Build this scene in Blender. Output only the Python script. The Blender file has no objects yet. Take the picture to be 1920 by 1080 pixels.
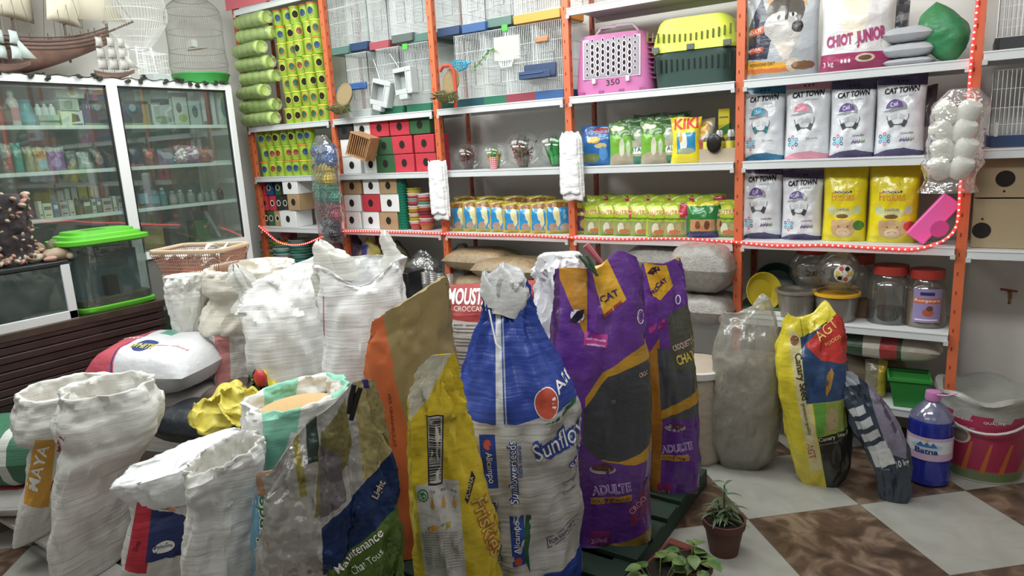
import bpy, math, random
import numpy as np
from mathutils import Vector, Matrix, noise
from mathutils.bvhtree import BVHTree
random.seed(7)
PI = math.pi
S = bpy.context.scene
COL = S.collection

# ------------------------------------------------------------------ camera
YAW, PITCH, ROLL, F, H = 0.58807, -0.2042, -0.05362, 1279.57, 1.63985
def cam_axes():
    cy, sy = math.cos(YAW), math.sin(YAW)
    f = np.array([-sy, cy, 0.]); r = np.array([cy, sy, 0.]); u = np.array([0, 0, 1.])
    cp, sp = math.cos(PITCH), math.sin(PITCH)
    f2 = f*cp+u*sp; u2 = u*cp-f*sp
    cr, sr = math.cos(ROLL), math.sin(ROLL)
    return r*cr+u2*sr, u2*cr-r*sr, f2
CR, CU, CF = cam_axes()
cd = bpy.data.cameras.new('camera'); cam = bpy.data.objects.new('camera', cd); COL.objects.link(cam)
cam.matrix_world = Matrix(((CR[0], CU[0], -CF[0], 0), (CR[1], CU[1], -CF[1], 0), (CR[2], CU[2], -CF[2], H), (0, 0, 0, 1)))
cd.sensor_width = 36; cd.lens = F/1920*36; cd.clip_start = .05
S.camera = cam

# ------------------------------------------------------------------ light and exposure
S.view_settings.view_transform = 'Standard'; S.view_settings.look = 'None'
S.view_settings.gamma = 1; S.view_settings.use_curve_mapping = False
S.view_settings.exposure = 0.14
w = bpy.data.worlds.new('world'); S.world = w; w.use_nodes = True
w.node_tree.nodes['Background'].inputs[0].default_value = (.85, .95, 1, 1)
w.node_tree.nodes['Background'].inputs[1].default_value = .25
def area(loc, size, power, col=(1, 1, .97), rot=(0, 0, 0)):
    l = bpy.data.lights.new('ceiling_or_fill_light', 'AREA'); l.shape = 'RECTANGLE'; l.size, l.size_y = size
    l.energy = power; l.color = col
    o = bpy.data.objects.new('ceiling_or_fill_light', l); COL.objects.link(o); o.location = loc; o.rotation_euler = rot
    return o
area((-3.6, 2.7, 3.2), (1.6, 1.0), 40, (.96, 1, .97))
area((-1.7, 2.9, 3.2), (1.6, .7), 30, (.96, 1, .97))
area((-3.7, .6, 3.2), (1.6, 1.0), 26, (.96, 1, .97))
area((.6, 2.9, 3.2), (1.4, .5), 6, (1, .98, .95))
area((-2.2, -1.2, 3.2), (3.0, 1.4), 15, (.98, 1, .98))  # unseen fill light added left of the camera, brightens shelf interiors and left sacks
area((-3.0, 1.25, 3.05), (1.8, .35), 35, (.97, 1, .98), (math.radians(58), 0, 0))  # added light, tilted at the rack to brighten the wall behind the shelves
area((-.6, 1.25, 3.05), (1.8, .35), 33, (.98, 1, .98), (math.radians(58), 0, 0))  # second added light tilted at the rack, for its right half
area((1.2, -1.0, 3.2), (2.0, 1.4), 5, (1, .98, .95))  # weak unseen fill light added behind the camera on the right

# ------------------------------------------------------------------ where things stand
def proj(X, Y, Z):
    d = np.array([X, Y, Z-H]); z = d@CF
    return 960+F*(d@CR)/z, 540-F*(d@CU)/z
def ray(px, py):
    return (px-960)/F*CR+(540-py)/F*CU+CF
def atY(px, py, Y):
    d = ray(px, py); return d*(Y/d[1])+np.array([0, 0, H])
def atX(px, py, X):
    d = ray(px, py); return d*(X/d[0])+np.array([0, 0, H])
def atZ(px, py, Z):
    d = ray(px, py); return d*((Z-H)/d[2])+np.array([0, 0, H])
def SX(px, z, Y=3.68):
    py = 300
    for _ in range(8):
        p = atY(px, py, Y); py = proj(p[0], Y, z)[1]
    return float(atY(px, py, Y)[0])
def SY(px, z, X=-4.75):
    py = 300
    for _ in range(8):
        p = atX(px, py, X); py = proj(X, p[1], z)[1]
    return float(atX(px, py, X)[1])
def SZ(py, X, Y):
    a, b = -1., 4.
    for _ in range(30):
        m = (a+b)/2
        if proj(X, Y, m)[1] > py: a = m
        else: b = m
    return (a+b)/2
def stand(px, wdepth):
    r = np.array([math.cos(YAW), math.sin(YAW)]); f = np.array([-math.sin(YAW), math.cos(YAW)])
    p = f*wdepth+r*((px-960)/F*wdepth)
    return float(p[0]), float(p[1])

# ------------------------------------------------------------------ materials
def lin(h):
    if not isinstance(h, str): return (*h[:3], 1)
    v = [int(h[i:i+2], 16)/255 for i in (0, 2, 4)]
    g = sum(v)/3; v = [g+(c-g)*.88 for c in v]
    return tuple([c/12.92 if c <= .04045 else ((c+.055)/1.055)**2.4 for c in v])+(1,)
MATS = {}
def nodes(name):
    m = bpy.data.materials.new(name); m.use_nodes = True
    nt = m.node_tree; b = nt.nodes['Principled BSDF']
    return m, nt, b
def addbump(nt, b, scale, strength, kind='noise', stretch=(1, 1, 1), dist=.01):
    tc = nt.nodes.new('ShaderNodeTexCoord'); mp = nt.nodes.new('ShaderNodeMapping')
    mp.inputs['Scale'].default_value = [scale*s for s in stretch]
    nt.links.new(tc.outputs['Object'], mp.inputs[0])
    if kind == 'voronoi':
        t = nt.nodes.new('ShaderNodeTexVoronoi'); t.inputs['Scale'].default_value = 1; out = t.outputs['Distance']
    else:
        t = nt.nodes.new('ShaderNodeTexNoise'); t.inputs['Scale'].default_value = 1; t.inputs['Detail'].default_value = 3; out = t.outputs[0]
    nt.links.new(mp.outputs[0], t.inputs['Vector'])
    bp = nt.nodes.new('ShaderNodeBump'); bp.inputs['Strength'].default_value = strength; bp.inputs['Distance'].default_value = dist
    nt.links.new(out, bp.inputs['Height'])
    old = b.inputs['Normal'].links
    if old: nt.links.new(old[0].from_socket, bp.inputs['Normal'])
    nt.links.new(bp.outputs[0], b.inputs['Normal'])
    return out
def mat(name, col='808080', rough=.5, metal=0, bump=None, emit=0, trans=0, var=None, spec=None, sheen=0):
    if name in MATS: return MATS[name]
    m, nt, b = nodes(name); MATS[name] = m
    b.inputs['Base Color'].default_value = lin(col); b.inputs['Roughness'].default_value = rough
    b.inputs['Metallic'].default_value = metal
    if spec is not None: b.inputs['Specular IOR Level'].default_value = spec
    if trans: b.inputs['Transmission Weight'].default_value = trans
    if emit:
        b.inputs['Emission Color'].default_value = lin(col); b.inputs['Emission Strength'].default_value = emit
    if bump:
        for q in (bump if isinstance(bump, list) else [bump]): addbump(nt, b, *q)
    if var:   # (second colour, scale[, contrast])
        tc = nt.nodes.new('ShaderNodeTexCoord'); t = nt.nodes.new('ShaderNodeTexNoise')
        t.inputs['Scale'].default_value = var[1]; t.inputs['Detail'].default_value = 5
        nt.links.new(tc.outputs['Object'], t.inputs['Vector'])
        r = nt.nodes.new('ShaderNodeValToRGB'); r.color_ramp.elements[0].color = lin(col); r.color_ramp.elements[1].color = lin(var[0])
        k = var[2] if len(var) > 2 else .2
        r.color_ramp.elements[0].position = .5-k; r.color_ramp.elements[1].position = .5+k
        nt.links.new(t.outputs[0], r.inputs[0]); nt.links.new(r.outputs[0], b.inputs['Base Color'])
    return m
def clear(name, tint='ffffff', gloss=.12, rough=.05, haze=0., hazecol='d8dcdc', bump=None):
    """thin clear plastic or glass: mostly see-through, with reflection and some haze"""
    if name in MATS: return MATS[name]
    m, nt, b = nodes(name); MATS[name] = m
    out = nt.nodes['Material Output']
    tr = nt.nodes.new('ShaderNodeBsdfTransparent'); tr.inputs[0].default_value = lin(tint)
    b.inputs['Base Color'].default_value = lin(hazecol); b.inputs['Roughness'].default_value = .5
    g = nt.nodes.new('ShaderNodeBsdfGlossy'); g.inputs['Roughness'].default_value = rough; g.inputs[0].default_value = (1, 1, 1, 1)
    m1 = nt.nodes.new('ShaderNodeMixShader'); m1.inputs[0].default_value = haze
    nt.links.new(tr.outputs[0], m1.inputs[1]); nt.links.new(b.outputs[0], m1.inputs[2])
    lw = nt.nodes.new('ShaderNodeLayerWeight'); lw.inputs[0].default_value = .35
    mr = nt.nodes.new('ShaderNodeMapRange'); mr.inputs[3].default_value = gloss*.5; mr.inputs[4].default_value = min(1, gloss*3)
    nt.links.new(lw.outputs['Fresnel'], mr.inputs[0])
    m2 = nt.nodes.new('ShaderNodeMixShader')
    nt.links.new(mr.outputs[0], m2.inputs[0]); nt.links.new(m1.outputs[0], m2.inputs[1]); nt.links.new(g.outputs[0], m2.inputs[2])
    nt.links.new(m2.outputs[0], out.inputs[0])
    if bump:
        tc = nt.nodes.new('ShaderNodeTexCoord'); t = nt.nodes.new('ShaderNodeTexNoise'); t.inputs['Scale'].default_value = bump[0]
        nt.links.new(tc.outputs['Object'], t.inputs['Vector'])
        bp = nt.nodes.new('ShaderNodeBump'); bp.inputs['Strength'].default_value = bump[1]; bp.inputs['Distance'].default_value = .02
        nt.links.new(t.outputs[0], bp.inputs['Height'])
        for q in (g, b, lw): nt.links.new(bp.outputs[0], q.inputs['Normal'])
    return m
def art(name, base, regs, rough=.4, metal=0, bump=None, wob=0., sheer=0):
    """printed surface: regs = ('p', convex polygon, colour) or ('e', cx, cy, rx, ry, colour), in the UV units of the thing"""
    m, nt, b = nodes(name)
    N, L = nt.nodes.new, nt.links.new
    uv = N('ShaderNodeUVMap'); src = uv.outputs[0]
    if wob:
        t = N('ShaderNodeTexNoise'); t.inputs['Scale'].default_value = 9/max(wob, .02)*.05; t.noise_dimensions = '3D'
        L(src, t.inputs['Vector'])
        a = N('ShaderNodeVectorMath'); a.operation = 'MULTIPLY_ADD'; a.inputs[1].default_value = (wob, wob, 0)
        L(t.outputs['Color'], a.inputs[0]); L(src, a.inputs[2]); 
        s2 = N('ShaderNodeVectorMath'); s2.operation = 'SUBTRACT'; s2.inputs[1].default_value = (wob/2, wob/2, 0)
        L(a.outputs[0], s2.inputs[0]); src = s2.outputs[0]
    prev = None; bc = lin(base)
    for r in regs:
        if r[0] == 'e':
            s = N('ShaderNodeVectorMath'); s.operation = 'SUBTRACT'; s.inputs[1].default_value = (r[1], r[2], 0); L(src, s.inputs[0])
            d = N('ShaderNodeVectorMath'); d.operation = 'DIVIDE'; d.inputs[1].default_value = (r[3], r[4], 1); L(s.outputs[0], d.inputs[0])
            ln = N('ShaderNodeVectorMath'); ln.operation = 'LENGTH'; L(d.outputs[0], ln.inputs[0])
            k = N('ShaderNodeMath'); k.operation = 'LESS_THAN'; k.inputs[1].default_value = 1; L(ln.outputs['Value'], k.inputs[0])
            mask = k.outputs[0]; colr = r[5]
        else:
            P = list(r[1]); colr = r[2]
            ar = sum(P[i][0]*P[(i+1) % len(P)][1]-P[(i+1) % len(P)][0]*P[i][1] for i in range(len(P)))
            if ar < 0: P.reverse()
            mask = None
            for i in range(len(P)):
                (x0, y0), (x1, y1) = P[i], P[(i+1) % len(P)]
                d = N('ShaderNodeVectorMath'); d.operation = 'DOT_PRODUCT'; d.inputs[1].default_value = (-(y1-y0), x1-x0, 0); L(src, d.inputs[0])
                k = N('ShaderNodeMath'); k.operation = 'GREATER_THAN'; k.inputs[1].default_value = -(y1-y0)*x0+(x1-x0)*y0
                L(d.outputs['Value'], k.inputs[0])
                if mask is None: mask = k.outputs[0]
                else:
                    q = N('ShaderNodeMath'); q.operation = 'MULTIPLY'; L(mask, q.inputs[0]); L(k.outputs[0], q.inputs[1]); mask = q.outputs[0]
        mx = N('ShaderNodeMix'); mx.data_type = 'RGBA'; L(mask, mx.inputs[0])
        if prev is None: mx.inputs[6].default_value = bc
        else: L(prev, mx.inputs[6])
        mx.inputs[7].default_value = lin(colr); prev = mx.outputs[2]
    if prev is None: b.inputs['Base Color'].default_value = bc
    else: L(prev, b.inputs['Base Color'])
    b.inputs['Roughness'].default_value = rough; b.inputs['Metallic'].default_value = metal
    if sheer: b.inputs['Coat Weight'].default_value = sheer; b.inputs['Coat Roughness'].default_value = .15
    if bump:
        for q in (bump if isinstance(bump, list) else [bump]): addbump(nt, b, *q)
    return m

WOVEN = [(260, .25, 'noise', (1, 1, 1), .002), (13, .55, 'noise', (.35, .35, 4.5), .008)]
CREASE = [(14, .5, 'noise', (1, 1, 1.6), .012), (45, .25, 'noise', (1, 1, 1), .006)]

# ------------------------------------------------------------------ mesh building
GL = {}
def glyphs(txt, off=0.):
    k = (txt, off)
    if k in GL: return GL[k]
    c = bpy.data.curves.new('t', 'FONT'); c.body = txt; c.size = 1; c.offset = off; c.resolution_u = 3
    o = bpy.data.objects.new('t', c); COL.objects.link(o)
    bpy.context.view_layer.update()
    me = o.evaluated_get(bpy.context.evaluated_depsgraph_get()).to_mesh()
    me.calc_loop_triangles()
    V = [(v.co.x, v.co.y) for v in me.vertices]; T = [tuple(t.vertices) for t in me.loop_triangles]
    bpy.data.objects.remove(o); bpy.data.curves.remove(c)
    GL[k] = (V, T); return V, T
def refine(V, T, L):
    V = list(V); T = list(T)
    for _ in range(9):
        out = []; mids = {}; ch = False
        for t in T:
            e = [(math.dist(V[t[i]], V[t[(i+1) % 3]]), i) for i in range(3)]; m, i = max(e)
            if m > L:
                ch = True; a, b2, c2 = t[i], t[(i+1) % 3], t[(i+2) % 3]; key = (min(a, b2), max(a, b2))
                if key not in mids:
                    mids[key] = len(V); V.append(((V[a][0]+V[b2][0])/2, (V[a][1]+V[b2][1])/2))
                q = mids[key]; out += [(a, q, c2), (q, b2, c2)]
            else: out.append(t)
        T = out
        if not ch: break
    return V, T
class MB:
    def __init__(s): s.v = []; s.f = []; s.m = []; s.sm = []; s.uv = []; s.mats = []; s.tree = None
    def mi(s, m):
        if m not in s.mats: s.mats.append(m)
        return s.mats.index(m)
    def V(s, p, uv=(0, 0)):
        s.v.append((float(p[0]), float(p[1]), float(p[2]))); s.uv.append(uv); return len(s.v)-1
    def Fc(s, idx, m, sm=True): s.f.append(tuple(idx)); s.m.append(s.mi(m)); s.sm.append(sm)
    def box(s, c, d, m, rz=0, M=None, taper=1):
        x, y, z = d[0]/2, d[1]/2, d[2]/2
        R = Matrix.Rotation(rz, 4, 'Z') if M is None else M
        I = []
        for sx, sy, sz in ((-1, -1, -1), (1, -1, -1), (1, 1, -1), (-1, 1, -1), (-1, -1, 1), (1, -1, 1), (1, 1, 1), (-1, 1, 1)):
            k = taper if sz > 0 else 1
            q = R@Vector((sx*x*k, sy*y*k, sz*z)); I.append(s.V((q.x+c[0], q.y+c[1], q.z+c[2]), (sx*.5+.5, sz*.5+.5)))
        for q in ((0, 3, 2, 1), (4, 5, 6, 7), (0, 1, 5, 4), (1, 2, 6, 5), (2, 3, 7, 6), (3, 0, 4, 7)):
            s.Fc([I[i] for i in q], m, False)
        return s
    def tube(s, pts, r, m, seg=6, closed=False, cap=True, rz=None):
        pts = [Vector(p) for p in pts]; n = len(pts); rings = []
        up = None
        for i, p in enumerate(pts):
            a = pts[i-1] if (i > 0 or closed) else p; b = pts[(i+1) % n] if (i < n-1 or closed) else p
            t = (b-a).normalized()
            if up is None: up = Vector((0, 0, 1)) if abs(t.z) < .9 else Vector((1, 0, 0))
            e1 = t.cross(up).normalized(); e2 = t.cross(e1).normalized(); up = -e2 if False else up
            if abs(t.dot(up)) > .95: up = Vector((1, 0, 0)) if abs(t.x) < .9 else Vector((0, 1, 0))
            rr = r[i] if isinstance(r, (list, tuple)) else r
            rings.append([s.V(p+e1*(rr*math.cos(k*2*PI/seg))+e2*(rr*math.sin(k*2*PI/seg))) for k in range(seg)])
        for i in range(n if closed else n-1):
            A, Bq = rings[i], rings[(i+1) % n]
            for k in range(seg): s.Fc((A[k], A[(k+1) % seg], Bq[(k+1) % seg], Bq[k]), m, seg > 4)
        if cap and not closed: s.Fc(rings[0][::-1], m, False); s.Fc(rings[-1], m, False)
        return s
    def lathe(s, prof, m, seg=24, c=(0, 0, 0), M=None, sx=1, sy=1, nz=0):
        rings = []
        for r, z in prof:
            R = []
            for k in range(seg):
                a = 2*PI*k/seg; q = Vector((r*math.cos(a)*sx, r*math.sin(a)*sy, z))
                if M is not None: q = M@q
                R.append(s.V((q.x+c[0], q.y+c[1], q.z+c[2]), (k/seg, z)))
            rings.append(R)
        for A, Bq in zip(rings, rings[1:]):
            for k in range(seg): s.Fc((A[k], A[(k+1) % seg], Bq[(k+1) % seg], Bq[k]), m)
        if prof[0][0] > 1e-5: s.Fc(rings[0][::-1], m, False)
        if prof[-1][0] > 1e-5 and nz == 0: s.Fc(rings[-1], m, False)
        return s
    def ball(s, c, r, m, seg=12, sc=(1, 1, 1), M=None):
        n = seg//2
        s.lathe([(max(1e-6, r*math.sin(PI*i/n)), -r*math.cos(PI*i/n)*sc[2]) for i in range(n+1)], m, seg, c, M, sc[0], sc[1]); return s
    def grid(s, P, m, cu=False):   # P[i][j] points (with optional uv)
        I = [[s.V(q[:3], q[3] if len(q) > 3 else (0, 0)) for q in row] for row in P]
        for i in range(len(I)-1):
            n = len(I[i])
            for j in range(n if cu else n-1): s.Fc((I[i][j], I[i][(j+1) % n], I[i+1][(j+1) % n], I[i+1][j]), m)
        return I
    def disc(s, c, rx, rz, m, seg=20, n=(0, -1, 0), ring=0, thick=0):
        """flat oval facing n (horizontal) ; with ring>0 a flat ring"""
        n = Vector(n).normalized(); e1 = Vector((0, 0, 1)).cross(n)
        if e1.length < .1: e1 = Vector((1, 0, 0))
        e1.normalize(); e2 = n.cross(e1)
        if abs(n.z) < .9: e2 = Vector((0, 0, 1)) if abs(n.z) < .01 else e2
        P = [Vector(c)+e1*(rx*math.cos(2*PI*k/seg))+e2*(rz*math.sin(2*PI*k/seg)) for k in range(seg)]
        I = [s.V(p) for p in P]
        if ring:
            J = [s.V(Vector(c)+e1*((rx-ring)*math.cos(2*PI*k/seg))+e2*((rz-ring)*math.sin(2*PI*k/seg))) for k in range(seg)]
            for k in range(seg): s.Fc((I[k], I[(k+1) % seg], J[(k+1) % seg], J[k]), m, False)
        else: s.Fc(I, m, False)
        return s
    def freeze(s):
        s.tree = BVHTree.FromPolygons(s.v, s.f); return s
    def stick(s, V2, T, m, off=.0014, L=.03):
        """print flat shapes (local x,z) on to the front of the body"""
        V2, T = refine(V2, T, L)
        idx = {}
        for i, (x, z) in enumerate(V2):
            h = s.tree.ray_cast(Vector((x, -6, z)), Vector((0, 1, 0)))
            if h[0] is None: continue
            n = h[1]
            if n.y > 0: n = -n
            if n.y > -.12: continue
            idx[i] = h[0]+n*off
        ids = {i: s.V(p, (V2[i][0], V2[i][1])) for i, p in idx.items()}
        for t in T:
            if all(k in ids for k in t): s.Fc([ids[k] for k in t], m, True)
    def text(s, txt, A, Bq, m, f=lambda u, v: (u, v), ratio=None, bold=.0, off=.0022, L=.012, slant=0):
        """text whose baseline runs from A to B in the coordinates of f; ratio = cap height / length"""
        V, T = glyphs(txt, bold)
        x0 = min(p[0] for p in V); x1 = max(p[0] for p in V); w = x1-x0
        dx, dy = Bq[0]-A[0], Bq[1]-A[1]
        k = 1/w if ratio is None else ratio/.72
        fl = -1 if f(0, 0)[1] > f(0, 1)[1] else 1     # pixel frames run downwards
        out = []
        for x, y in V:
            a = (x-x0)/w; b = y*k; a += slant*b
            out.append(f(A[0]+dx*a-dy*b*fl, A[1]+dy*a+dx*b*fl))
        s.stick(out, T, m, off, L)
    def poly(s, pts, m, f=lambda u, v: (u, v), off=.0011, L=.02):
        P = [f(*p) for p in pts]; cx = sum(p[0] for p in P)/len(P); cy = sum(p[1] for p in P)/len(P)
        V = P+[(cx, cy)]; n = len(P)
        s.stick(V, [(i, (i+1) % n, n) for i in range(n)], m, off, L)
    def oval(s, cx, cy, rx, ry, m, f=lambda u, v: (u, v), off=.0011, seg=20, ring=0, L=.02, a0=0, a1=2*PI):
        V = []; T = []
        if ring:
            for k in range(seg+1):
                a = a0+(a1-a0)*k/seg
                V += [f(cx+rx*math.cos(a), cy+ry*math.sin(a)), f(cx+(rx-ring)*math.cos(a), cy+(ry-ring)*math.sin(a))]
            for k in range(seg): T += [(2*k, 2*k+2, 2*k+1), (2*k+1, 2*k+2, 2*k+3)]
            s.stick(V, T, m, off, L)
        else: s.poly([(cx+rx*math.cos(a0+(a1-a0)*k/seg), cy+ry*math.sin(a0+(a1-a0)*k/seg)) for k in range(seg)], m, f, off, L)
    def build(s, name, parent=None, loc=(0, 0, 0), rot=(0, 0, 0), bev=0, sharp=.7, solid=0, sub=0):
        me = bpy.data.meshes.new(name); me.from_pydata(s.v, [], s.f)
        for m in s.mats: me.materials.append(m)
        me.polygons.foreach_set('material_index', s.m); me.polygons.foreach_set('use_smooth', s.sm)
        if any(u != (0, 0) for u in s.uv):
            ul = me.uv_layers.new(name='UVMap'); li = np.empty(len(me.loops), dtype=np.int32); me.loops.foreach_get('vertex_index', li)
            ul.data.foreach_set('uv', np.array(s.uv, dtype=np.float32)[li].ravel())
        me.update()
        if sharp: me.set_sharp_from_angle(angle=sharp)
        o = bpy.data.objects.new(name, me); COL.objects.link(o)
        if parent is not None: o.parent = parent
        o.location = loc; o.rotation_euler = rot
        if solid: q = o.modifiers.new('s', 'SOLIDIFY'); q.thickness = solid
        if bev: q = o.modifiers.new('b', 'BEVEL'); q.width = bev; q.segments = 2; q.limit_method = 'ANGLE'
        if sub: q = o.modifiers.new('u', 'SUBSURF'); q.levels = sub; q.render_levels = sub
        return o
def tag(o, label, cat, group=None):
    o['label'] = label; o['category'] = cat
    if group: o['group'] = group
    return o
def thing(name, label, cat, loc=(0, 0, 0), rz=0, group=None):
    o = bpy.data.objects.new(name, None); COL.objects.link(o); o.location = loc; o.rotation_euler = (0, 0, rz); o.empty_display_size = .1
    return tag(o, label, cat, group)
def struct(o): o['kind'] = 'structure'; return o
def dup(root, loc, rz=None, label=None, group=None, scale=None):
    r = root.copy(); COL.objects.link(r); r.location = loc
    if rz is not None: r.rotation_euler = (0, 0, rz)
    if label: r['label'] = label
    if group: r['group'] = group
    if scale: r.scale = scale
    for ch in list(root.children):
        c = ch.copy(); COL.objects.link(c); c.parent = r
        for g in ch.children:
            d = g.copy(); COL.objects.link(d); d.parent = c
    return r
ORD = ['first', 'second', 'third', 'fourth', 'fifth', 'sixth', 'seventh', 'eighth', 'ninth', 'tenth', 'eleventh', 'twelfth']
def crom(P, n):
    """Catmull-Rom through tuples P, n steps per span"""
    out = []
    for i in range(len(P)-1):
        p0, p1, p2, p3 = P[max(i-1, 0)], P[i], P[i+1], P[min(i+2, len(P)-1)]
        for k in range(n):
            t = k/n
            out.append(tuple(.5*(2*b+(c-a)*t+(2*a-5*b+4*c-d)*t*t+(3*b-a-3*c+d)*t**3) for a, b, c, d in zip(p0, p1, p2, p3)))
    out.append(tuple(P[-1])); return out
def fbm(x, y, z): return noise.fractal(Vector((x, y, z)), .8, 2.1, 4)

# ------------------------------------------------------------------ the shop room
D = 3.68151; X0 = -4.98876; ZS = {'bot': .276, 'low': .676, 'led': 1.0864, 's2': 1.5006, 's3': 1.9064}
wallm = mat('wall_plaster', 'e4e1dc', .8, var=('d6d3ce', 2.2, .35), bump=(30, .15, 'noise', (1, 1, 1), .004))
def floor_mat():
    m, nt, b = nodes('checkered_floor_tiles'); N, L = nt.nodes.new, nt.links.new
    tc = N('ShaderNodeTexCoord'); mp = N('ShaderNodeMapping'); mp.vector_type = 'TEXTURE'
    mp.inputs['Location'].default_value = (-.685, 2.78, 0); mp.inputs['Rotation'].default_value = (0, 0, math.radians(41.4)); mp.inputs['Scale'].default_value = (.525, .525, 1)
    L(tc.outputs['Object'], mp.inputs[0])
    sep = N('ShaderNodeSeparateXYZ'); L(mp.outputs[0], sep.inputs[0])
    def mth(op, a, bb=None):
        k = N('ShaderNodeMath'); k.operation = op
        for i, q in enumerate((a, bb)):
            if q is None: continue
            if isinstance(q, (int, float)): k.inputs[i].default_value = q
            else: L(q, k.inputs[i])
        return k.outputs[0]
    fx, fy = mth('FLOOR', sep.outputs[0]), mth('FLOOR', sep.outputs[1])
    par = mth('ABSOLUTE', mth('MODULO', mth('ADD', fx, fy), 2))
    n1 = N('ShaderNodeTexNoise'); n1.inputs['Scale'].default_value = 7; n1.inputs['Detail'].default_value = 8; n1.inputs['Distortion'].default_value = 1.2
    L(tc.outputs['Object'], n1.inputs['Vector'])
    br = N('ShaderNodeValToRGB'); e = br.color_ramp.elements
    e[0].color = lin('3e2f25'); e[0].position = .32; e[1].color = lin('8a7460'); e[1].position = .66
    q = br.color_ramp.elements.new(.5); q.color = lin('5f4a3a'); L(n1.outputs[0], br.inputs[0])
    wr = N('ShaderNodeValToRGB'); wr.color_ramp.elements[0].color = lin('96958d'); wr.color_ramp.elements[1].color = lin('acaca4')
    wr.color_ramp.elements[0].position = .35; L(n1.outputs[0], wr.inputs[0])
    mx = N('ShaderNodeMix'); mx.data_type = 'RGBA'; L(par, mx.inputs[0]); L(wr.outputs[0], mx.inputs[6]); L(br.outputs[0], mx.inputs[7])
    g = mth('MINIMUM', mth('PINGPONG', sep.outputs[0], .5), mth('PINGPONG', sep.outputs[1], .5))
    # grout joint
    gl = mth('LESS_THAN', mth('MINIMUM', mth('PINGPONG', sep.outputs[0], 1), 9), 2)
    fr = mth('MINIMUM', mth('ABSOLUTE', mth('SUBTRACT', sep.outputs[0], mth('ROUND', sep.outputs[0]))), mth('ABSOLUTE', mth('SUBTRACT', sep.outputs[1], mth('ROUND', sep.outputs[1]))))
    j = mth('LESS_THAN', fr, .0035)
    m2 = N('ShaderNodeMix'); m2.data_type = 'RGBA'; L(j, m2.inputs[0]); L(mx.outputs[2], m2.inputs[6]); m2.inputs[7].default_value = lin('57504a')
    L(m2.outputs[2], b.inputs['Base Color']); b.inputs['Roughness'].default_value = .32
    return m
def slab(name, lo, hi, m, **k):
    o = MB().box([(a+b)/2 for a, b in zip(lo, hi)], [b-a for a, b in zip(lo, hi)], m).build(name, **k); return struct(o)
slab('floor', (-5.5, -2.6, -.1), (3.2, 4.3, 0), floor_mat())
slab('wall_back', (-5.5, 4.12, 0), (3.2, 4.3, 3.3), wallm)
slab('wall_left', (-5.5, -2.6, 0), (-5.32, 4.12, 3.3), wallm)
slab('wall_right', (3.0, -2.6, 0), (3.2, 4.12, 3.3), wallm)
slab('wall_front', (-5.32, -2.6, 0), (3.0, -2.45, 3.3), mat('front_wall', 'c4c2be', .8))
slab('ceiling', (-5.5, -2.6, 3.3), (3.2, 4.3, 3.4), mat('ceiling_paint', 'd8d8d6', .9))

# ------------------------------------------------------------------ orange and white slotted rack
orange = mat('orange_enamel', 'd8683c', .45, bump=(60, .1, 'noise', (1, 1, 1), .002), var=('c95a30', 6, .3))
redor = mat('dark_orange_enamel', 'b35a40', .5)
slot = mat('slot_shadow', '7c3a24', .9)
whitem = mat('white_enamel', 'd3d7d9', .4, var=('c3c8ca', 3, .3))
greym = mat('grey_plastic', 'b8bbbb', .5)
rack = thing('shelving_rack', 'long orange and white slotted steel rack filling the back wall', 'shelving', (0, 0, 0))
def post(X, Y, z1, m, front=True):
    b = MB(); wv = .042 if front else .036
    b.box((X, Y, z1/2), (wv, .003, z1), m)
    sgn = 1 if front else -1
    b.box((X+wv/2-.0015, Y+sgn*.019, z1/2), (.003, .036, z1), m)
    z = .06
    while z < z1:
        b.box((X-.006, Y-.0019, z), (.006, .001, .018), slot); b.box((X+wv/2+.0004, Y+sgn*.02, z+.025), (.001, .008, .026), slot)
        z += .09
    return b.build('post', rack, sharp=None)
tops = [2.95, 3.1, 3.1, 3.1, 3.1, 3.1]
for i in range(6):
    post(X0+i, D, tops[i], orange); post(X0+i, 4.03, tops[i], redor, False)
post(X0+6, D, 3.1, orange); post(X0+6, 4.03, 3.1, redor, False)
bays = {0: [(2.8156, 'w'), (1.9064, 'w'), (1.5006, 'w'), (1.0864, 'w'), (.62, 'w'), (.2, 'w')],
        1: [(1.9064, 'w'), (1.5006, 'w'), (1.0864, 'w'), (.62, 'w'), (.2, 'w')],
        2: [(1.9064, 'w'), (1.5006, 'w'), (1.0864, 'w'), (.62, 'w'), (.2, 'w')],
        3: [(2.395, 'w'), (1.9064, 'w'), (1.5006, 'w'), (1.0864, 'w'), (.62, 'w'), (.2, 'w')],
        4: [(1.9064, 'w'), (1.5006, 'w'), (1.0864, 'w'), (.676, 'w'), (.276, 'w')],
        5: [(1.93, 'w'), (1.52, 'w'), (1.075, 'w')]}
for i, L in bays.items():
    for z, _ in L:
        b = MB()
        b.box((X0+i+.5, D+.165, z-.004), (.956, .375, .008), whitem)
        b.box((X0+i+.5, D-.018, z-.021), (.953, .004, .041), whitem)
        b.box((X0+i+.5, D+.35, z-.02), (.956, .004, .04), whitem)
        b.box((X0+i+.5, D-.01, z-.04), (.953, .014, .003), whitem)
        b.build('shelf', rack, sharp=None, bev=.0015)
        for s in (.03, .97):
            q = MB(); q.box((X0+i+s, D-.0225, z-.045), (.02, .006, .022), greym); q.build('shelf_clip', rack)
pk = MB(); pk.box((X0+.46, D-.03, 2.865), (1.02, .006, .085), mat('pink_card', 'd0606c', .5)); pk.build('header_strip', rack)

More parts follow.
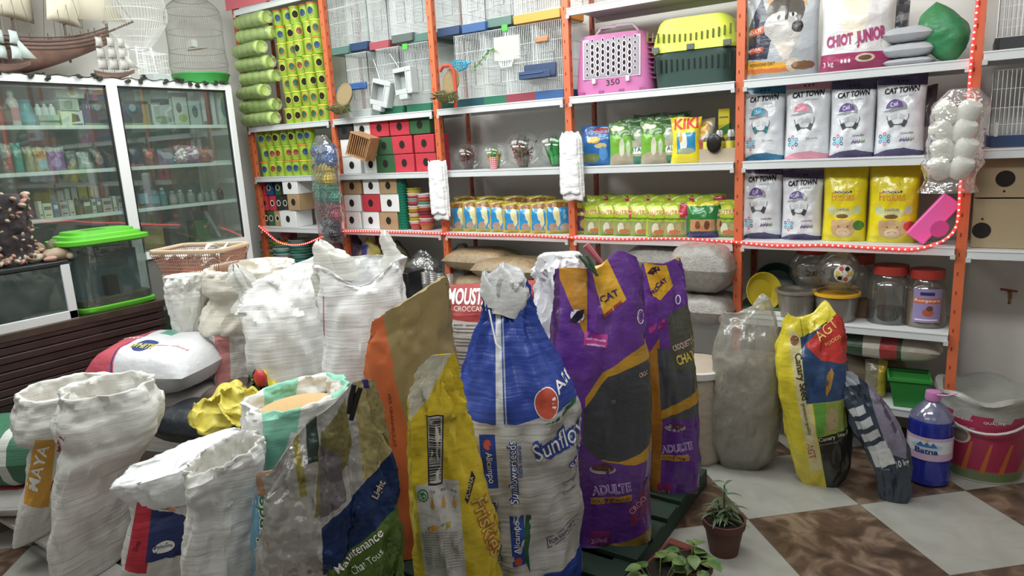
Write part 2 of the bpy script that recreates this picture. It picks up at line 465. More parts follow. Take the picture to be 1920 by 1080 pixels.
# red LED rope tied along the rack edge
ledp = []
def lp(px, py, Y=D-.032): p = atY(px, py, Y); ledp.append(Vector(p))
for q in [(487, 424), (500, 436), (520, 452), (545, 459), (572, 457), (597, 447), (622, 438), (650, 433), (700, 434), (760, 435), (835, 438), (900, 440), (985, 441), (1070, 445), (1150, 448), (1235, 447), (1300, 448), (1385, 454), (1455, 460), (1540, 459), (1600, 462), (1660, 466), (1710, 467), (1745, 460), (1772, 449), (1790, 430), (1797, 400), (1800, 350), (1808, 290), (1812, 230), (1818, 150), (1823, 90), (1829, 40), (1833, 0)]: lp(*q)
for z in (2.4, 2.7, 3.0): ledp.append(Vector((ledp[-1].x, D-.03, z)))
sm = [Vector(p) for p in crom([tuple(p) for p in ledp], 8)]
rope = thing('led_rope_light', 'glowing red LED rope light strung along the rack edge and up its right post', 'light')
pts = [sm[0]]
acc = 0
for a, c in zip(sm, sm[1:]):
    L_ = (c-a).length
    if L_ < 1e-5: continue
    while acc+L_ >= .026:
        t = (.026-acc)/L_; a = a.lerp(c, t); pts.append(a.copy()); L_ = (c-a).length; acc = 0
    acc += L_
b = MB(); b.tube([p+Vector((0, .003, 0)) for p in sm[::2]], .0065, mat('rope_tube', 'ff2828', .3, emit=1.5), 6); b.build('tube', rope)
b = MB(); em = mat('led_bead', 'ff6a60', .3, emit=5)
for p in pts: b.ball(p+Vector((0, -.006, 0)), .0052, em, 6)
o = b.build('bead_string', rope); o['kind'] = 'stuff'

# ------------------------------------------------------------------ glass display cabinet on the left wall
CX = -4.75; CT = 2.215; CY0, CY1 = .3, 3.381; CZ = [1.917, 1.639, 1.351, 1.05]
alu = mat('white_aluminium', 'dfe2e2', .35)
glass = clear('cabinet_glass', 'eef6f2', .11, .02, .05, 'b9c4bf')
cab = thing('display_cabinet', 'white framed glass display cabinet along the left wall', 'cabinet')
def cbox(name, lo, hi, m, bev=0): return MB().box([(a+b)/2 for a, b in zip(lo, hi)], [b-a for a, b in zip(lo, hi)], m).build(name, cab, bev=bev)
cbox('back_panel', (CX-.52, CY0, .05), (CX-.5, CY1, CT-.02), mat('cabinet_back', '84908a', .6))
cbox('top_panel', (CX-.52, CY0, CT-.012), (CX, CY1, CT), alu)
cbox('top_rail', (CX-.02, CY0, CT-.045), (CX+.012, CY1, CT+.002), alu, .003)
for y, wv in ((CY0, .05), (1.40, .05), (2.487, .07), (CY1-.02, .05)):
    cbox('frame_post', (CX-.02, y-wv/2, 0), (CX+.015, y+wv/2, CT-.01), alu, .003)
    cbox('frame_post', (CX-.52, y-wv/2, 0), (CX-.49, y+wv/2, CT-.01), alu)
gask = mat('black_rubber', '15181a', .6)
for y in (2.445, 2.529, CY1-.052): cbox('gasket', (CX-.008, y-.006, .9), (CX+.004, y+.006, CT-.045), gask)
cbox('gasket', (CX-.006, CY0, CT-.058), (CX+.004, CY1-.05, CT-.045), gask)
for z in CZ: cbox('shelf', (CX-.48, CY0+.03, z-.006), (CX-.03, CY1-.03, z), mat('glass_shelf', 'a9bdb5', .2)) ; cbox('shelf_edge', (CX-.032, CY0+.03, z-.022), (CX-.022, CY1-.04, z+.002), alu)
cbox('shelf_edge', (CX-.02, CY0, 1.0), (CX+.012, CY1, 1.05), alu)
for a, c in ((CY0+.03, 1.37), (1.43, 2.45), (2.53, CY1-.05)): cbox('glass_pane', (CX-.003, a, 1.05), (CX, c, CT-.05), glass)
cbox('side_pane', (CX-.49, CY1-.02, .05), (CX-.03, CY1-.016, CT-.05), glass)
cbox('base_panel', (CX-.49, CY0, .03), (CX-.005, CY1-.03, 1.0), mat('cabinet_base', '6d6e6a', .5))

# ------------------------------------------------------------------ brown plank counter below the aquariums
S.cycles.diffuse_bounces = 6
cnt = thing('plank_counter', 'dark brown ribbed plank counter under the aquariums', 'counter')
brown = mat('dark_brown_boards', '452c2a', .5, bump=(40, .2, 'noise', (1, .15, 1), .004), var=('33201f', 9, .3))
KX = -3.9; KZ = .865
b = MB()
z = 0.02
while z < KZ-.05:
    b.box((KX-.02+.004*math.sin(z*90), 1.25, z+.0195), (.03, 1.78, .036), brown); z += .041
b.build('front_boards', cnt, bev=.004)
b = MB(); b.box((KX-.37, 1.25, KZ-.02), (.74, 1.8, .04), mat('counter_top', '4a3a30', .5, var=('362820', 8))); b.build('counter_top', cnt, bev=.003)
b = MB(); b.box((KX-.37, 2.12, KZ/2), (.72, .03, KZ-.04), mat('dark_side', '26302c', .5)); b.build('side_panel', cnt)

# ------------------------------------------------------------------ small builders for the goods
blk = mat('black_ink', '17161a', .5); wht = mat('white_ink', 'f2f2f0', .5); dark = mat('dark_opening', '1c1712', .9)
film = clear('clear_film', 'ffffff', .16, .12, .12, 'd5dadb', (26, .5))
film2 = clear('thick_film', 'f4f6f6', .2, .15, .3, 'd0d4d6', (18, .6))
bowlg = clear('bowl_glass', 'fbfdfd', .1, .03, .0, 'ccd6d4')
PACKS = {}
def pack(w, h, d, m, wr=.004, seal=.05, seed=0, gus=1, nu=15, nv=22, lean=0, pinch=.04):
    """stand-up bag: flat sealed top, rounded belly; local x right, z up, front towards -y"""
    b = MB()
    def S_(u, v, side):
        pv = (min(1, v/.1)**.5)*(1 if v < .55 else max(0, math.cos((v-.55)/(.45-seal)*PI/2)) if v < 1-seal else 0)
        if v < .02: pv = max(pv, .5*gus)
        t = (1-abs(u)**2.6)**.6*pv
        x = w/2*u*(1-pinch*math.sin(PI*v)*(1 if v > .1 else .5))
        n = fbm(u*2.2+seed*7.1, v*3.3*h/w, side*5+seed)*wr*(1.5 if v > .6 else 1)*(1-abs(u)**6)
        y = side*(d/2*t+.0012)+n*(1 if t > .05 else .6)*1.5
        if v >= 1-seal: y = side*.0012+.004*math.sin(u*4+seed)
        z = h*v+(.004*math.sin(u*3.1+seed*2) if v > .9 else 0)
        if v < .03: z += .006*(1-abs(u))*0
        return (x, y+lean*h*v*v, max(0, z), (u*.5+.5, v))
    for side in (-1, 1):
        P = []
        for j in range(nv+1):
            v = j/nv
            row = [S_((-1+2*i/nu), v, side) for i in range(nu+1)]
            P.append(row if side < 0 else row[::-1])
        b.grid(P, m)
    n = nu+1; tot = n*(nv+1)
    for i in range(nu): b.Fc((i, tot+nu-i, tot+nu-i-1, i+1)[::-1], m, False)
    for j in range(nv):
        a = j*n; c = (j+1)*n
        b.Fc((a, c, tot+c+nu, tot+a+nu), m); b.Fc((a+nu, tot+a, tot+c, c+nu), m)
    b.freeze(); b.dim = (w, h); b.uvf = lambda u, v: ((u-.5)*w, v*h)
    return b
def onshelf(px0, px1, pyt, z, Y=3.74):
    x0, x1 = SX(px0, z, Y), SX(px1, z, Y); x = (x0+x1)/2
    return x, abs(x1-x0), SZ(pyt, x, Y)-z
def finish(b, name, label, cat, loc, rz=0, group=None, **k):
    o = b.build(name, None, loc, (k.pop('rx', 0), k.pop('ry', 0), rz), **k); return tag(o, label, cat, group)

# ------------------------------------------------------------------ lime nesting pots, columns of open cups with a round hole
lime = mat('lime_plastic', 'a0c034', .4, var=('8cb02c', 5)); yel = mat('yellow_plastic', 'd4c43a', .4); brn = mat('brown_rim', '7a3b22', .5)
blu = mat('navy_opening', '1d3a66', .6); grn = mat('green_opening', '1f5a3a', .6); ora = mat('orange_rim', 'df7a2c', .5)
def make_pot(kind):
    r = thing('nesting_pot', 'x', 'nesting pot')
    b = MB(); b.lathe([(.040, 0), (.0415, .004), (.044, .1), (.0455, .118), (.042, .118), (.037, .006), (.0001, .006)], lime, 20); b.build('cup', r)
    b = MB(); M_ = [yel, ora, yel, lime][kind]
    b.lathe([(.0445, .110), (.0485, .112), (.0485, .119), (.045, .1215), (.042, .119)], M_, 20, nz=1); b.build('rim', r)
    inn = [dark, blu, grn, brn][kind]; rm = [yel, lime, ora, yel][kind]
    b = MB(); 
    P = []
    for ring, rr in ((0, .030), (1, .025), (2, .0001)):
        row = []
        for k in range(18):
            a = 2*PI*k/18; x = rr*math.cos(a)*.9; z = .06+rr*1.08*math.sin(a); y = -math.sqrt(max(0, (.0432+.02*(z-.06))**2-x*x))-(.004 if ring < 2 else .0015)
            row.append((x, y, z))
        P.append(row)
    b.grid(P[:2], rm, True); b.grid(P[1:], inn, True); b.build('entrance_hole', r)
    return r
pots = [make_pot(k) for k in range(4)]; used = [0]*4
def put_pot(x, y, z, rz, label, group):
    k = random.choice((0, 0, 1, 1, 2, 3))
    if used[k]: dup(pots[k], (x, y, z), rz, label, group)
    else:
        used[k] = 1; o = pots[k]; o.location = (x, y, z); o.rotation_euler = (0, 0, rz); o['label'] = label; o['group'] = group
xs0 = -4.53
for r in range(7):
    for c in range(5):
        put_pot(xs0+c*.099+.012*math.sin(r*1.7), D+.07+.01*math.sin(c*3+r), 1.9074+r*.1225, random.uniform(.15, 1.15),
                f'lime cup, {ORD[c]} from left, {ORD[r]} row up in the tall lime stack', 'lime cups in the tall stack')
for r in range(3):
    for c in range(7):
        put_pot(X0+.085+c*.096+.01*math.sin(r*2), D+.07, 1.5016+r*.1235, random.uniform(.2, 1.1),
                f'lime cup, {ORD[c]} from left, {ORD[r]} row up, shelf below the tall stack', 'lime cups on the lower shelf')
# film wrapped rolls of lime cups lying sideways
lp_ = mat('pale_lime', 'bccf7c', .45, var=('a6c060', 9, .3)); lf = clear('lime_film', 'eef6d8', .2, .18, .22, 'cfe0a8', (24, .5))
for r in range(8):
    k = thing('wrapped_cup_roll', f'film wrapped roll of lime cups lying sideways, {ORD[r]} up in the left pile', 'cup roll', (-4.985+.035*math.sin(r*2.1+1)+.012*r, D-.02+.01*math.sin(r), 1.962+r*.107), .13*math.sin(r*2.3), 'rolls of lime cups')
    R = Matrix.Rotation(PI/2, 4, 'Y'); b = MB(); pr = []
    for i in range(5):
        q = i*.075
        pr += [(.036, q), (.048, q+.012), (.052, q+.035), (.048, q+.06), (.037, q+.072)]
    pr = [(.0001, 0)]+pr+[(.0001, .374)]
    b.lathe(pr, lp_, 18, M=R); b.build('cups', k, (-.04, 0, 0))
    b = MB(); R2 = []
    for i in range(15):
        t = i/14; rad = .0545*(1 if .08 < t < .92 else .55+.3*math.sin(i)); row = []
        for j in range(18):
            a = 2*PI*j/18; q = rad+.004*fbm(t*9, math.cos(a)*2+r, math.sin(a)*2)
            row.append((-.06+t*.42, q*math.cos(a), q*math.sin(a)))
        R2.append(row)
    b.grid(R2, lf, True); b.build('film_wrap', k)

# ------------------------------------------------------------------ nest boxes with a round hole
boxm = {'white': mat('white_card', 'e2e3e2', .6), 'brown': mat('brown_board', 'b3936c', .6, var=('a5855f', 8)), 'red': mat('red_felt', 'c42c3c', .8, bump=(60, .5, 'noise', (1, 1, 1), .004)),
        'green': mat('green_felt', '2c5c34', .8, bump=(60, .5, 'noise', (1, 1, 1), .004)), 'black': mat('black_board', '30302f', .6), 'blue': mat('blue_board', '2b4a86', .6)}
def nest_box(x, y, z, w, h, d, colr, rz, label, group, hr=.025, hx=0, ringc=None):
    r = thing('nest_box', label, 'nest box', (x, y, z), rz, group)
    MB().box((0, 0, h/2), (w, d, h), boxm[colr]).build('box_body', r, bev=.004)
    b = MB(); b.disc((hx, -d/2-.0012, h*.52), hr, hr*1.12, dark)
    if ringc: b.disc((hx, -d/2-.003, h*.52), hr*1.3, hr*1.45, ringc, ring=hr*.35)
    b.build('entrance_hole', r)
    if colr in ('white', 'brown'):
        MB().box((0, 0, h+.001), (w+.002, d+.002, .003), boxm[colr]).build('lid', r)
    return r
pos = {'left': 'left', 'middle': 'middle', 'right': 'right'}
def row(items, z, h, rowname, where):
    for i, (px, colr) in enumerate(items):
        x = SX(px, z+h/2, D+.03)
        nxt = SX(items[i+1][0], z+h/2, D+.03) if i < len(items)-1 else x+(x-SX(items[i-1][0], z+h/2, D+.03))
        nest_box(x, D+.1, z, min(.19, nxt-x)-.008, h-.005, .16, colr, .03*math.sin(px), f'{colr} nest box, {ORD[i]} from left in {rowname} row, {where}', 'nest boxes')
row([(661, 'white'), (697, 'white'), (724, 'green'), (760, 'red'), (800, 'red')], 1.5016, .128, 'bottom', 'shelf above red rope')
row([(657, 'white'), (692, 'white'), (722, 'green'), (755, 'red'), (797, 'red')], 1.6296, .128, 'middle', 'shelf above red rope')
row([(647, 'black'), (680, 'white'), (712, 'red'), (750, 'red'), (788, 'green')], 1.7576, .125, 'top', 'shelf above red rope')
row([(661, 'white'), (697, 'white'), (730, 'brown')], 1.0874, .13, 'bottom', 'shelf with red rope')
row([(661, 'white'), (697, 'red'), (732, 'white')], 1.2174, .13, 'middle', 'shelf with red rope')
row([(661, 'brown'), (697, 'white'), (729, 'brown')], 1.3474, .125, 'top', 'shelf with red rope')
for px, z, colr, w in ((543, 1.0874, 'white', .2), (553, 1.2254, 'brown', .14), (546, 1.3554, 'white', .18)):
    x = SX(px, z+.06, D+.0)
    nest_box(x, D+.07, z, w, .13, .17, colr, .0, f'{colr} nest box right of small ringed boxes, {"bottom" if z < 1.1 else "middle" if z < 1.3 else "top"} of three', 'nest boxes')
ringw = mat('white_ring', 'e8e2d0', .5)
n = 0
for z, L in ((1.0874, [(488, 'red', 0), (496, 'black', 1), (505, 'green', 1), (517, 'brown', 1)]), (1.2154, [(492, 'red', 0), (507, 'red', 1), (519, 'black', 1), (531, 'black', 1)]), (1.3434, [(487, 'red', 0), (500, 'blue', 1), (517, 'green', 1), (527, 'black', 0)])):
    for i, (px, colr, rg) in enumerate(L):
        x = SX(px, z+.06, D+.02)
        nest_box(x, D+.09, z, .075, .124, .1, colr, .05, f'small {colr} nest box, {ORD[i]} from left, {["bottom", "middle", "top"][n]} row, left end of shelf', 'small nest boxes', .018, 0, ringw if rg else None)
    n += 1
# bamboo cage box standing tilted
wd = mat('pale_wood', 'b8895a', .6, var=('9c6f45', 20)); r = thing('wooden_slat_box', 'small tilted wooden box with slatted front before the nest boxes', 'wooden box', (SX(678, 1.6, D-.12)-.02, D-.13, 1.62), -.5)
r.rotation_euler = (0, .36, .3)
b = MB()
b.box((0, .03, .165), (.16, .15, .006), wd); b.box((0, .03, .003), (.16, .15, .006), wd); b.box((-.077, .03, .084), (.006, .15, .16), wd); b.box((.077, .03, .084), (.006, .15, .16), wd); b.box((0, .1, .084), (.15, .006, .16), wd)
b.build('box_body', r, bev=.001)
for i in range(9): MB().box((-.066+i*.0165, -.045, .084), (.004, .004, .16), wd).build('slat', r)
for z in (.006, .162): MB().box((0, -.045, z), (.16, .01, .012), wd).build('front_rail', r)

# ------------------------------------------------------------------ stacked cups and pots beside the nest boxes
tg = mat('teal_plastic', '0f6b52', .25)
b = MB(); pr = []
for i in range(17): pr += [(.046, i*.0195), (.046, i*.0195+.014), (.043, i*.0195+.016)]
pr += [(.043, .33), (.036, .375), (.02, .385), (.0001, .386)]
b.lathe(pr, tg, 22); finish(b, 'stacked_teal_cups', 'tall stack of nested teal green cups beside brown nest boxes', 'cup stack', (SX(756, 1.2, D+.06), D+.07, 1.0874))
def nested(px, z, n, cols, name, label, r0=.05, pitch=.018, dz0=0, Y=D+.07, group=None, sq=0):
    t = thing(name, label, 'bowl stack', (SX(px, z+.1, Y), Y, z), 0, group); zz = dz0
    for i in range(n):
        b = MB(); m = cols[i % len(cols)]; k = r0*(1+.03*math.sin(i*2.2))
        b.lathe([(k*.72, zz), (k*.97, zz+pitch*2.2), (k*1.05, zz+pitch*2.3), (k*1.05, zz+pitch*2.6), (k*.93, zz+pitch*2.55), (k*.66, zz+.004), (.0001, zz+.004)], m, 22)
        b.build('bowl', t); zz += pitch
    return t
cc = [mat('p_'+c, c, .35) for c in ('b83c3c', 'd05a6a', 'c8a838', 'd8d4cc', '6fae9c', 'b8602c', '9c9a3c', '4e9a94', '883040', 'd98a3c')]
nested(780, 1.0874, 15, [cc[0], cc[3], cc[2], cc[6], cc[3], cc[5], cc[2], cc[3], cc[8], cc[1], cc[4]], 'stacked_pots', 'stack of nested small coloured pots, left of two beside teal cups', .05)
nested(800, 1.0874, 12, [cc[5], cc[1], cc[3], cc[0], cc[8], cc[8], cc[5], cc[3], cc[7]], 'stacked_pots', 'stack of nested coloured pots with orange one at bottom, behind white bag roll', .056, .019)

# ------------------------------------------------------------------ net bag of play balls hung on the rack
def net_bag():
    c0 = atY(603, 262, 3.5); t = thing('ball_bag', 'clear hanging bag of wire balls, blue, yellow, green, red and black in layers', 'bag of balls', (c0[0], 3.5, 0), -.4)
    zt, zb = SZ(262, c0[0], 3.5), SZ(446, c0[0], 3.5); hh = zt-zb
    cols = [('blue', '3d5f9e'), ('blue', '4868a4'), ('yellow', 'c9a92e'), ('yellow', 'cdb03a'), ('green', '3fa07c'), ('green', '37987a'), ('red', 'b04a58'), ('red', 'a8404e'), ('black', '4a3c46'), ('black', '3f3440')]
    n = 10
    for j in range(n):
        z = zt-.05-hh*.93*j/n-.03; wv = .125
        for i in range(3):
            b = MB(); m = mat('ball_'+cols[j][1], cols[j][1], .3)
            r = .046; cx = -wv+i*wv+(.02 if j % 2 else -.01)
            b.ball((cx, .02*math.sin(i+j), z), r*.8, m, 10)
            for k in range(5):
                a = k*PI/5; b.tube([(cx+r*math.cos(u)*math.cos(a), .02*math.sin(i+j)+r*math.cos(u)*math.sin(a), z+r*math.sin(u)) for u in [q*2*PI/14 for q in range(14)]], .0035, m, 4, True)
            for zz in (-.5, 0, .5):
                rr = r*math.cos(zz); b.tube([(cx+rr*math.cos(u), .02*math.sin(i+j)+rr*math.sin(u), z+r*math.sin(zz)) for u in [q*2*PI/14 for q in range(14)]], .003, m, 4, True)
            b.build('wire_ball', t)
    b = MB(); P = []
    for i in range(22):
        q = i/21; k = min(1, .35+q*5) if q < .2 else 1-.12*max(0, q-.8)*5; row = []
        for j in range(30):
            a = 2*PI*j/30; f_ = 1+.05*fbm(math.cos(a)*2, q*7, math.sin(a)*2); row.append((.205*k*f_*math.cos(a), .085*k*f_*math.sin(a), zt+.03-q*(hh+.05)))
        P.append(row)
    b.grid(P, clear('net_film', 'f2f4f8', .14, .15, .08, 'aab2bc', (20, .6)), True); b.build('film_bag', t)
net_bag()

# white carrier-bag rolls tied to two posts
wb = mat('white_polythene', 'eef0f2', .35, bump=[(14, .6, 'noise', (1, 1, 4), .01), (50, .3, 'noise', (1, 1, 1), .004)])
def bag_roll(px0, px1, py0, py1, label, flare=1.):
    x, z1 = SX((px0+px1)/2, 1.3, D-.09), 0
    x0, x1 = atY(px0, (py0+py1)/2, D-.08)[0], atY(px1, (py0+py1)/2, D-.08)[0]; x = (x0+x1)/2
    z1, z0 = SZ(py0, x, D-.08), SZ(py1, x, D-.08); wv = x1-x0
    t = thing('carrier_bag_bundle', label, 'carrier bags', (x, D-.06, z0))
    for k, (dx, dz, dy) in enumerate(((0, 0, 0), (-.012, .04, -.012), (.006, .015, .012))):
        b = MB(); P = []; n = 26
        for i in range(n+1):
            v = i/n; row = []
            for j in range(15):
                u = -1+2*j/14; hw = wv/2*(1-.12*v*flare)*(1 if v < .9 else 1-.3*(v-.9)*10*flare)
                f = 1-abs(u)**4
                row.append((dx+hw*u, dy-.02*f-.006*fbm(u*2+k, v*9, k), dz+v*(z1-z0-dz)+.006*math.sin(u*5+k)))
            P.append(row)
        b.grid(P, wb); b.build('bag_sheet', t, solid=.004)
    return t
bag_roll(806, 835, 302, 412, 'white carrier bag bundle hung on the post beside coloured pots', .3)
bag_roll(1050, 1089, 248, 376, 'larger white carrier bag bundle hung on the post beside glass bowls', 1.2)

# ------------------------------------------------------------------ wire cages
wire = mat('cage_wire', 'dde4e4', .4, .1); wirew = mat('white_cage_wire', 'eef0f0', .4)
def make_cage(w, h, d, tray, name='bird_cage', wm=wire, parent_label='x', wires=(17, 22)):
    t = thing(name, parent_label, 'cage'); r = .0013
    nw, nd = wires
    b = MB(); zt = .055
    def stick_(p, q): b.tube([p, q], r, wm, 3, cap=False)
    for i in range(nw+1):
        x = -w/2+w*i/nw
        for y in (-d/2, d/2): stick_((x, y, zt*.6), (x, y, h))
        stick_((x, -d/2, h), (x, d/2, h))
    for i in range(nd+1):
        y = -d/2+d*i/nd
        for x in (-w/2, w/2): stick_((x, y, zt*.6), (x, y, h))
    for z in (zt, h*.3, h*.52, h*.76, h):
        b.tube([(-w/2, -d/2, z), (w/2, -d/2, z), (w/2, d/2, z), (-w/2, d/2, z)], r*1.4, wm, 3, True)
    b.build('wire_body', t, sharp=None)
    b = MB(); dw = w*.42
    b.tube([(-dw/2, -d/2-.004, h*.3), (dw/2, -d/2-.004, h*.3), (dw/2, -d/2-.004, h*.62), (-dw/2, -d/2-.004, h*.62)], .0022, wm, 4, True)
    for i in range(1, 6): b.tube([(-dw/2, -d/2-.004, h*.3+h*.32*i/6), (dw/2, -d/2-.004, h*.3+h*.32*i/6)], r, wm, 3, cap=False)
    b.build('door', t)
    b = MB(); q = .03
    b.lathe([(.0001, 0), (.66, 0), (.7, .01), (.705, zt), (.68, zt), (.66, .012), (.0001, .012)], tray, 4, M=Matrix.Diagonal((w*1.03, d*1.03, 1, 1))@Matrix.Rotation(PI/4, 4, 'Z'))
    b.box((0, -d*.51, zt*.5), (w*.98, .016, zt*.95), tray); b.build('tray', t, bev=.003)
    b = MB(); b.tube([(-.03, 0, h), (-.02, 0, h+.02), (.02, 0, h+.02), (.03, 0, h)], .002, wm, 5); b.build('hook', t)
    return t
tc_ = {k: mat('tray_'+k, c, .4) for k, c in dict(teal='1e4a54', green='24694e', maroon='8a3040', blue='2c5690', red='a04850', grey='56605e', black='2a2e2e', sage='4e7268', orange='e0962a', navy='263e66', pale='a9b2b0').items()}
protos = {}
def cage(px, z, tray, label, group, Y=D+.2, rz=0, h=.4, w=.222):
    k = (tray, h, w)
    x = SX(px, z+.03, Y-.15)
    if k in protos: return dup(protos[k], (x, Y, z), rz, label, group)
    t = make_cage(w, h, .3, tc_[tray]); t.location = (x, Y, z); t.rotation_euler = (0, 0, rz); t['label'] = label; t['group'] = group; protos[k] = t
    return t
low = [(677, 'pale'), (735, 'green'), (787, 'green'), (884, 'teal'), (931, 'green'), (978, 'maroon'), (1030, 'blue')]
for i, (px, c) in enumerate(low):
    cage(px, 1.9074, c, f'wire bird cage with {c} tray, {ORD[i]} from left in the lower cage row', 'cages on the shelf', h=.45, rz=.02*math.sin(i*3))
# the upper row stands on the lower cages, each a little nearer the edge
up = [(638, 'sage', 2.365), (672, 'navy', 2.365), (712, 'red', 2.365), (755, 'grey', 2.365), (788, 'sage', 2.365), (842, 'navy', 2.365), (889, 'blue', 2.365), (937, 'sage', 2.365)]
for i, (px, c, z) in enumerate(up):
    cage(px, 2.364+.012*(i % 2), c, f'wire bird cage with {c} tray, {ORD[i]} from left in the upper cage row', 'cages of the upper row', Y=D+.2+.02*(i % 3), h=.42, w=.188)
for i, px in enumerate((655, 700, 750, 795, 842, 890, 940, 990, 1030)):
    cage(px, 2.806, ['teal', 'grey', 'green'][i % 3], f'wire bird cage, {ORD[i]} from left in the row cut off at the top', 'cages of the top row', h=.42, w=.188)
t = make_cage(.33, .4, .28, tc_['orange'], 'bird_cage', wirew, 'white wire cage with orange tray at the right end of the upper row', (22, 16))
t.location = (SX(1006, 2.4, D+.04), D+.185, 2.364); t['group'] = 'cages of the upper row'
# bright stickers on two trays
for px, py, lab in ((759, 87, 'green price sticker on grey cage tray left of a post'), (946, 52, 'green price sticker on a cage tray beside the white cage')):
    p = atY(px, py, D+.036); b = MB(); b.box((0, 0, 0), (.042, .002, .034), mat('neon_green', '3df02c', .5)); finish(b, 'price_sticker', lab, 'sticker', p)
# hanging bits on the cages
def feeder(px, py, rz, tilt, label):
    p = atY(px, py, D+.005); t = thing('plastic_feeder', label, 'feeder', p, rz, 'feeders hung on the cages'); t.rotation_euler = (0, tilt, rz)
    m = mat('translucent_white', 'b9bfbf', .3); 
    b = MB(); w, h, d = .15, .17, .07; e = .006
    b.box((-w/2, 0, 0), (e, d, h), m); b.box((w/2, 0, 0), (e, d, h), m); b.box((0, d/2, 0), (w, e, h), m); b.box((0, 0, -h/2), (w, d, e), m); b.box((0, 0, h/2), (w, d, e), m)
    b.box((0, -d/2, -h*.42), (w, e, h*.2), m); b.box((0, -d/2, h*.42), (w, e, h*.16), m); b.box((w*.22, -d/2, 0), (w*.06, e, h), m); b.box((w*.36, -d/2+.004, 0), (w*.22, e, h), m)
    b.build('frame_box', t, bev=.003)
    b = MB(); b.box((-.01, -.01, -h/2-.02), (w*.5, d*.8, .04), m); b.build('cup', t, bev=.008)
    b = MB(); b.tube([(-.06, .02, h/2), (-.09, .03, h/2+.04), (-.15, .04, h/2+.12)], .002, wire, 4); b.build('hanger', t)
feeder(718, 175, .1, .28, 'white plastic seed feeder hung tilted on the cages, lower of two')
feeder(761, 152, .0, -.05, 'white plastic seed feeder hung straight on the cages, upper of two')
b = MB(); b.box((0, 0, 0), (.27, .02, .05), tc_['blue']); b.box((0, -.04, -.02), (.25, .06, .01), tc_['blue']); finish(b, 'feeding_tray', 'bright blue plastic tray hung on the cages left of the white feeders', 'tray', atY(662, 163, D+.03), .0, bev=.006)
b = MB(); b.box((0, .02, .02), (.22, .012, .085), tc_['navy']); b.box((0, -.02, -.02), (.22, .07, .01), tc_['navy']); b.box((0, -.05, 0), (.22, .008, .035), tc_['navy']); b.box((-.02, -.056, .003), (.17, .006, .007), tc_['blue'])
finish(b, 'feeding_tray', 'navy hopper feeder hung on the cages above the maroon tray', 'tray', atY(1010, 139, D+.02), 0, bev=.004)
# blue fish-shaped mesh, plastic card with little basket, coral piece
b = MB(); m = mat('turquoise_mesh', '1d9fc0', .4)
for k in range(9):
    s = -1+2*k/8; R_ = .035*math.sqrt(max(.02, 1-s*s))
    b.tube([(s*.075, R_*math.cos(a)*.6, R_*math.sin(a)) for a in [q*2*PI/12 for q in range(12)]], .0022, m, 4, True)
for k in range(10):
    a = 2*PI*k/10; b.tube([(s*.075, .035*math.sqrt(max(.02, 1-s*s))*math.cos(a)*.6, .035*math.sqrt(max(.02, 1-s*s))*math.sin(a)) for s in [-1+2*q/10 for q in range(11)]], .0022, m, 4)
b.tube([(.07, 0, 0), (.1, 0, .01)], .006, m, 5)
finish(b, 'egg_shaped_nest_basket', 'turquoise woven egg-shaped basket hung on the cages', 'basket', atY(860, 123, D+.015))
t = thing('card_sign', 'blank grey card with torn edge hung on the cages', 'card', atY(950, 90, D+.04), .1)
MB().box((0, 0, 0), (.18, .003, .14), mat('pale_card', 'b9bab4', .7)).build('card', t)
b = MB()
for k in range(9):
    a = PI+PI*k/8; b.tube([(.05*math.cos(a), -.02, -.075), (.035*math.cos(a), -.02+.01*math.sin(a), -.115)], .003, wirew, 4)
b.tube([(.05*math.cos(a), -.02+.012*math.sin(a), -.075) for a in [q*2*PI/14 for q in range(14)]], .003, wirew, 4, True); b.tube([(.035*math.cos(a), -.02+.01*math.sin(a), -.115) for a in [q*2*PI/14 for q in range(14)]], .003, wirew, 4, True)
b.build('basket', t)
t = thing('artificial_vine', 'green artificial vine hanging from the blank card on the cages', 'vine', atY(905, 115, D+.02))
gm = mat('vine_green', '5f8a4c', .6); b = MB(); b.tube([(-.08, 0, -.05), (-.02, 0, 0), (.04, 0, .05), (.09, 0, .07)], .003, gm, 5); b.build('stem', t); b = MB()
for k in range(34):
    a = k/34; p = Vector((-.08+.17*a, 0, -.05+.12*a)); d = Vector((random.uniform(-1, 1), random.uniform(-.8, 0), random.uniform(-1, 1)))*.028; s = d.cross(Vector((0, 1, .3)))*.25
    i = [b.V(p), b.V(p+d*.5+s), b.V(p+d), b.V(p+d*.5-s)]; b.Fc(i, gm)
b.build('leaves', t)
b = MB(); b.box((0, 0, 0), (.09, .02, .035), mat('terracotta_cork', 'b98058', .8, bump=(50, .5, 'noise', (1, 1, 1), .005))); finish(b, 'mineral_block', 'small tan chew block wedged on the cages below the orange tray', 'block', atY(1016, 74, D+.037), bev=.008)
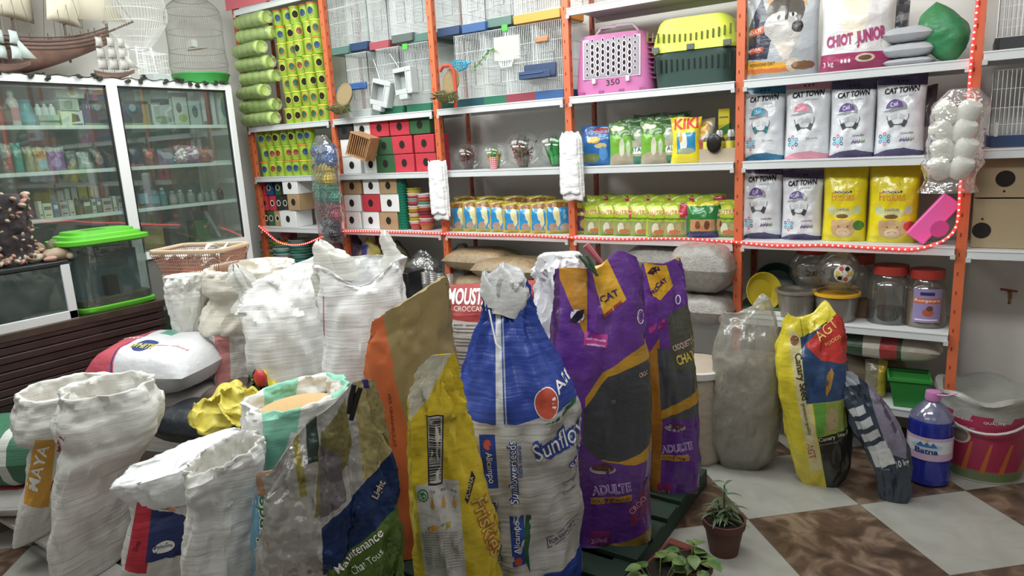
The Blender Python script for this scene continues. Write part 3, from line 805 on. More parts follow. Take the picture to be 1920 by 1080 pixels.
# coconut shells hung on two posts
cs = mat('coconut_husk', '8a7c50', .8, bump=(70, .8, 'noise', (1, 1, 1), .008), var=('6c6a3c', 12)); ci = mat('coconut_inner', '8c7850', .8, bump=(40, .6, 'noise', (1, 1, 1), .006))
def coco(px, py, label, red):
    p = atY(px, py, D-.12); t = thing('coconut_nest', label, 'coconut nest', p, .2)
    half = [(.0001, -.07), (.04, -.062), (.064, -.034), (.072, 0), (.064, 0), (.056, -.03), (.035, -.052)]
    b = MB(); b.lathe(half, cs, 22, M=Matrix.Rotation(.3, 4, 'X')); b.lathe([(.035, -.052), (.0001, -.06)], ci, 22, M=Matrix.Rotation(.3, 4, 'X')); b.build('lower_shell', t)
    b = MB(); M_ = Matrix.Translation((.03, .03, .07))@Matrix.Rotation(.25, 4, 'Y')@Matrix.Diagonal((.72, 1, 1.1, 1))@Matrix.Rotation(1.25, 4, 'X')@Matrix.Rotation(.2, 4, 'Y')
    b.lathe([(.0001, -.07), (.04, -.062), (.064, -.034), (.074, 0)], cs, 22, M=M_, nz=1); b.lathe([(.074, .0), (.066, .002), (.055, -.03), (.034, -.05), (.0001, -.058)], ci, 22, M=M_, nz=1); b.build('upper_shell', t)
    b = MB(); m = mat('moss_green', '4c6a34', .8)
    for k in range(45):
        a = random.uniform(0, 2*PI); p0 = Vector((.066*math.cos(a), .066*math.sin(a)-.01, random.uniform(-.05, -.01))); d = Vector((math.cos(a), math.sin(a)-.4, random.uniform(-1.2, .4)))*.035; s = Vector((.003, 0, .003))
        b.Fc([b.V(p0-s), b.V(p0+s), b.V(p0+d)], m)
    b.build('fibre', t)
    if red:
        b = MB(); b.tube([(-.045, .03, .13), (-.02, .03, .16), (.03, .03, .16), (.055, .03, .12), (.06, .03, -.02), (.05, .03, -.1)], .012, mat('red_felt2', 'c0402c', .8), 8); b.build('red_hoop', t)
coco(636, 196, 'open coconut shell nest hung on the post left of the cages', False); coco(835, 172, 'coconut shell nest with red hoop hung between the cage groups', True)

# ------------------------------------------------------------------ glass bowls with artificial plants
def bowl(px, z, r, plant, label, cols, cup=False):
    x = SX(px, z+r, D+.06); t = thing('glass_bowl', label, 'glass bowl', (x, D+.15, z+.001), 0, 'glass bowls on the shelf')
    b = MB(); pr = [(r*math.sin(a), r*.92-r*.92*math.cos(a)) for a in [.45+i*(2.62-.45)/14 for i in range(15)]]
    z0 = pr[0][1]; pr = [(q, w_-z0) for q, w_ in pr]
    b.lathe([(.0001, 0)]+pr+[(pr[-1][0]+.008, pr[-1][1]+.008)], bowlg, 28, nz=1); b.build('bowl', t)
    b = MB(); ms = [mat('leaf_'+c, c, .6) for c in cols]
    for k in range(150):
        a = random.uniform(0, 2*PI); s = random.uniform(.05, 1); hh = r*random.uniform(.8, 1.6); m = random.choice(ms)
        p0 = Vector((r*.3*math.cos(a)*s, r*.3*math.sin(a)*s, .012)); p2 = Vector((r*.62*s*math.cos(a)*(hh/r/1.3), r*.62*s*math.sin(a)*(hh/r/1.3), hh*(1.05-.25*s)))
        if plant == 'grass':
            sd = Vector((-math.sin(a), math.cos(a), 0))*.006; pm = p0.lerp(p2, .5)+Vector((0, 0, .012))
            i = [b.V(p0-sd), b.V(p0+sd), b.V(pm+sd), b.V(pm-sd), b.V(p2)]; b.Fc(i[:4], m); b.Fc((i[3], i[2], i[4]), m)
        else:
            b.tube([p0, p2], .0012, m, 3)
            for q in range(5):
                c = p0.lerp(p2, .3+.15*q); d = Vector((random.uniform(-1, 1), random.uniform(-1, 1), random.uniform(-.3, 1)))*.022; sd = d.cross(Vector((0, 0, 1)))*.35
                b.Fc([b.V(c), b.V(c+d*.5+sd), b.V(c+d), b.V(c+d*.5-sd)], m)
    b.build('plant', t)
    MB().lathe([(.0001, .002), (.03, .002), (.03, .012), (.0001, .014)], mat('dark_base', '2c3a30', .6), 16).build('plant_base', t)
bowl(862, 1.5016, .1, 'bush', 'glass bowl holding dark red plant, leftmost beside the red nest boxes', ('8a4a54', 'a05a64', '5c8a5c'))
bowl(912, 1.5016, .1, 'grass', 'glass bowl with yellow and green grass plant behind the checked cup', ('2c8a3c', '48a03a', 'c8a83a'))
bowl(966, 1.5016, .13, 'bush', 'large glass bowl with bushy dark red plant', ('a04a56', 'b0646c', '6a9464'))
bowl(1028, 1.5016, .13, 'grass', 'large glass bowl with bright green grass plant beside the white bag bundle', ('1f9a3c', '30b048', '188030'))
m = art('red_check', 'f0d8d8', [('p', [(0, y), (1, y), (1, y+.006), (0, y+.006)], 'c84858') for y in [i*.013 for i in range(7)]]+[('p', [(x, 0), (x+.03, 0), (x+.03, 1), (x, 1)], 'cf6070') for x in [i/12 for i in range(12)]], .5)
b = MB(); b.lathe([(.0001, 0), (.021, 0), (.028, .075), (.026, .076), (.019, .004), (.0001, .004)], m, 20); finish(b, 'paper_cup', 'small red and white checked cup before the yellow green grass bowl', 'cup', (SX(924, 1.53, D+.0), D+.01, 1.5016))

# ------------------------------------------------------------------ seed packs on the LED shelf
glossy = dict(rough=.22, sheer=.5, bump=[(30, .35, 'noise', (1, 1, 1), .006)])
blue_art = art('budgie_pack', 'b7a72c', [('p', [(.08, .12), (.9, .12), (.9, .8), (.08, .8)], '1f86c8'), ('p', [(.0, .8), (1, .8), (1, .93), (0, .93)], '7c5a20'),
    ('e', .3, .22, .16, .12, 'a58a78'), ('e', .7, .2, .18, .12, 'b09a88'), ('e', .4, .62, .1, .2, 'ddd8a0'), ('e', .46, .42, .07, .2, 'd0c890'), ('e', .68, .58, .06, .14, '7fc0dd'), ('p', [(0, 0), (1, 0), (1, .1), (0, .1)], 'b7a72c')], wob=.09, **glossy)
pp = pack(.19, .2, .075, blue_art, seed=1, lean=.05)
for i, u in enumerate((.1, .24, .38, .53, .67, .82)): pp.oval(u, .865, .055, .045, [mat('nut', 'b8703a', .5), mat('nut2', '8c4a22', .5)][i % 2], pp.uvf)
proto = None
for i, px in enumerate((862, 884, 908, 934, 962, 988, 1014, 1040)):
    x = SX(px, 1.18, D+.02); lab = f'yellow and blue bird seed pack, {ORD[i]} from left in the front row'
    if proto is None: proto = finish(pp, 'seed_pack', lab, 'seed pack', (x, D+.07, 1.0874), .42, 'blue and yellow seed packs')
    else:
        o = proto.copy(); COL.objects.link(o); o.location = (x, D+.07+.012*math.sin(i*3), 1.0874); o.rotation_euler = (0, 0, .42+.08*math.sin(i*2)); o['label'] = lab; o.scale = (1, 1, 1+.05*math.sin(i))
for i, px in enumerate((880, 925, 975, 1020)):
    o = proto.copy(); COL.objects.link(o); o.location = (SX(px, 1.3, D+.2)-.02, D+.2, 1.0874); o.rotation_euler = (0, 0, .4); o.scale = (1.05, 1, 1.13); o['label'] = f'yellow and blue seed pack in the row behind, {ORD[i]} from left'; o['group'] = 'seed packs in the back row'
gp_art = art('green_seed_pack', 'a9c42c', [('p', [(.62, .52), (1, .5), (1, .92), (.6, .92)], 'c9304a'), ('p', [(0, .5), (1, .47), (1, .53), (0, .56)], '5c8a20'), ('p', [(.06, .06), (.8, .06), (.8, .44), (.06, .46)], '8f9a5c'), ('e', .32, .24, .12, .16, 'c9cfb4'), ('e', .58, .26, .1, .14, 'b0a070'), ('e', .45, .14, .2, .07, 'b8703c'), ('p', [(.82, .02), (.97, .02), (.97, .6), (.82, .6)], '8f9894'), ('p', [(0, 0), (1, 0), (1, .04), (0, .04)], '8a9a2a'), ('e', .3, .8, .22, .1, 'c8d840')], wob=.06, **glossy)
pg = pack(.17, .2, .08, gp_art, seed=3, lean=.03)
pg.text('NUTRI', (.08, .62), (.6, .66), mat('pinkred', 'd8526a', .5), pg.uvf, ratio=.22); 
for k in range(9): pg.poly([(.83, .05+k*.055), (.96, .05+k*.055), (.96, .065+k*.055), (.83, .065+k*.055)], mat('grey_ink', '56605c', .5), pg.uvf)
gm_art = art('purple_seed_pack', 'b9a92c', [('p', [(.15, .12), (.85, .12), (.85, .62), (.15, .62)], '44345c'), ('p', [(.12, .7), (.88, .7), (.88, .85), (.12, .85)], '7a4a30'), ('e', .5, .35, .2, .16, 'b08a3c')], wob=.07, **glossy)
gd_art = art('dark_green_seed_pack', '1e7a34', [('p', [(0, .88), (1, .88), (1, 1), (0, 1)], 'd8d02c'), ('p', [(.1, .2), (.9, .2), (.9, .52), (.1, .52)], 'b98a5c'), ('e', .35, .36, .09, .12, '7a4a30'), ('e', .65, .36, .09, .12, '6a4030'), ('p', [(0, 0), (1, 0), (1, .17), (0, .17)], '2c2c6a')], wob=.05, **glossy)
pm = pack(.15, .19, .08, gm_art, seed=5); pd = pack(.17, .2, .08, gd_art, seed=6)
finish(pm, 'seed_pack', 'yellow seed pack with dark purple window just right of the post', 'seed pack', (SX(1091, 1.18, D+.03), D+.08, 1.0874), .3)
proto2 = None
for i, px in enumerate((1112, 1140, 1169, 1201, 1233, 1262)):
    x = SX(px, 1.18, D+.02); lab = f'lime green seed pack with red corner, {ORD[i]} from left in the front row'
    if proto2 is None: proto2 = finish(pg, 'seed_pack', lab, 'seed pack', (x, D+.07, 1.0874), .3, 'lime seed packs in front')
    else:
        o = proto2.copy(); COL.objects.link(o); o.location = (x, D+.07+.01*math.sin(i*3), 1.0874); o.rotation_euler = (0, 0, .3+.08*math.sin(i*2)); o['label'] = lab
for i, px in enumerate((1125, 1165, 1205, 1245, 1285, 1330)):
    o = proto2.copy(); COL.objects.link(o); o.location = (SX(px, 1.3, D+.2), D+.21, 1.0874); o.rotation_euler = (0, 0, .25); o.scale = (1.05, 1, 1.14); o['label'] = f'lime green seed pack in the row behind, {ORD[i]} from left'; o['group'] = 'lime seed packs behind'
p0 = finish(pd, 'seed_pack', 'dark green and brown seed pack right of the lime packs', 'seed pack', (SX(1312, 1.18, D+.02), D+.07, 1.0874), .25, 'dark green seed packs')
o = p0.copy(); COL.objects.link(o); o.location = (SX(1340, 1.18, D+.06), D+.12, 1.0874); o['label'] = 'dark green and brown seed pack, second from the orange post'
o = proto2.copy(); COL.objects.link(o); o.location = (SX(1364, 1.18, D+.05), D+.12, 1.0874); o['label'] = 'lime green seed pack squeezed against the orange post'; o.rotation_euler = (0, 0, .1)

# ------------------------------------------------------------------ packs on the shelf above
fish_art = art('blue_fish_pack', '1d66b0', [('p', [(0, .8), (1, .8), (1, .92), (0, .92)], '33509a'), ('e', .72, .9, .34, .08, 'b03a44'), ('e', .4, .66, .22, .09, 'd8a83c'), ('e', .62, .5, .2, .07, 'c9b070'), ('e', .3, .2, .3, .12, '6a7a44'), ('e', .7, .3, .12, .18, '4a88c8')], wob=.08, **glossy)
fp = pack(.2, .23, .08, fish_art, seed=8); fp.text('tropical', (.15, .8), (.85, .82), mat('paleblue', '9fc4e4', .5), fp.uvf, ratio=.16)
f0 = finish(fp, 'fish_food_pack', 'blue fish food pack with orange fish, left of two', 'food pack', (SX(1112, 1.6, D+.03), D+.1, 1.5016), .2)
o = f0.copy(); COL.objects.link(o); o.location = (SX(1132, 1.6, D+.07), D+.17, 1.5016); o['label'] = 'blue fish food pack half hidden behind its twin'
ga = art('green_grain_pack', '6fae30', [('p', [(0, .7), (1, .66), (1, 1), (0, 1)], '4a7a34'), ('e', .5, .1, .5, .2, 'a89c84'), ('e', .45, .42, .09, .22, 'cfd0b8'), ('e', .68, .38, .07, .2, 'b8c4a8'), ('e', .3, .86, .25, .05, 'c9c4a0')], wob=.08, **glossy)
gb = art('white_label_grain_pack', '567c4a', [('p', [(0, .78), (1, .78), (1, 1), (0, 1)], '3c6a34'), ('p', [(.08, .18), (.92, .18), (.92, .52), (.08, .52)], 'a8a494'), ('p', [(.12, .22), (.88, .24), (.88, .38), (.12, .36)], 'e6ebe8'), ('e', .5, .62, .2, .12, 'a8b4a0'), ('p', [(0, 0), (1, 0), (1, .14), (0, .14)], '35806a')], wob=.04, **glossy)
pa_ = pack(.17, .24, .09, ga, seed=11); pb_ = pack(.16, .26, .09, gb, seed=12)
pb_.text('VITALIA', (.14, .26), (.84, .28), mat('navy_ink', '1c4a60', .5), pb_.uvf, ratio=.15)
A = B2 = None
for i, (px, k, yy) in enumerate(((1162, 0, .06), (1192, 1, .09), (1222, 0, .06), (1249, 1, .09), (1178, 0, .2), (1206, 1, .2), (1238, 0, .2), (1262, 1, .2))):
    x = SX(px, 1.62, D+yy-.04); row_ = 'front' if i < 4 else 'back'; lab = (f'bright green grain pack, {row_} row, ' if k == 0 else f'dark green grain pack with white label, {row_} row, ')+ORD[i % 4]+' from left'
    src = (A, B2)[k]
    if src is None:
        o = finish((pa_, pb_)[k], 'grain_pack', lab, 'grain pack', (x, D+yy+.02, 1.5016), .3, 'green grain packs')
        if k: B2 = o
        else: A = o
    else:
        o = src.copy(); COL.objects.link(o); o.location = (x, D+yy+.02, 1.5016); o['label'] = lab; o.rotation_euler = (0, 0, .2+.1*math.sin(i))
        if i > 3: o.scale = (1, 1, 1.08)
kk = art('yellow_parrot_pack', 'ead51e', [('p', [(.22, .2), (.86, .24), (.86, .66), (.2, .66)], '2d90c8'), ('e', .45, .45, .13, .22, 'dfe6e0'), ('e', .35, .55, .07, .1, 'e0a84a'), ('e', .55, .26, .3, .07, '9aa48c')], **glossy)
kp = pack(.17, .245, .08, kk, seed=14, pinch=.12); kp.text('KIKI', (.14, .74), (.9, .76), mat('red_ink', 'd8341e', .5), kp.uvf, ratio=.3, bold=.03)
finish(kp, 'seed_pack', 'yellow seed pack with red lettering and blue parrot picture', 'seed pack', (SX(1282, 1.6, D+.02), D+.06, 1.5016), .15)
ok_ = art('clear_treat_pack', '8b8578', [('e', .5, .75, .3, .14, 'd8a030'), ('e', .5, .3, .36, .24, 'b05a50'), ('e', .5, .9, .4, .06, 'c9a02c')], wob=.15, **glossy)
finish(pack(.14, .23, .07, ok_, seed=15), 'treat_pack', 'clear pack of pinkish treats with orange label right of yellow parrot pack', 'treat pack', (SX(1311, 1.6, D+.05), D+.1, 1.5016), .1)
# card tray with small bottles
x = SX(1342, 1.53, D); tan = mat('tan_card', 'b0a088', .7)
t = thing('display_tray', 'tan card tray holding small dark bottles', 'tray', (x, D+.07, 1.5016), .05)
b = MB(); b.box((0, -.055, .035), (.19, .003, .07), tan); b.box((0, .055, .03), (.19, .003, .06), tan); b.box((-.094, 0, .03), (.003, .11, .06), tan); b.box((.094, 0, .03), (.003, .11, .06), tan); b.box((0, 0, .0015), (.19, .11, .003), tan); b.build('tray_body', t)
bl = mat('dark_liquid', '3a3428', .25); cap = mat('clear_cap', 'b9bcb4', .3); yl = mat('yellow_label', 'd8ce3c', .5)
tb = None
for i in range(3):
    for j in range(2):
        lab = f'small bottle with yellow label in the tan tray, {ORD[i]} from left, {"front" if j == 0 else "rear"} row'
        loc = (x-.06+.06*i, D+.047+.048*j, 1.5046)
        if tb is None:
            tb = thing('supplement_bottle', lab, 'bottle', loc, .1, 'bottles in the tan tray')
            MB().lathe([(.0001, 0), (.021, .001), (.022, .01), (.022, .1), (.018, .118), (.011, .125), (.0001, .126)], bl, 16).build('bottle_body', tb)
            MB().lathe([(.0001, .125), (.012, .125), (.012, .15), (.007, .162), (.0001, .163)], cap, 14).build('cap', tb)
            MB().lathe([(.0226, .055), (.0226, .105)], yl, 16, nz=1).build('paper_label', tb)
        else: dup(tb, loc, .1, lab)
b = MB(); ob = b; b.ball((x-.01, D-.0, 1.6), .04, mat('black_oval', '1a1512', .3), 14, (1, .25, 1.3)); finish(b, 'oval_bottle', 'black oval bottle standing before the tan tray bottles', 'bottle', (0, 0, 0))
ybm = art('yellow_box_print', 'e6d324', [('p', [(0, .42), (1, .55), (1, .72), (0, .6)], '3f8a3a'), ('e', .5, .2, .3, .1, '3f8a3a'), ('e', .5, .2, .2, .07, 'e8e0a0'), ('p', [(.1, .82), (.9, .82), (.9, .85), (.1, .85)], '7a7a20'), ('p', [(0, 0), (1, 0), (1, .06), (0, .06)], 'd87a28')])
b = MB(); b.box((0, 0, .14), (.06, .05, .28), ybm); finish(b, 'product_box', 'tall yellow box with green bands standing behind the small bottles', 'box', (SX(1354, 1.75, D+.15), D+.2, 1.62-.1184), .1, bev=.002)

# ------------------------------------------------------------------ pet carriers
pkm = mat('pink_carrier', 'b95f99', .4); gry = mat('grey_window', '8f8a94', .35); wri = mat('white_edge', 'd9c8d8', .4)
xa, xb = SX(1070, 1.93, D+.02), SX(1212, 1.93, D+.02); wP = xb-xa
t = thing('pet_carrier', 'pink pet carrier with grey perforated front and white handle', 'pet carrier', ((xa+xb)/2, D+.17, 1.9074), .12)
def rbox_(b, w, d, h, m, z0=0, top=.8, e=5, n=48, rows=12, f=None):
    P = []
    for j in range(rows+1):
        v = j/rows; sc = (1-(1-top)*v**1.5)*(1 if .06 < v < .9 else (.97 if v <= .06 else 1-.09*(v-.9)*10))
        row = []
        for k in range(n):
            a = 2*PI*k/n; c, s = math.cos(a), math.sin(a); q = (abs(c)**e+abs(s)**e)**(-1/e)
            row.append((w/2*c*q*sc, d/2*s*q*(1-(1-top)*.6*v), z0+h*v))
        P.append(row)
    I = b.grid(P, m, True); b.Fc(I[0][::-1], m, False); b.Fc(I[-1], m, False)
b = MB(); rbox_(b, wP*.98, .26, .33, pkm, top=.86)
for k in range(9): b.box((wP*.44, -.05, .07+k*.027), (.05, .09, .008), mat('dark_pink', '8f3c78', .5), .5)
for k in range(4): b.box((-.18+.12*k, -.13, .012), (.03, .006, .016), mat('dark_pink', '8f3c78', .5))
b.freeze(); b.text('350', (-.03, .045), (.05, .05), blk, ratio=.4)
b.build('shell', t)
b = MB(); b.box((0, -.128, .19), (.34, .012, .22), wri); b.box((0, -.135, .19), (.325, .006, .205), gry)
Mw = Matrix.Rotation(-.05, 4, 'X')
for i in range(10):
    for j in range(6):
        cx = -.142+i*.0315; cz = .105+j*.034+(.017 if i % 2 else 0)
        r_ = .0165 if 0 < i < 9 and cz < .27 else .01
        b.disc((cx, -.1395, cz), r_*.8, r_*1.15, wri, 12); b.disc((cx, -.1402, cz), r_*.5, r_*.85, dark, 12)
b.build('window', t, rot=(-.06, 0, 0))
for s in (-.1, .1): MB().box((s, -.14, .075), (.022, .012, .03), wri).build('latch', t, bev=.003)
b = MB(); b.tube([(-.13, -.02, .32), (-.12, -.02, .345), (-.09, -.02, .372), (0, -.02, .382), (.1, -.02, .38), (.13, -.02, .345), (.14, -.02, .32)], [.006, .006, .01, .011, .01, .006, .006], wri, 8); b.build('handle', t)

ylm = mat('lemon_plastic', 'dcec44', .4); dkg = mat('dark_green_plastic', '26423c', .4)
xa, xb = SX(1212, 1.93, D+.02), SX(1382, 1.93, D+.02); wP = xb-xa-.03
t = thing('pet_carrier', 'pet carrier with lemon yellow top and dark green base', 'pet carrier', ((xa+xb)/2-.01, D+.18, 1.9074), .06)
b = MB(); rbox_(b, wP*.9, .27, .19, dkg, 0, 1.08)
for k in range(14): b.box((-.2+k*.031, -.139, .115+.00*k), (.008, .01, .05-.0*abs(k-6)+.006*abs(k-6.5)*.6), mat('slot_dark', '101b18', .8))
b.build('base', t)
b = MB(); rbox_(b, wP*.99, .3, .17, ylm, .185, .8)
for k in range(17): b.box((-.235+k*.0293, -.146+.0, .25+.0014*(k-8)**2*.25), (.008, .012, .035+.002*abs(k-8)), mat('slot_olive', '5e6420', .8), M=Matrix.Rotation(-.1, 4, 'X'))
b.build('top', t)
for s in (-.19, 0, .19): MB().box((s, -.152, .2), (.04, .012, .03), mat('grey_clip', '55605c', .5)).build('clip', t, bev=.002)

# ------------------------------------------------------------------ large bags on the right bay
foil = dict(rough=.28, sheer=.4, bump=CREASE)
def bagon(px0, px1, pyt, z, d, m, seed, Y=D+.05, **k):
    x, w, h = onshelf(px0, px1, pyt, z, Y); return x, w, h, pack(w, h, d, m, seed=seed, nu=20, nv=30, **k)
hus = art('husky_bag', 'a9aeb4', [('e', .78, .6, .3, .3, 'b9bec4'), ('p', [(.0, .06), (.72, .06), (.6, .16), (.0, .22)], 'e0a024'), ('p', [(0, .07), (.7, .07), (.68, .1), (0, .13)], 'd8713a'),
    ('p', [(.2, .95), (.36, .5), (.3, .22), (0, .24), (0, .6)], '33364a'), ('p', [(.02, .5), (.24, .52), (.24, .6), (.02, .58)], 'd8602c'), ('p', [(.02, .3), (.24, .31), (.24, .37), (.02, .36)], 'c84a2c'),
    ('p', [(.26, .98), (.3, .8), (.46, .82)], 'c9a27c'), ('p', [(.66, .86), (.8, 1), (.84, .78)], 'c9a27c'), ('e', .54, .74, .27, .2, '5a544e'), ('e', .48, .58, .24, .17, 'b3b0ac'), ('e', .56, .46, .2, .16, 'bdbab6'), ('p', [(.38, .4), (.7, .38), (.6, .2), (.52, .2)], 'cfc6bc'),
    ('p', [(.53, .9), (.6, .9), (.58, .64), (.54, .64)], '4a423e'), ('e', .72, .56, .08, .07, '2a2624'), ('e', .45, .68, .06, .03, 'd8dcd8'), ('e', .45, .68, .025, .03, '1c2022'), ('e', .65, .7, .05, .025, 'd8dcd8'), ('e', .65, .7, .02, .025, '1c2022'),
    ('e', .66, .14, .09, .08, 'c9b8a4'), ('e', .8, .12, .16, .05, '7a5434')], wob=.03, **foil)
x, w, h, b = bagon(1397, 1530, -22, 1.9074, .13, hus, 21)
b.text('ADULTE', (.03, .52), (.22, .54), wht, b.uvf, ratio=.22); b.text('NATURAL', (.03, .32), (.22, .33), wht, b.uvf, ratio=.2); b.text('POISSONS DIET', (.06, .15), (.42, .15), blk, b.uvf, ratio=.1)
finish(b, 'dog_food_bag', 'silver dog food bag with grey husky face and orange stripe', 'food bag', (x, D+.1, 1.9074), .12, 'large food bags')
chi = art('puppy_bag', 'd9d7da', [('p', [(0, 0), (1, 0), (1, .2), (.0, .22)], 'a02c5c'), ('e', .45, .68, .2, .3, 'e4dcc8'), ('e', .44, .95, .17, .13, 'e6d8b8'), ('e', .43, .9, .025, .025, '3a2c28'), ('e', .37, .97, .018, .02, '3a2c28'), ('e', .5, .97, .018, .02, '3a2c28'), ('e', .62, .14, .13, .05, 'c9b8a4'), ('e', .62, .14, .09, .03, '6c4a34'), ('p', [(.82, .24), (.98, .24), (.98, .76), (.82, .7)], 'c9cbc9'), ('e', .88, .28, .05, .045, 'e6e6e0')], **foil)
x, w, h, b = bagon(1532, 1672, -30, 1.9074, .13, chi, 22)
pl = mat('plum_ink', 'a8326c', .5); b.text('CHIOT', (.1, .3), (.45, .32), pl, b.uvf, ratio=.36, bold=.05); b.text('JUNIOR', (.5, .31), (.88, .36), pl, b.uvf, ratio=.36, bold=.05)
b.text('3 kg', (.06, .07), (.2, .08), wht, b.uvf, ratio=.4); b.poly([(.47, .3), (.5, .33), (.56, .4), (.54, .34)], mat('leafink', '6a7a3a', .5), b.uvf)
for k in range(3): b.oval(.31+.05*k, .12, .014, .025, wht, b.uvf, seg=8)
finish(b, 'dog_food_bag', 'white dog food bag with cream puppy and plum lettering', 'food bag', (x+.005, D+.1, 1.9074), .08, 'large food bags')
x, w, h, b = bagon(1640, 1690, 0, 1.9074, .1, art('dark_silver_bag', '4c4e54', [('p', [(0, .6), (1, .7), (1, .8), (0, .7)], '8c9098')], **foil), 23, Y=D+.2)
finish(b, 'food_bag', 'dark foil bag standing behind the puppy food bag', 'food bag', (x+.02, D+.22, 1.9074), .08)
# bags of cat sand
def cattown(name, band, capc, px0, px1, pyt, z, label, seed, bandtop=True, bands='3c3458', lav=True):
    m = art(name, 'd3d6dc', [('p', [(0, .9), (1, .86), (1, 1), (0, 1)], band), ('p', [(0, 0), (1, 0), (1, .05), (.6, .1), (.25, .08), (0, .02)], band)], wob=.015, **foil)
    x, w, h, b = bagon(px0, px1, pyt, z, .11, m, seed, wr=.006)
    cp = mat('ink_'+capc, capc, .5); gi = mat('ink_grey', '8d9298', .5); dk = mat('ink_dark', '3c4048', .5); f = b.uvf
    b.text('CAT TOWN', (.16, .775), (.84, .795), blk, f, ratio=.1, bold=.045, slant=.15)
    b.text('natural cat litter', (.45, .735), (.72, .74), gi, f, ratio=.07)
    b.oval(.47, .59, .16, .1, gi, f, a0=-.2, a1=PI+.2); b.oval(.38, .59, .17, .115, cp, f, off=.002, a0=.15, a1=PI+.1); b.poly([(.14, .56), (.3, .585), (.5, .58), (.34, .555)], gi, f, off=.0022)
    b.text('Cool', (.3, .61), (.44, .63), wht, f, ratio=.4, off=.003)
    b.oval(.45, .5, .22, .115, dk, f, ring=.012, a0=-3.2, a1=.2, off=.0013)
    for s, ang in ((-1, .6), (1, -.6)):
        c = (.45+s*.13, .405); V = []
        for du, dv in ((-.045, .06), (.045, .06), (.045, -.055), (-.045, -.055)):
            V.append((c[0]+du*math.cos(ang*1)-dv*math.sin(ang)*.9*1, c[1]+du*math.sin(ang)*.5+dv*math.cos(ang)*.8))
        b.poly(V, dk if capc != '2f98c0' else mat('ink_teal', '2f7f86', .5), f, off=.0024)
    b.poly([(.3, .5), (.42, .53), (.45, .47), (.33, .45)], mat('ink_pale', 'b9bec4', .5), f); b.poly([(.5, .53), (.6, .5), (.57, .45), (.47, .47)], mat('ink_pale', 'b9bec4', .5), f)
    fc = (.21, .22)
    for k in range(6):
        a = PI/6+k*PI/3; b.oval(fc[0]+.095*math.cos(a), fc[1]+.062*math.sin(a), .036, .026, mat('flw%d' % (k % 3), ('3a9cc0', 'd0607c', '2c5a8c')[k % 3], .5), f, seg=10, ring=.014)
    b.oval(fc[0], fc[1], .06, .042, mat('ink_cyan', '8ccbd8', .5), f, seg=12)
    if lav:
        li = mat('lavender', '6a5a88', .6); lg = mat('stem_green', '6e8a54', .6)
        for k in range(12): b.poly([(.5+.024*k, .18+.012*(k % 3)), (.52+.024*k, .22+.02*(k % 2)), (.535+.024*k, .18)], li if k < 8 else lg, f)
        b.text('Lavender', (.52, .27), (.78, .275), dk, f, ratio=.12)
    else: b.text('Baby powder', (.5, .25), (.75, .25), gi, f, ratio=.12)
    for k in range(3): b.oval(.42+.09*k, .925, .022, .016, blk, f, seg=8)
    o = finish(b, 'cat_litter_bag', label, 'litter bag', (x, D+.1, z), .06, 'cat litter bags'); return o
cattown('litter_teal', '1f6f98', '2f98c0', 1390, 1466, 158, 1.5016, 'white cat litter bag with teal band and blue cap picture', 31, lav=False)
cattown('litter_pink', 'd88ca0', 'd87a94', 1467, 1552, 148, 1.5016, 'white cat litter bag with pink band and pink cap picture', 32, lav=False)
cattown('litter_violet', '453a68', '5a4090', 1551, 1636, 149, 1.5016, 'purple banded cat litter bag beside the pink one, upper row', 33)
cattown('litter_violet2', '453a68', '5a4090', 1636, 1730, 140, 1.5016, 'purple banded cat litter bag, rightmost of the upper row', 34)
cattown('litter_violet3', '453a68', '5a4090', 1387, 1461, 310, 1.0874, 'purple banded cat litter bag next to the orange post, lower row', 35)
cattown('litter_violet4', '453a68', '5a4090', 1461, 1537, 319, 1.0874, 'purple banded cat litter bag beside the yellow bags, lower row', 36)
x, w, h, b = bagon(1700, 1745, 160, 1.5016, .1, art('dark_back_bag', '8d8d90', [('p', [(0, .4), (1, .4), (1, 1), (0, 1)], '55515a')], **foil), 37, Y=D+.2)
finish(b, 'litter_bag', 'grey bag standing behind the rightmost upper cat litter bag', 'litter bag', (x+.01, D+.22, 1.5016), .05)
def friskies(px0, px1, pyt, label, dot, seed):
    m = art('yellow_cat_bag%d' % seed, 'e6d40e', [('e', .5, .17, .28, .12, 'c9a878'), ('e', .28, .24, .06, .05, 'c9a878'), ('e', .7, .24, .06, .05, 'c9a878'), ('e', .5, .12, .15, .06, 'dcc49c'), ('e', .48, .37, .24, .07, 'd0cf90'), ('e', .47, .33, .14, .028, '7a5a2c'), ('e', .22, .41, .08, .055, 'b9c9a0'), ('e', .8, .41, .08, .05, 'b9c9a0'), ('e', .84, .21, .12, .065, dot), ('p', [(0, 0), (.04, 0), (.04, 1), (0, 1)], 'cdbb10'), ('p', [(.28, .625), (.66, .625), (.66, .65), (.28, .65)], '2a2c30')], wob=.012, rough=.22, sheer=.5, bump=CREASE)
    x, w, h, b = bagon(px0, px1, pyt, 1.0874, .11, m, seed, wr=.005); f = b.uvf
    b.text('PURINA', (.32, .63), (.62, .63), wht, f, ratio=.11); b.text('Friskies', (.22, .53), (.72, .535), mat('orange_ink', 'd8923a', .5), f, ratio=.22, bold=.01)
    b.text('3 SAVEURS', (.34, .4), (.62, .4), mat('olive_ink', '6c6a20', .5), f, ratio=.12)
    for s in (-1, 1):
        b.oval(.5+s*.1, .2, .02, .008, mat('brown_ink', '6a4a2c', .5), f, seg=8); b.poly([(.5, .15), (.5+s*.08, .125), (.5+s*.09, .13)], mat('brown_ink', '6a4a2c', .5), f)
    finish(b, 'cat_food_bag', label, 'food bag', (x, D+.1, 1.0874), .05, 'yellow cat food bags')
friskies(1537, 1621, 306, 'yellow cat food bag with cat face and green dot', '3f8a3c', 41)
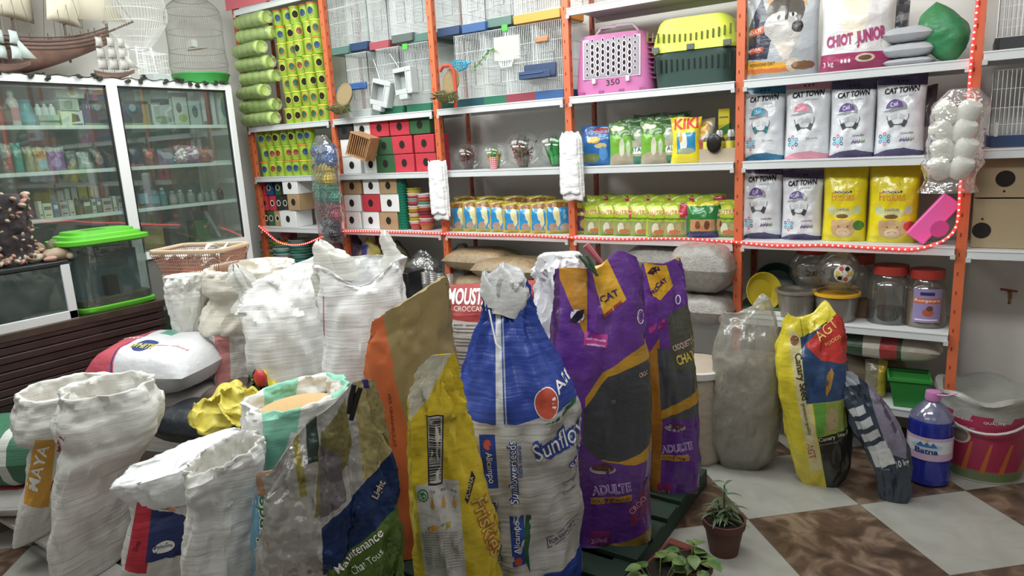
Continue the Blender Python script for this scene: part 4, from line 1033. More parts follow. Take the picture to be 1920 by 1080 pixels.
friskies(1622, 1719, 304, 'yellow cat food bag with cat face and red dot', 'd8453a', 42)
# grey pillow packs and the green bag
gy = mat('silver_pillow', 'a9adb3', .3, bump=CREASE)
def pillow(x, y, z, w, d, h, m, rz, name, label, cat, seed=1, group=None, rx=0, wr=.003):
    b = MB(); n = 20
    for s in (1, -1):
        P = []
        for j in range(n+1):
            row = []
            for i in range(n+1):
                u, v = -1+2*i/n, -1+2*j/n; t = ((1-u**4)*(1-v**4))**.55
                row.append((u*w/2*(1-.06*v*v), v*d/2*(1-.08*u*u), h/2+s*h/2*t+fbm(u*2+seed, v*2, s)*wr*(1-u**8)*(1-v**8), (u*.5+.5, v*.5+.5)))
            P.append(row if s > 0 else row[::-1])
        b.grid(P, m)
    b.freeze(); o = b.build(name, None, (x, y, z), (rx, 0, rz)); return tag(o, label, cat, group), b
xg = SX(1703, 1.93, D+.06)
for k, (zz, hh) in enumerate(((1.9085, .035), (1.945, .065), (2.012, .07))):
    pillow(xg-.005*k, D+.12, zz, .21, .17, hh, gy, .05*k-.05, 'grey_pillow_pack', f'silver grey pillow pack, {["bottom", "middle", "top"][k]} of three beside the green bag', 'pack', k, 'grey pillow packs')
gnb = mat('green_polythene', '2c8a58', .4, bump=CREASE, var=('3a7a44', 8, .2))
b = MB(); P = []
for j in range(25):
    v = j/24; rr = .5*math.sin(PI*min(1, v*1.02))**.6*(1 if v < .6 else 1-.35*(v-.6)); row = []
    for k in range(30):
        a = 2*PI*k/30; f_ = 1+.16*fbm(math.cos(a)*1.5, v*4, math.sin(a)*1.5)
        row.append((.17*rr*math.cos(a)*f_*1.15-.07*v, .15*rr*math.sin(a)*f_, .27*v))
    P.append(row)
b.grid(P, gnb, True); finish(b, 'green_bag', 'green plastic bag slumped beside the grey pillow packs', 'bag', (SX(1790, 1.95, D+.05)-.015, D+.12, 1.9074), 0)
# pink plastic scoop holder standing askew
pkk = mat('hot_pink_plastic', 'ee5aae', .4); p = atY(1750, 410, D+.0)
t = thing('pink_scoop', 'hot pink plastic scoop holder standing askew beside the yellow bags', 'scoop', (p[0], D+.03, p[2]-.004)); t.rotation_euler = (0, .65, .1)
b = MB(); b.box((0, 0, 0), (.09, .05, .235), pkk); b.build('body', t, bev=.006)
b = MB(); b.disc((.046, -.0262, -.02), .035, .04, mat('hot_pink_dark', 'c23c8a', .5)); b.build('thumb_hole', t)
# white heart-shaped rolls in a film bag tied to the right post
p = atY(1790, 265, D-.09); t = thing('bagged_paper_rolls', 'film bag of white pads hung on the rope lit post', 'bagged rolls', p)
wp = mat('white_pad', 'dcdcd4', .7)
for j in range(4):
    for s in (-1, 1):
        b = MB(); M_ = Matrix.Rotation(s*.5, 4, 'Y')
        b.lathe([(.0001, -.05), (.036, -.045), (.045, -.02), (.045, .03), (.034, .048), (.0001, .05)], wp, 16, M=M_@Matrix.Rotation(.5, 4, 'X'), sx=1, sy=.8)
        b.build('pad', t, (s*.04-.01*(j % 2), 0, .12-.078*j))
b = MB(); P = []
for j in range(25):
    v = j/24; rr = (min(1, .5+v*3.5)) if v < .7 else 1+.12*math.sin(v*20); row = []
    for k in range(28):
        a = 2*PI*k/28; f_ = 1+.07*fbm(math.cos(a)*2, v*8, math.sin(a)*2); row.append((.108*rr*f_*math.cos(a)+.03*(1-v)-.012, .062*rr*f_*math.sin(a), .22-.44*v))
    P.append(row)
b.grid(P, clear('pad_film', 'ffffff', .2, .1, .1, 'e8e8e4', (22, .7)), True); b.build('film_bag', t)

# ------------------------------------------------------------------ low shelves of the right bay
def tub(name, label, cat, px, z, Y, r0, r1, h, m, inner=None, group=None, rim=None, seg=28, lid=None):
    t = thing(name, label, cat, (SX(px, z+h/2, Y), Y, z+.001), 0, group)
    MB().lathe([(.0001, 0), (r0, 0), (r1, h), (r1-.004, h), (r0-.004, .005), (.0001, .005)], m, seg).build('tub', t)
    if rim: MB().lathe([(r1, h-.012), (r1+.008, h-.01), (r1+.008, h+.004), (r1-.004, h+.004)], rim, seg, nz=1).build('rim', t)
    if inner: MB().lathe([(.0001, .006), (r0-.006, .006), (r0+(r1-r0)*.6-.006, h*.6), (.0001, h*.62)], inner, seg).build('contents', t)
    if lid: MB().lathe([(r1+.006, h-.006), (r1+.007, h+.008), (.0001, h+.012)], lid, seg).build('lid', t)
    return t
milky = clear('milky_plastic', 'e6e2dc', .1, .2, .45, '9c968c'); dbr = mat('dark_feed', '4c4038', .8, bump=(90, 1, 'noise', (1, 1, 1), .006))
yb = mat('yellow_bowl', 'c9b420', .4); Z4 = .677
b = MB(); b.lathe([(.0001, 0), (.07, 0), (.1, .045), (.105, .045), (.102, .038), (.07, -.006), (.0001, -.006)], yb, 26)
o = finish(b, 'yellow_bowl', 'yellow plastic bowl leaning on its side by the post', 'bowl', (SX(1418, .77, D+.1)+.02, D+.1, .79), .5); o.rotation_euler = (1.25, .5, .6)
b = MB(); b.lathe([(.0001, 0), (.09, 0), (.12, .05), (.125, .05), (.09, -.005), (.0001, -.005)], dkg, 24); o = finish(b, 'dark_green_bowl', 'dark green bowl leaning behind the yellow bowl', 'bowl', (SX(1452, .8, D+.2), D+.24, .8), 0); o.rotation_euler = (1.2, .2, .1)
b = MB(); b.box((0, 0, .012), (.3, .24, .024), mat('white_tray', 'c9ccc4', .5)); b.box((0, 0, .03), (.28, .22, .01), mat('greenish_tray', '4c6a44', .5)); finish(b, 'shallow_tray', 'white and green shallow tray under the yellow bowl', 'tray', (SX(1425, .69, D+.1)+.02, D+.16, Z4), 0, bev=.004)
tub('open_tub', 'cloudy plastic tub with grey rim, no lid, on the low shelf', 'tub', 1493, Z4, D+.09, .082, .1, .14, milky, dbr, rim=milky)
tub('yellow_rimmed_tub', 'cloudy tub with bright yellow rim under the round jar', 'tub', 1568, Z4, D+.09, .09, .105, .14, milky, dbr, rim=mat('yellow_rim', 'e0a81c', .4))
jarg = clear('jar_plastic', 'f4f6f4', .2, .04, .1, 'b4b2ac')
def jar(px, z, Y, r, h, label, lidc, fill, fillh, round_=False, neck=.7, lay=None, group='plastic jars'):
    t = thing('plastic_jar', label, 'jar', (SX(px, z+h/2, Y), Y, z+.001), 0, group)
    if round_: pr = [(r*.6, 0), (r*.95, h*.2), (r, h*.45), (r*.9, h*.72), (r*neck, h*.88), (r*neck, h)]
    else: pr = [(r*.96, 0), (r, h*.05), (r, h*.62), (r*.93, h*.76), (r*neck, h*.88), (r*neck, h)]
    q = [tuple(p) for p in crom(pr, 4)]
    MB().lathe([(.0001, 0)]+q, jarg, 28, nz=1).build('jar_body', t)
    if lidc: MB().lathe([(r*neck+.004, h*.9), (r*neck+.01, h*.9), (r*neck+.01, h+.016), (.0001, h+.018)], lidc, 24).build('lid', t)
    if fill: MB().lathe([(.0001, .004), (r*.9, .005), (r*.94, .02), (r*.94, fillh), (.0001, fillh+.004)], fill, 24).build('contents', t)
    return t
rl = mat('red_lid', 'b03428', .4)
jar(1668, Z4, D+.14, .1, .27, 'plastic jar with red lid and dark contents on the low shelf', rl, mat('dark_pellets', '2c2f30', .7), .06)
t = jar(1736, Z4, D+.13, .092, .26, 'plastic jar of brown feed with purple label and red lid', rl, mat('brown_feed', '8a6f4c', .8), .17)
la = art('purple_label', '8e80b0', [('p', [(.02, .56), (.98, .56), (.98, .72), (.02, .72)], 'c8603c'), ('p', [(.25, .8), (.75, .8), (.75, .9), (.25, .9)], '2c2c5c'), ('e', .55, .3, .2, .12, 'b0543c'), ('p', [(.1, .06), (.9, .06), (.9, .1), (.1, .1)], 'd8d4e0'), ('e', .6, .42, .12, .08, '6a3c34')])
b = MB(); P = []
for j in range(9): P.append([(.0945*math.sin(a), -.0945*math.cos(a), .03+.165*j/8, (.5+a/1.3, j/8)) for a in [-.65+1.3*i/14 for i in range(15)]])
b.grid(P, la); b.freeze(); b.text('Rongeurs', (-.05, .132), (.05, .132), wht, ratio=.14); b.build('label_sheet', t, rot=(0, 0, .1))
for px, sc, lab in ((1520, .115, 'round clear jar with red lid lying over the tub, 280 written on it'), (1572, .105, 'round clear jar with cartoon sticker resting on the yellow rimmed tub')):
    first = px == 1520
    t = thing('round_jar', lab, 'jar', (SX(px, .9, D+.12 if not first else D+.2), D+.1 if not first else D+.22, .827 if not first else .677), 0, 'plastic jars'); t.rotation_euler = (0, 0, .2)
    z0 = .0 if not first else .12; k = 1
    MB().lathe([(.0001, z0)]+[(sc*math.sin(a), z0+sc-sc*math.cos(a)*1) for a in [.3+i*2.3/12 for i in range(13)]], jarg, 26, nz=1).build('jar_body', t)
    if first: MB().lathe([(sc*.62, z0+sc*1.72), (sc*.68, z0+sc*1.72), (sc*.68, z0+sc*1.9), (.0001, z0+sc*1.92)], rl, 24).build('lid', t)
    b = MB(); 
    if first:
        MB().lathe([(.0001, 0), (.085, 0), (.09, .1), (.07, .12), (.0001, .121)], milky, 20).build('lower_bowl', t)
        b.ball((0, 0, z0+sc), sc*.999, jarg, 24); b.freeze(); b2 = MB(); b2.tree = b.tree; b2.text('280', (-.03, z0+sc-.02), (.06, z0+sc-.02), blk, ratio=.32); b2.build('handwriting', t)
    else:
        b.ball((0, 0, z0+sc), sc*.999, jarg, 24); b.freeze(); b2 = MB(); b2.tree = b.tree; b2.oval(.02, z0+sc, .045, .045, mat('sticker_pale', 'd8d4c4', .5)); 
        for q in range(6): b2.oval(.02+.028*math.cos(q), z0+sc+.028*math.sin(q), .011, .011, [mat('sticker_y', 'c9b43a', .5), blk, mat('sticker_r', 'b8503c', .5)][q % 3], off=.002)
        b2.build('sticker', t)
jar(1612, Z4, D+.26, .08, .3, 'plastic jar with red lid far back on the low shelf', rl, None, 0)
b = MB(); b.box((0, 0, .045), (.1, .1, .09), mat('brown_box', '6a4c38', .7)); finish(b, 'small_brown_box', 'small brown box between the yellow rimmed tub and jar', 'box', (SX(1622, .7, D+.2), D+.2, Z4), .1)
tub('green_bucket', 'square green bucket of feed on the bottom shelf', 'bucket', 1702, .277, D+.07, .085, .125, .15, mat('green_bucket_plastic', '2f8f38', .4), mat('red_feed', '4a3826', .9, bump=(90, 1, 'noise', (1, 1, 1), .006)), seg=4, rim=mat('green_bucket_plastic'))
bpy.data.objects['green_bucket'].rotation_euler = (0, 0, .9)
o, b = pillow(SX(1660, .6, D+.1), D+.13, .49, .5, .2, .13, art('flag_bag', '3c5a40', [('p', [(.3, 0), (.6, 0), (.62, 1), (.34, 1)], 'c9c2b4'), ('p', [(.46, 0), (.62, 0), (.7, 1), (.56, 1)], 'b23a3a'), ('p', [(.66, 0), (1, 0), (1, 1), (.72, 1)], 'b0a898')], .35, bump=CREASE), 0, 'pasta_bag', 'long clear bag with green white red bands lying on brown sacks', 'bag')
x, w, h, b = bagon(1618, 1660, 675, .277, .08, art('small_yellow_pack', '86806a', [('p', [(.6, 0), (1, 0), (1, 1), (.6, 1)], 'c0a430')], **foil), 51, Y=D+.1); finish(b, 'feed_pack', 'grey and yellow pack on the bottom shelf behind the canary bag', 'feed pack', (x, D+.12, .277), .1)
o, b = pillow(SX(1600, .4, D+.2), D+.24, .277, .5, .2, .21, mat('brown_sack_fabric', '6f5f4c', .8), 0, 'brown_sack', 'brown sack on the bottom shelf under the banded bag', 'sack')

# ------------------------------------------------------------------ last bay: cages, wooden boxes, tap
bx = mat('light_plywood', 'a3916f', .6, bump=(12, .2, 'noise', (1, 1, 5), .004))
for k, (px, py, z) in enumerate(((1840, 432, 1.076), (1885, 335, 1.304))):
    t = thing('wooden_nest_box', f'wide plywood nest box with round hole, {["lower", "upper"][k]} of two right of the lit post', 'nest box', (.405, D+.2, z), 0, 'plywood nest boxes')
    MB().box((0, 0, .111), (.72, .3, .222), bx).build('box_body', t, bev=.003)
    p = atY(px, py, D+.05); b = MB(); b.disc((p[0]-.405, -.152, p[2]-z), .036, .036, dark); b.disc((p[0]-.405, -.152, p[2]-z+(.052 if k == 0 else -.055)), .005, .005, dark, 8); b.build('entrance_hole', t)
t = make_cage(.7, .33, .3, tc_['navy'], 'bird_cage', wire, 'wide wire cage with dark blue tray on the shelf right of the lit post', (44, 20)); t.location = (.43, D+.21, 1.521)
t = make_cage(.7, .42, .3, tc_['black'], 'bird_cage', wirew, 'wide wire cage with dark tray, uppermost right of the lit post', (44, 20)); t.location = (.43, D+.21, 1.931)
b = MB(); b.box((0, 0, 0), (.012, .004, .06), whitem); finish(b, 'white_clip', 'small white clip on the wide cage right of the hanging pads', 'clip', atY(1868, 243, D+.045))
p = atY(1893, 548, 4.1); t = thing('water_tap', 'small rusty water tap on the wall above the bucket', 'tap', p)
b = MB(); b.tube([(0, .02, 0), (0, -.05, 0), (.0, -.06, -.02), (0, -.06, -.045)], .009, mat('brass', '9c8458', .35, .8), 8); b.build('spout', t)
b = MB(); b.tube([(-.04, -.03, .02), (.03, -.03, .012)], .006, mat('red_handle', 'a0402c', .5), 6); b.build('handle', t)

# ------------------------------------------------------------------ inside the glass cabinet (things face +x)
def cabx(px0, px1, z, X=-4.86):
    y0, y1 = SY(px0, z, X), SY(px1, z, X); return (y0+y1)/2, abs(y1-y0)
def cabh(pyt, y, z, X=-4.86):
    a, b = z, z+1
    for _ in range(24):
        m = (a+b)/2
        if proj(X, y, m)[1] > pyt: a = m
        else: b = m
    return a-z
CW = {c: mat('c_'+c, c, .45) for c in ()}
def cm(c, r=.4): return mat('c_'+c, c, r)
NB = 0
def cbx(px0, px1, pyt, z, col_, label, regs=None, d=.09, X=-4.86, word=None, wc='f0f0f0', cat='box', name='boxed_product', rz=0, grp='boxes in the cabinet', z0=0):
    global NB; NB += 1
    y, w = cabx(px0, px1, z+.06, X); h = cabh(pyt, y, z+z0, X); w = max(.02, w-.006)
    m = art('cab_print%d' % NB, col_, regs or [], .35)
    b = MB(); b.box((0, 0, h/2), (w, d, h), m); b.freeze()
    if word: b.text(word, (-w*.38, h*.66), (w*.38, h*.66), cm(wc), ratio=.22)
    return tag(b.build(name, None, (X, y, z+z0+.001), (0, 0, PI/2+rz), bev=.0015), label, cat, grp)
def cbo(px, pyt, z, r, col_, capc, label, labc=None, X=-4.86, shape=0, grp='bottles in the cabinet', name='bottle'):
    y, _ = cabx(px, px+1, z+.05, X); h = cabh(pyt, y, z, X)
    t = thing(name, label, 'bottle', (X, y, z+.001), 0, grp)
    k = .45 if shape == 0 else .8
    MB().lathe([(.0001, 0), (r*.95, .001), (r, .008), (r, h*.62), (r*.85, h*.74), (r*k, h*.82), (r*k, h*.86), (.0001, h*.865)], cm(col_, .25), 16).build('bottle_body', t)
    MB().lathe([(r*k*1.1, h*.86), (r*k*1.1, h*.96), (r*k*.6, h), (.0001, h)], cm(capc), 14).build('cap', t)
    if labc: MB().lathe([(r*1.02, h*.15), (r*1.02, h*.52)], cm(labc), 16, nz=1).build('paper_label', t)
    return t
z1, z2, z3, z4 = CZ[0]+.0, CZ[1], CZ[2], CZ[3]
z1 += .001; z2 += .001; z3 += .001; z4 += .001
cbo(6, 183, z1, .045, '4a3a34', '2c2826', 'dark round bottle at the left end of the top cabinet shelf', '6c5444')
cbo(26, 170, z1, .035, 'c9bcb8', 'd8d4d0', 'pale pink spray bottle between dark and teal bottles', 'c87a80')
cbo(50, 186, z1, .042, '2f8a98', '1f6c84', 'large teal bottle on the top cabinet shelf', '3fa0b0', shape=1)
for i, px in enumerate((70, 83, 96)): cbo(px, 195, z1+.055, .02, 'd2dad8', 'e2e8e6', f'small white dropper bottle, {ORD[i]} from left in the row of three')
cbx(65, 105, 217, z1, '9fb4a6', 'pale green carton under the three dropper bottles', [('p', [(0, .3), (1, .3), (1, .5), (0, .5)], '5c7a6a')])
cbx(107, 150, 208, z1, 'cfd2d4', 'white box with black gadget picture, lower of the pile', [('p', [(.45, .2), (.85, .3), (.8, .7), (.5, .8)], '25282c'), ('p', [(.45, .03), (.95, .03), (.95, .14), (.45, .14)], '4c5056')])
cbx(108, 146, 187, z1, '93a894', 'green and white box stacked on the gadget box', [('e', .45, .5, .25, .35, '6f8a62'), ('p', [(.6, .0), (1, 0), (1, 1), (.7, 1)], 'b7c2b4')], z0=.088)
cbx(105, 160, 170, z1, '8e9c8c', 'flat pale green box topmost of the pile', [('e', .6, .5, .2, .4, 'c2c8a0')], z0=.172)
cbx(150, 206, 190, z1, '1f3d66', 'dark blue box with yellow corner and dark ornament picture', [('p', [(.75, .4), (1, .4), (1, 1), (.7, 1)], 'a88a3c'), ('e', .55, .45, .3, .35, '2c2a28'), ('e', .5, .75, .12, .15, '8c9494'), ('p', [(0, 0), (1, 0), (1, .1), (0, .1)], '8a9440')], word='HYDRO', wc='9fb4c8')
cbx(163, 202, 171, z1, '3f5c9a', 'blue box with red spot lying on the ornament box', [('e', .35, .45, .14, .3, 'c04a68'), ('p', [(0, .7), (1, .7), (1, .9), (0, .9)], '6c84b4')], z0=.134)
cbx(222, 276, 190, z1, '1c3860', 'dark box with ornament picture just right of the middle frame post', [('p', [(.7, .1), (1, .1), (1, .9), (.75, .9)], '8c7a4a'), ('e', .5, .42, .24, .35, '23201f'), ('e', .4, .72, .12, .15, '8c9494'), ('p', [(0, 0), (1, 0), (1, .1), (0, .1)], '8a9440')])
cbx(228, 316, 170, z1, '6d8472', 'long green box lying across the ornament box', [('p', [(0, 0), (.25, 0), (.25, 1), (0, 1)], '2c3a34')], z0=.142)
cbx(279, 319, 186, z1, 'a4aaa8', 'grey white box with small device picture', [('p', [(.4, .75), (.8, .78), (.8, .88), (.4, .85)], '2c3030'), ('e', .5, .2, .4, .15, '70805c')])
cbx(320, 348, 183, z1, 'b2b8b0', 'white and green box, left of the two with cloth pictures', [('e', .4, .62, .2, .18, '3a4a40'), ('e', .6, .25, .3, .14, '97a04c')])
cbx(349, 372, 190, z1, '9aa8a0', 'white and green box, right of the two with cloth pictures', [('e', .5, .55, .25, .25, '3a5048')])
cbx(374, 382, 160, z1, 'b6b2b6', 'thin pale pink pack standing upright near the cabinet end', [('p', [(0, 0), (1, 0), (1, .1), (0, .1)], '7a4a50')])
cbx(383, 391, 160, z1, '222024', 'thin black tube pack standing upright near the cabinet end', [])
cbx(392, 400, 162, z1, 'c0c2c4', 'thin white pack standing upright near the cabinet end', [])
cbx(404, 432, 168, z1, 'b8bcc2', 'white box with blue print at the right end of the top shelf', [('e', .5, .5, .3, .3, '3a6a9c')])
# second shelf: bags of treats
def cpk(px0, px1, pyt, z, col_, regs, label, seed, word=None, wc='f0f0f0'):
    y, w = cabx(px0, px1, z+.07, -4.84); h = cabh(pyt, y, z, -4.84)
    b = pack(w, h, .05, art('cab_pack%d' % seed, col_, regs, .25, sheer=.4, bump=[(40, .4, 'noise', (1, 1, 1), .006)]), seed=seed, nu=10, nv=14)
    if word: b.text(word, (.15, .6), (.85, .62), cm(wc), b.uvf, ratio=.18)
    tag(b.build('treat_bag', None, (-4.84, y, z), (0, 0, PI/2)), label, 'bag', 'treat bags in the cabinet')
cpk(3, 24, 270, z2, '8a5a4c', [('p', [(0, .5), (1, .6), (1, 1), (0, 1)], '8c9488'), ('e', .4, .25, .3, .15, 'a0403c')], 'brown and grey treat bag, leftmost on the second cabinet shelf', 61)
cpk(24, 43, 268, z2, '3f9a8c', [], 'teal treat bag with white lettering', 62, 'JATT')
cpk(45, 64, 275, z2, '8f8a50', [('e', .5, .6, .3, .2, 'a89c60')], 'olive treat bag right of the teal one', 63)
cpk(62, 89, 276, z2, 'b09c5c', [('p', [(.1, .55), (.95, .6), (.9, .85), (.1, .8)], 'c87a34'), ('e', .55, .3, .3, .2, '8ab0c4')], 'gold treat bag with orange band', 64)
cpk(88, 122, 276, z2, '8a4f9c', [('e', .4, .35, .28, .2, 'b088c4'), ('p', [(0, .8), (1, .8), (1, 1), (0, 1)], 'a89aa0')], 'shiny purple treat bag', 65)
cpk(122, 143, 283, z2, '5c6868', [('e', .5, .4, .3, .2, '8c989c')], 'small dark grey treat bag right of the purple bag', 66)
cpk(144, 167, 285, z2, 'a0a8a8', [('p', [(.2, .3), (.8, .3), (.8, .7), (.2, .7)], 'c9cecc')], 'grey and white treat bag in the left pane', 67)
cpk(170, 195, 279, z2, '2a2626', [('e', .5, .45, .3, .25, '8c7c70')], 'black treat bag, left of two by the middle frame post', 68)
cpk(195, 219, 279, z2, '302a2c', [('e', .5, .45, .3, .25, '6c5c54')], 'black treat bag, right of two by the middle frame post', 69)
cpk(240, 268, 275, z2, '17304a', [('p', [(0, 0), (1, 0), (1, .12), (0, .12)], 'c84a5c')], 'dark navy treat bag right of the middle frame post', 70)
cpk(268, 291, 277, z2, '7a4448', [('e', .4, .6, .3, .2, 'c8604c'), ('e', .7, .3, .2, .2, '3c4a5c')], 'red brown treat bag in the right pane', 71)
cpk(295, 327, 278, z2, '4a6a8c', [('e', .5, .55, .35, .2, '8ca0b0'), ('e', .5, .9, .4, .06, 'a04858')], 'steel blue treat bag in the right pane', 72)
cpk(327, 351, 272, z2, '8c7074', [('e', .5, .6, .3, .2, 'a88c90')], 'dusty pink treat bag in the right pane', 73)
cpk(351, 375, 274, z2, '8a4a74', [('e', .5, .5, .3, .24, 'a88c98')], 'magenta treat bag in the right pane', 74)
cpk(375, 394, 276, z2, 'a8543c', [], 'rust orange treat bag in the right pane', 75)
b = MB(); b.box((0, 0, .006), (.12, .2, .012), whitem); y, _ = cabx(398, 432, z2); finish(b, 'white_tray', 'thin white tray at the right end of the second cabinet shelf', 'tray', (-4.88, y, z2), .1, bev=.003)
# third shelf: medicine boxes, two layers
boxes = [(70, 76, 378, 'b4c0cc'), (77, 95, 382, 'c9cec8'), (96, 107, 379, '2f5278'), (109, 125, 379, 'a8aaa4'), (125, 137, 376, 'c2bcac'), (139, 151, 376, '6a4a3a'), (152, 168, 374, '4c4a54'), (168, 177, 374, 'a8b4bc'), (177, 187, 373, '3c5484'), (188, 207, 372, 'b0a4a0'), (208, 216, 368, 'c0c2be'), (217, 228, 368, 'b4b6b2')]
for i, (a, c, t_, col_) in enumerate(boxes):
    cbx(a, c, t_, z3, col_, f'small medicine box, {ORD[i]} from left on the third cabinet shelf', [('p', [(.1, .55), (.9, .55), (.9, .8), (.1, .8)], '4a5c70' if i % 2 else 'c8ccc8'), ('p', [(.2, .15), (.8, .15), (.8, .25), (.2, .25)], '8c5c50' if i % 3 else '3c4c5c')], d=.05, X=-4.82, grp='medicine boxes, front layer')
up2 = [(93, 104, 350, '8c7a3c'), (108, 120, 358, 'a8aaa8'), (122, 132, 354, 'bdbdb8'), (134, 146, 352, 'b4b2a8'), (147, 165, 348, 'b8a43c'), (166, 176, 348, 'c0a430'), (177, 186, 348, 'b08a50'), (187, 196, 343, 'b05c58'), (196, 205, 346, 'c0a49c')]
for i, (a, c, t_, col_) in enumerate(up2):
    cbx(a, c, t_, z3, col_, f'medicine box in the raised back layer, {ORD[i]} from left', [('p', [(.2, .4), (.8, .4), (.8, .6), (.2, .6)], '6c5c40' if i % 2 else '7c8488')], d=.05, X=-4.93, grp='medicine boxes, back layer', z0=.0)
cbx(2, 38, 372, z3, '8c6a58', 'brown carton at the left end of the third cabinet shelf')
for i, (px, t_, r, c, k, l) in enumerate([(268, 338, .035, '1c2428', '101416', '7aa0b8'), (290, 350, .03, '4c7484', '2c3c44', '6c98ac'), (305, 352, .028, '4a7c88', 'b0b8b4', None), (323, 358, .028, '707c78', '9aa39c', '8c948c'), (338, 356, .026, '76807c', 'a8aca4', None), (357, 356, .03, '80827c', 'c0c0b4', None), (374, 362, .022, '8c8c84', '9c9c8c', None), (387, 360, .022, '84867c', 'a8a894', None), (399, 355, .022, '8c8a80', 'b0a878', None), (412, 350, .024, '3c3834', 'c05030', None)]):
    cbo(px, t_, z3, r, c, k, f'small bottle, {ORD[i]} from left behind the right cabinet pane', l, grp='bottles behind the right pane')
b = MB(); b.lathe([(.0001, 0), (.04, 0), (.04, .05), (.0001, .052)], cm('4c4c48'), 18); y, _ = cabx(322, 324, z3, -4.95); finish(b, 'round_tin', 'dark round tin behind the small bottles in the right pane', 'tin', (-4.95, y, z3+.0), 0)
# lowest cabinet shelf
for i, (a, c, t_, col_) in enumerate([(262, 300, 425, '8a7c34'), (310, 345, 412, '4c4c44'), (360, 385, 412, '4c7a3c'), (120, 160, 440, '6c6a60'), (175, 225, 430, '5c5a54')]):
    cbx(a, c, t_, z4, col_, ['mustard box on the lowest cabinet shelf', 'dark box in the middle of the lowest right cabinet shelf', 'green box on the lowest cabinet shelf', 'grey box low behind the green lidded tank', 'dim grey box low beside the middle frame post'][i], d=.12, X=-4.95)
t = thing('aquarium_siphon', 'clear tube siphon leaning inside the right end of the cabinet', 'siphon', (-4.84, SY(425, 1.1), z4)); 
MB().tube([(0, 0, .02), (0, -.1, .24)], .014, clear('siphon_tube', 'f4f8f8', .25, .05, .3), 12).build('tube', t)
MB().lathe([(.02, .23), (.03, .26), (.012, .3), (.0001, .3)], cm('26282c'), 14, c=(0, -.1, 0)).build('bulb', t)
t = thing('red_net_rod', 'thin red rod leaning on the lowest cabinet shelf', 'rod', (-4.85, SY(385, 1.1), z4+.005)); MB().tube([(0, .06, 0), (0, -.16, .09)], .006, cm('8c3c40'), 6).build('rod', t)

# ------------------------------------------------------------------ on top of the cabinet
zt = CT+.003
hull = mat('ship_wood', '7a5648', .6, bump=(8, .3, 'noise', (1, 1, 12), .006), var=('5c4038', 14)); sailm = mat('sail_cloth', 'ded6c0', .8); hulld = mat('ship_stand', '5b4b44', .6)
def ship(loc, rz, L, label, lift=0, rows=2, sailc=None, brace=1.0, masts=(-.28, 0, .26)):
    t = thing('model_sailing_ship', label, 'model ship', loc, rz); s = L; sm_ = sailc or sailm
    P = []
    for i in range(23):
        u = i/22; x = (u-.5)*s; bw = .11*s*(math.sin(PI*min(1, u*1.02+.03))**.55 if u < .97 else .08); top = .19*s+.09*s*(2*abs(u-.45))**2.2; bot = .02*s+.2*s*max(0, (u-.48)/.52)**1.3
        row = []
        for j in range(13):
            a = PI*j/12; row.append((x, -bw*math.cos(a)*(.9+.1*math.sin(a)), top-(top-bot)*math.sin(a)**.7))
        P.append(row)
    b = MB(); b.grid(P, hull)
    b.grid([[(r[0][0], r[0][1]*.98, r[0][2]-.01*s), (r[-1][0], r[-1][1]*.98, r[-1][2]-.01*s)] for r in P], hull); b.build('hull', t, solid=.003)
    b = MB()
    for k in range(4):
        zz = .055*s*k
        for sd in (0, -1):
            b.tube([(r[sd][0], r[sd][1]*(1.02+.0*k), r[sd][2]-zz*.35+.008*s) for r in P], .0045*s, hulld, 4)
    for i in range(0, 23, 2):
        for sd in (0, -1): b.tube([(P[i][sd][0], P[i][sd][1], P[i][sd][2]), (P[i][sd][0], P[i][sd][1], P[i][sd][2]+.03*s)], .003*s, hulld, 4)
    b.build('railing', t)
    b = MB(); b.box((0, 0, .0075*s), (.55*s, .16*s, .015*s), hulld); b.box((-.15*s, 0, .02*s), (.03*s, .1*s, .03*s), hulld); b.box((.12*s, 0, .02*s), (.03*s, .1*s, .03*s), hulld); b.build('stand', t)
    b = MB(); b.tube([(.47*s, 0, .27*s), (.66*s, 0, .36*s)], .006*s, hulld, 6); b.build('bowsprit', t)
    for m_, x in enumerate([q*s for q in masts]):
        MB().tube([(x, 0, .1*s), (x, 0, .95*s)], .006*s, hulld, 6).build('mast', t)
        for q in range(rows):
            b = MB(); P2 = []; w = (.155-.02*q)*s; z0 = (.3+.3*q)*s; hh = .26*s
            for j in range(9):
                v = j/8; P2.append([(x+bl*math.cos(brace)+u*w*(1-.12*v)*math.sin(brace), u*w*(1-.12*v)*math.cos(brace)-bl*math.sin(brace), z0+hh*v) for u, bl in [(-1+2*i/10, .06*s*math.sin(PI*v)*math.cos((-1+2*i/10)*1.4)+.01*s) for i in range(11)]])
            b.grid(P2, sm_); b.tube([(x-w*math.sin(brace), -w*math.cos(brace), z0+hh), (x+w*math.sin(brace), w*math.cos(brace), z0+hh)], .005*s, hulld, 5); b.build('sail', t, solid=.002)
    b = MB(); i = [b.V((.3*s, 0, .75*s)), b.V((.62*s, 0, .35*s)), b.V((.34*s, .02*s, .34*s))]; b.Fc(i, sm_); b.build('jib', t, solid=.003)
    b = MB()
    for x, z_ in ((-.28, .9), (0, .9), (.26, .9)):
        for sd in (-1, 1):
            for k in (-.06, 0, .06): b.tube([(x*s, 0, z_*s), (x*s+k*s, sd*.1*s, .22*s)], .0015*s, cm('6c6058'), 3)
    b.tube([(.26*s, 0, .9*s), (.66*s, 0, .36*s)], .0015*s, cm('6c6058'), 3); b.build('rigging', t)
    return t
a = SY(70, 2.4, -5.0)
ship((-5.02, SY(22, 2.45, -5.02), zt), PI/2, 1.2, 'large model sailing ship with cream sails and brown hull on the cabinet', masts=(-.3, .02, .27))
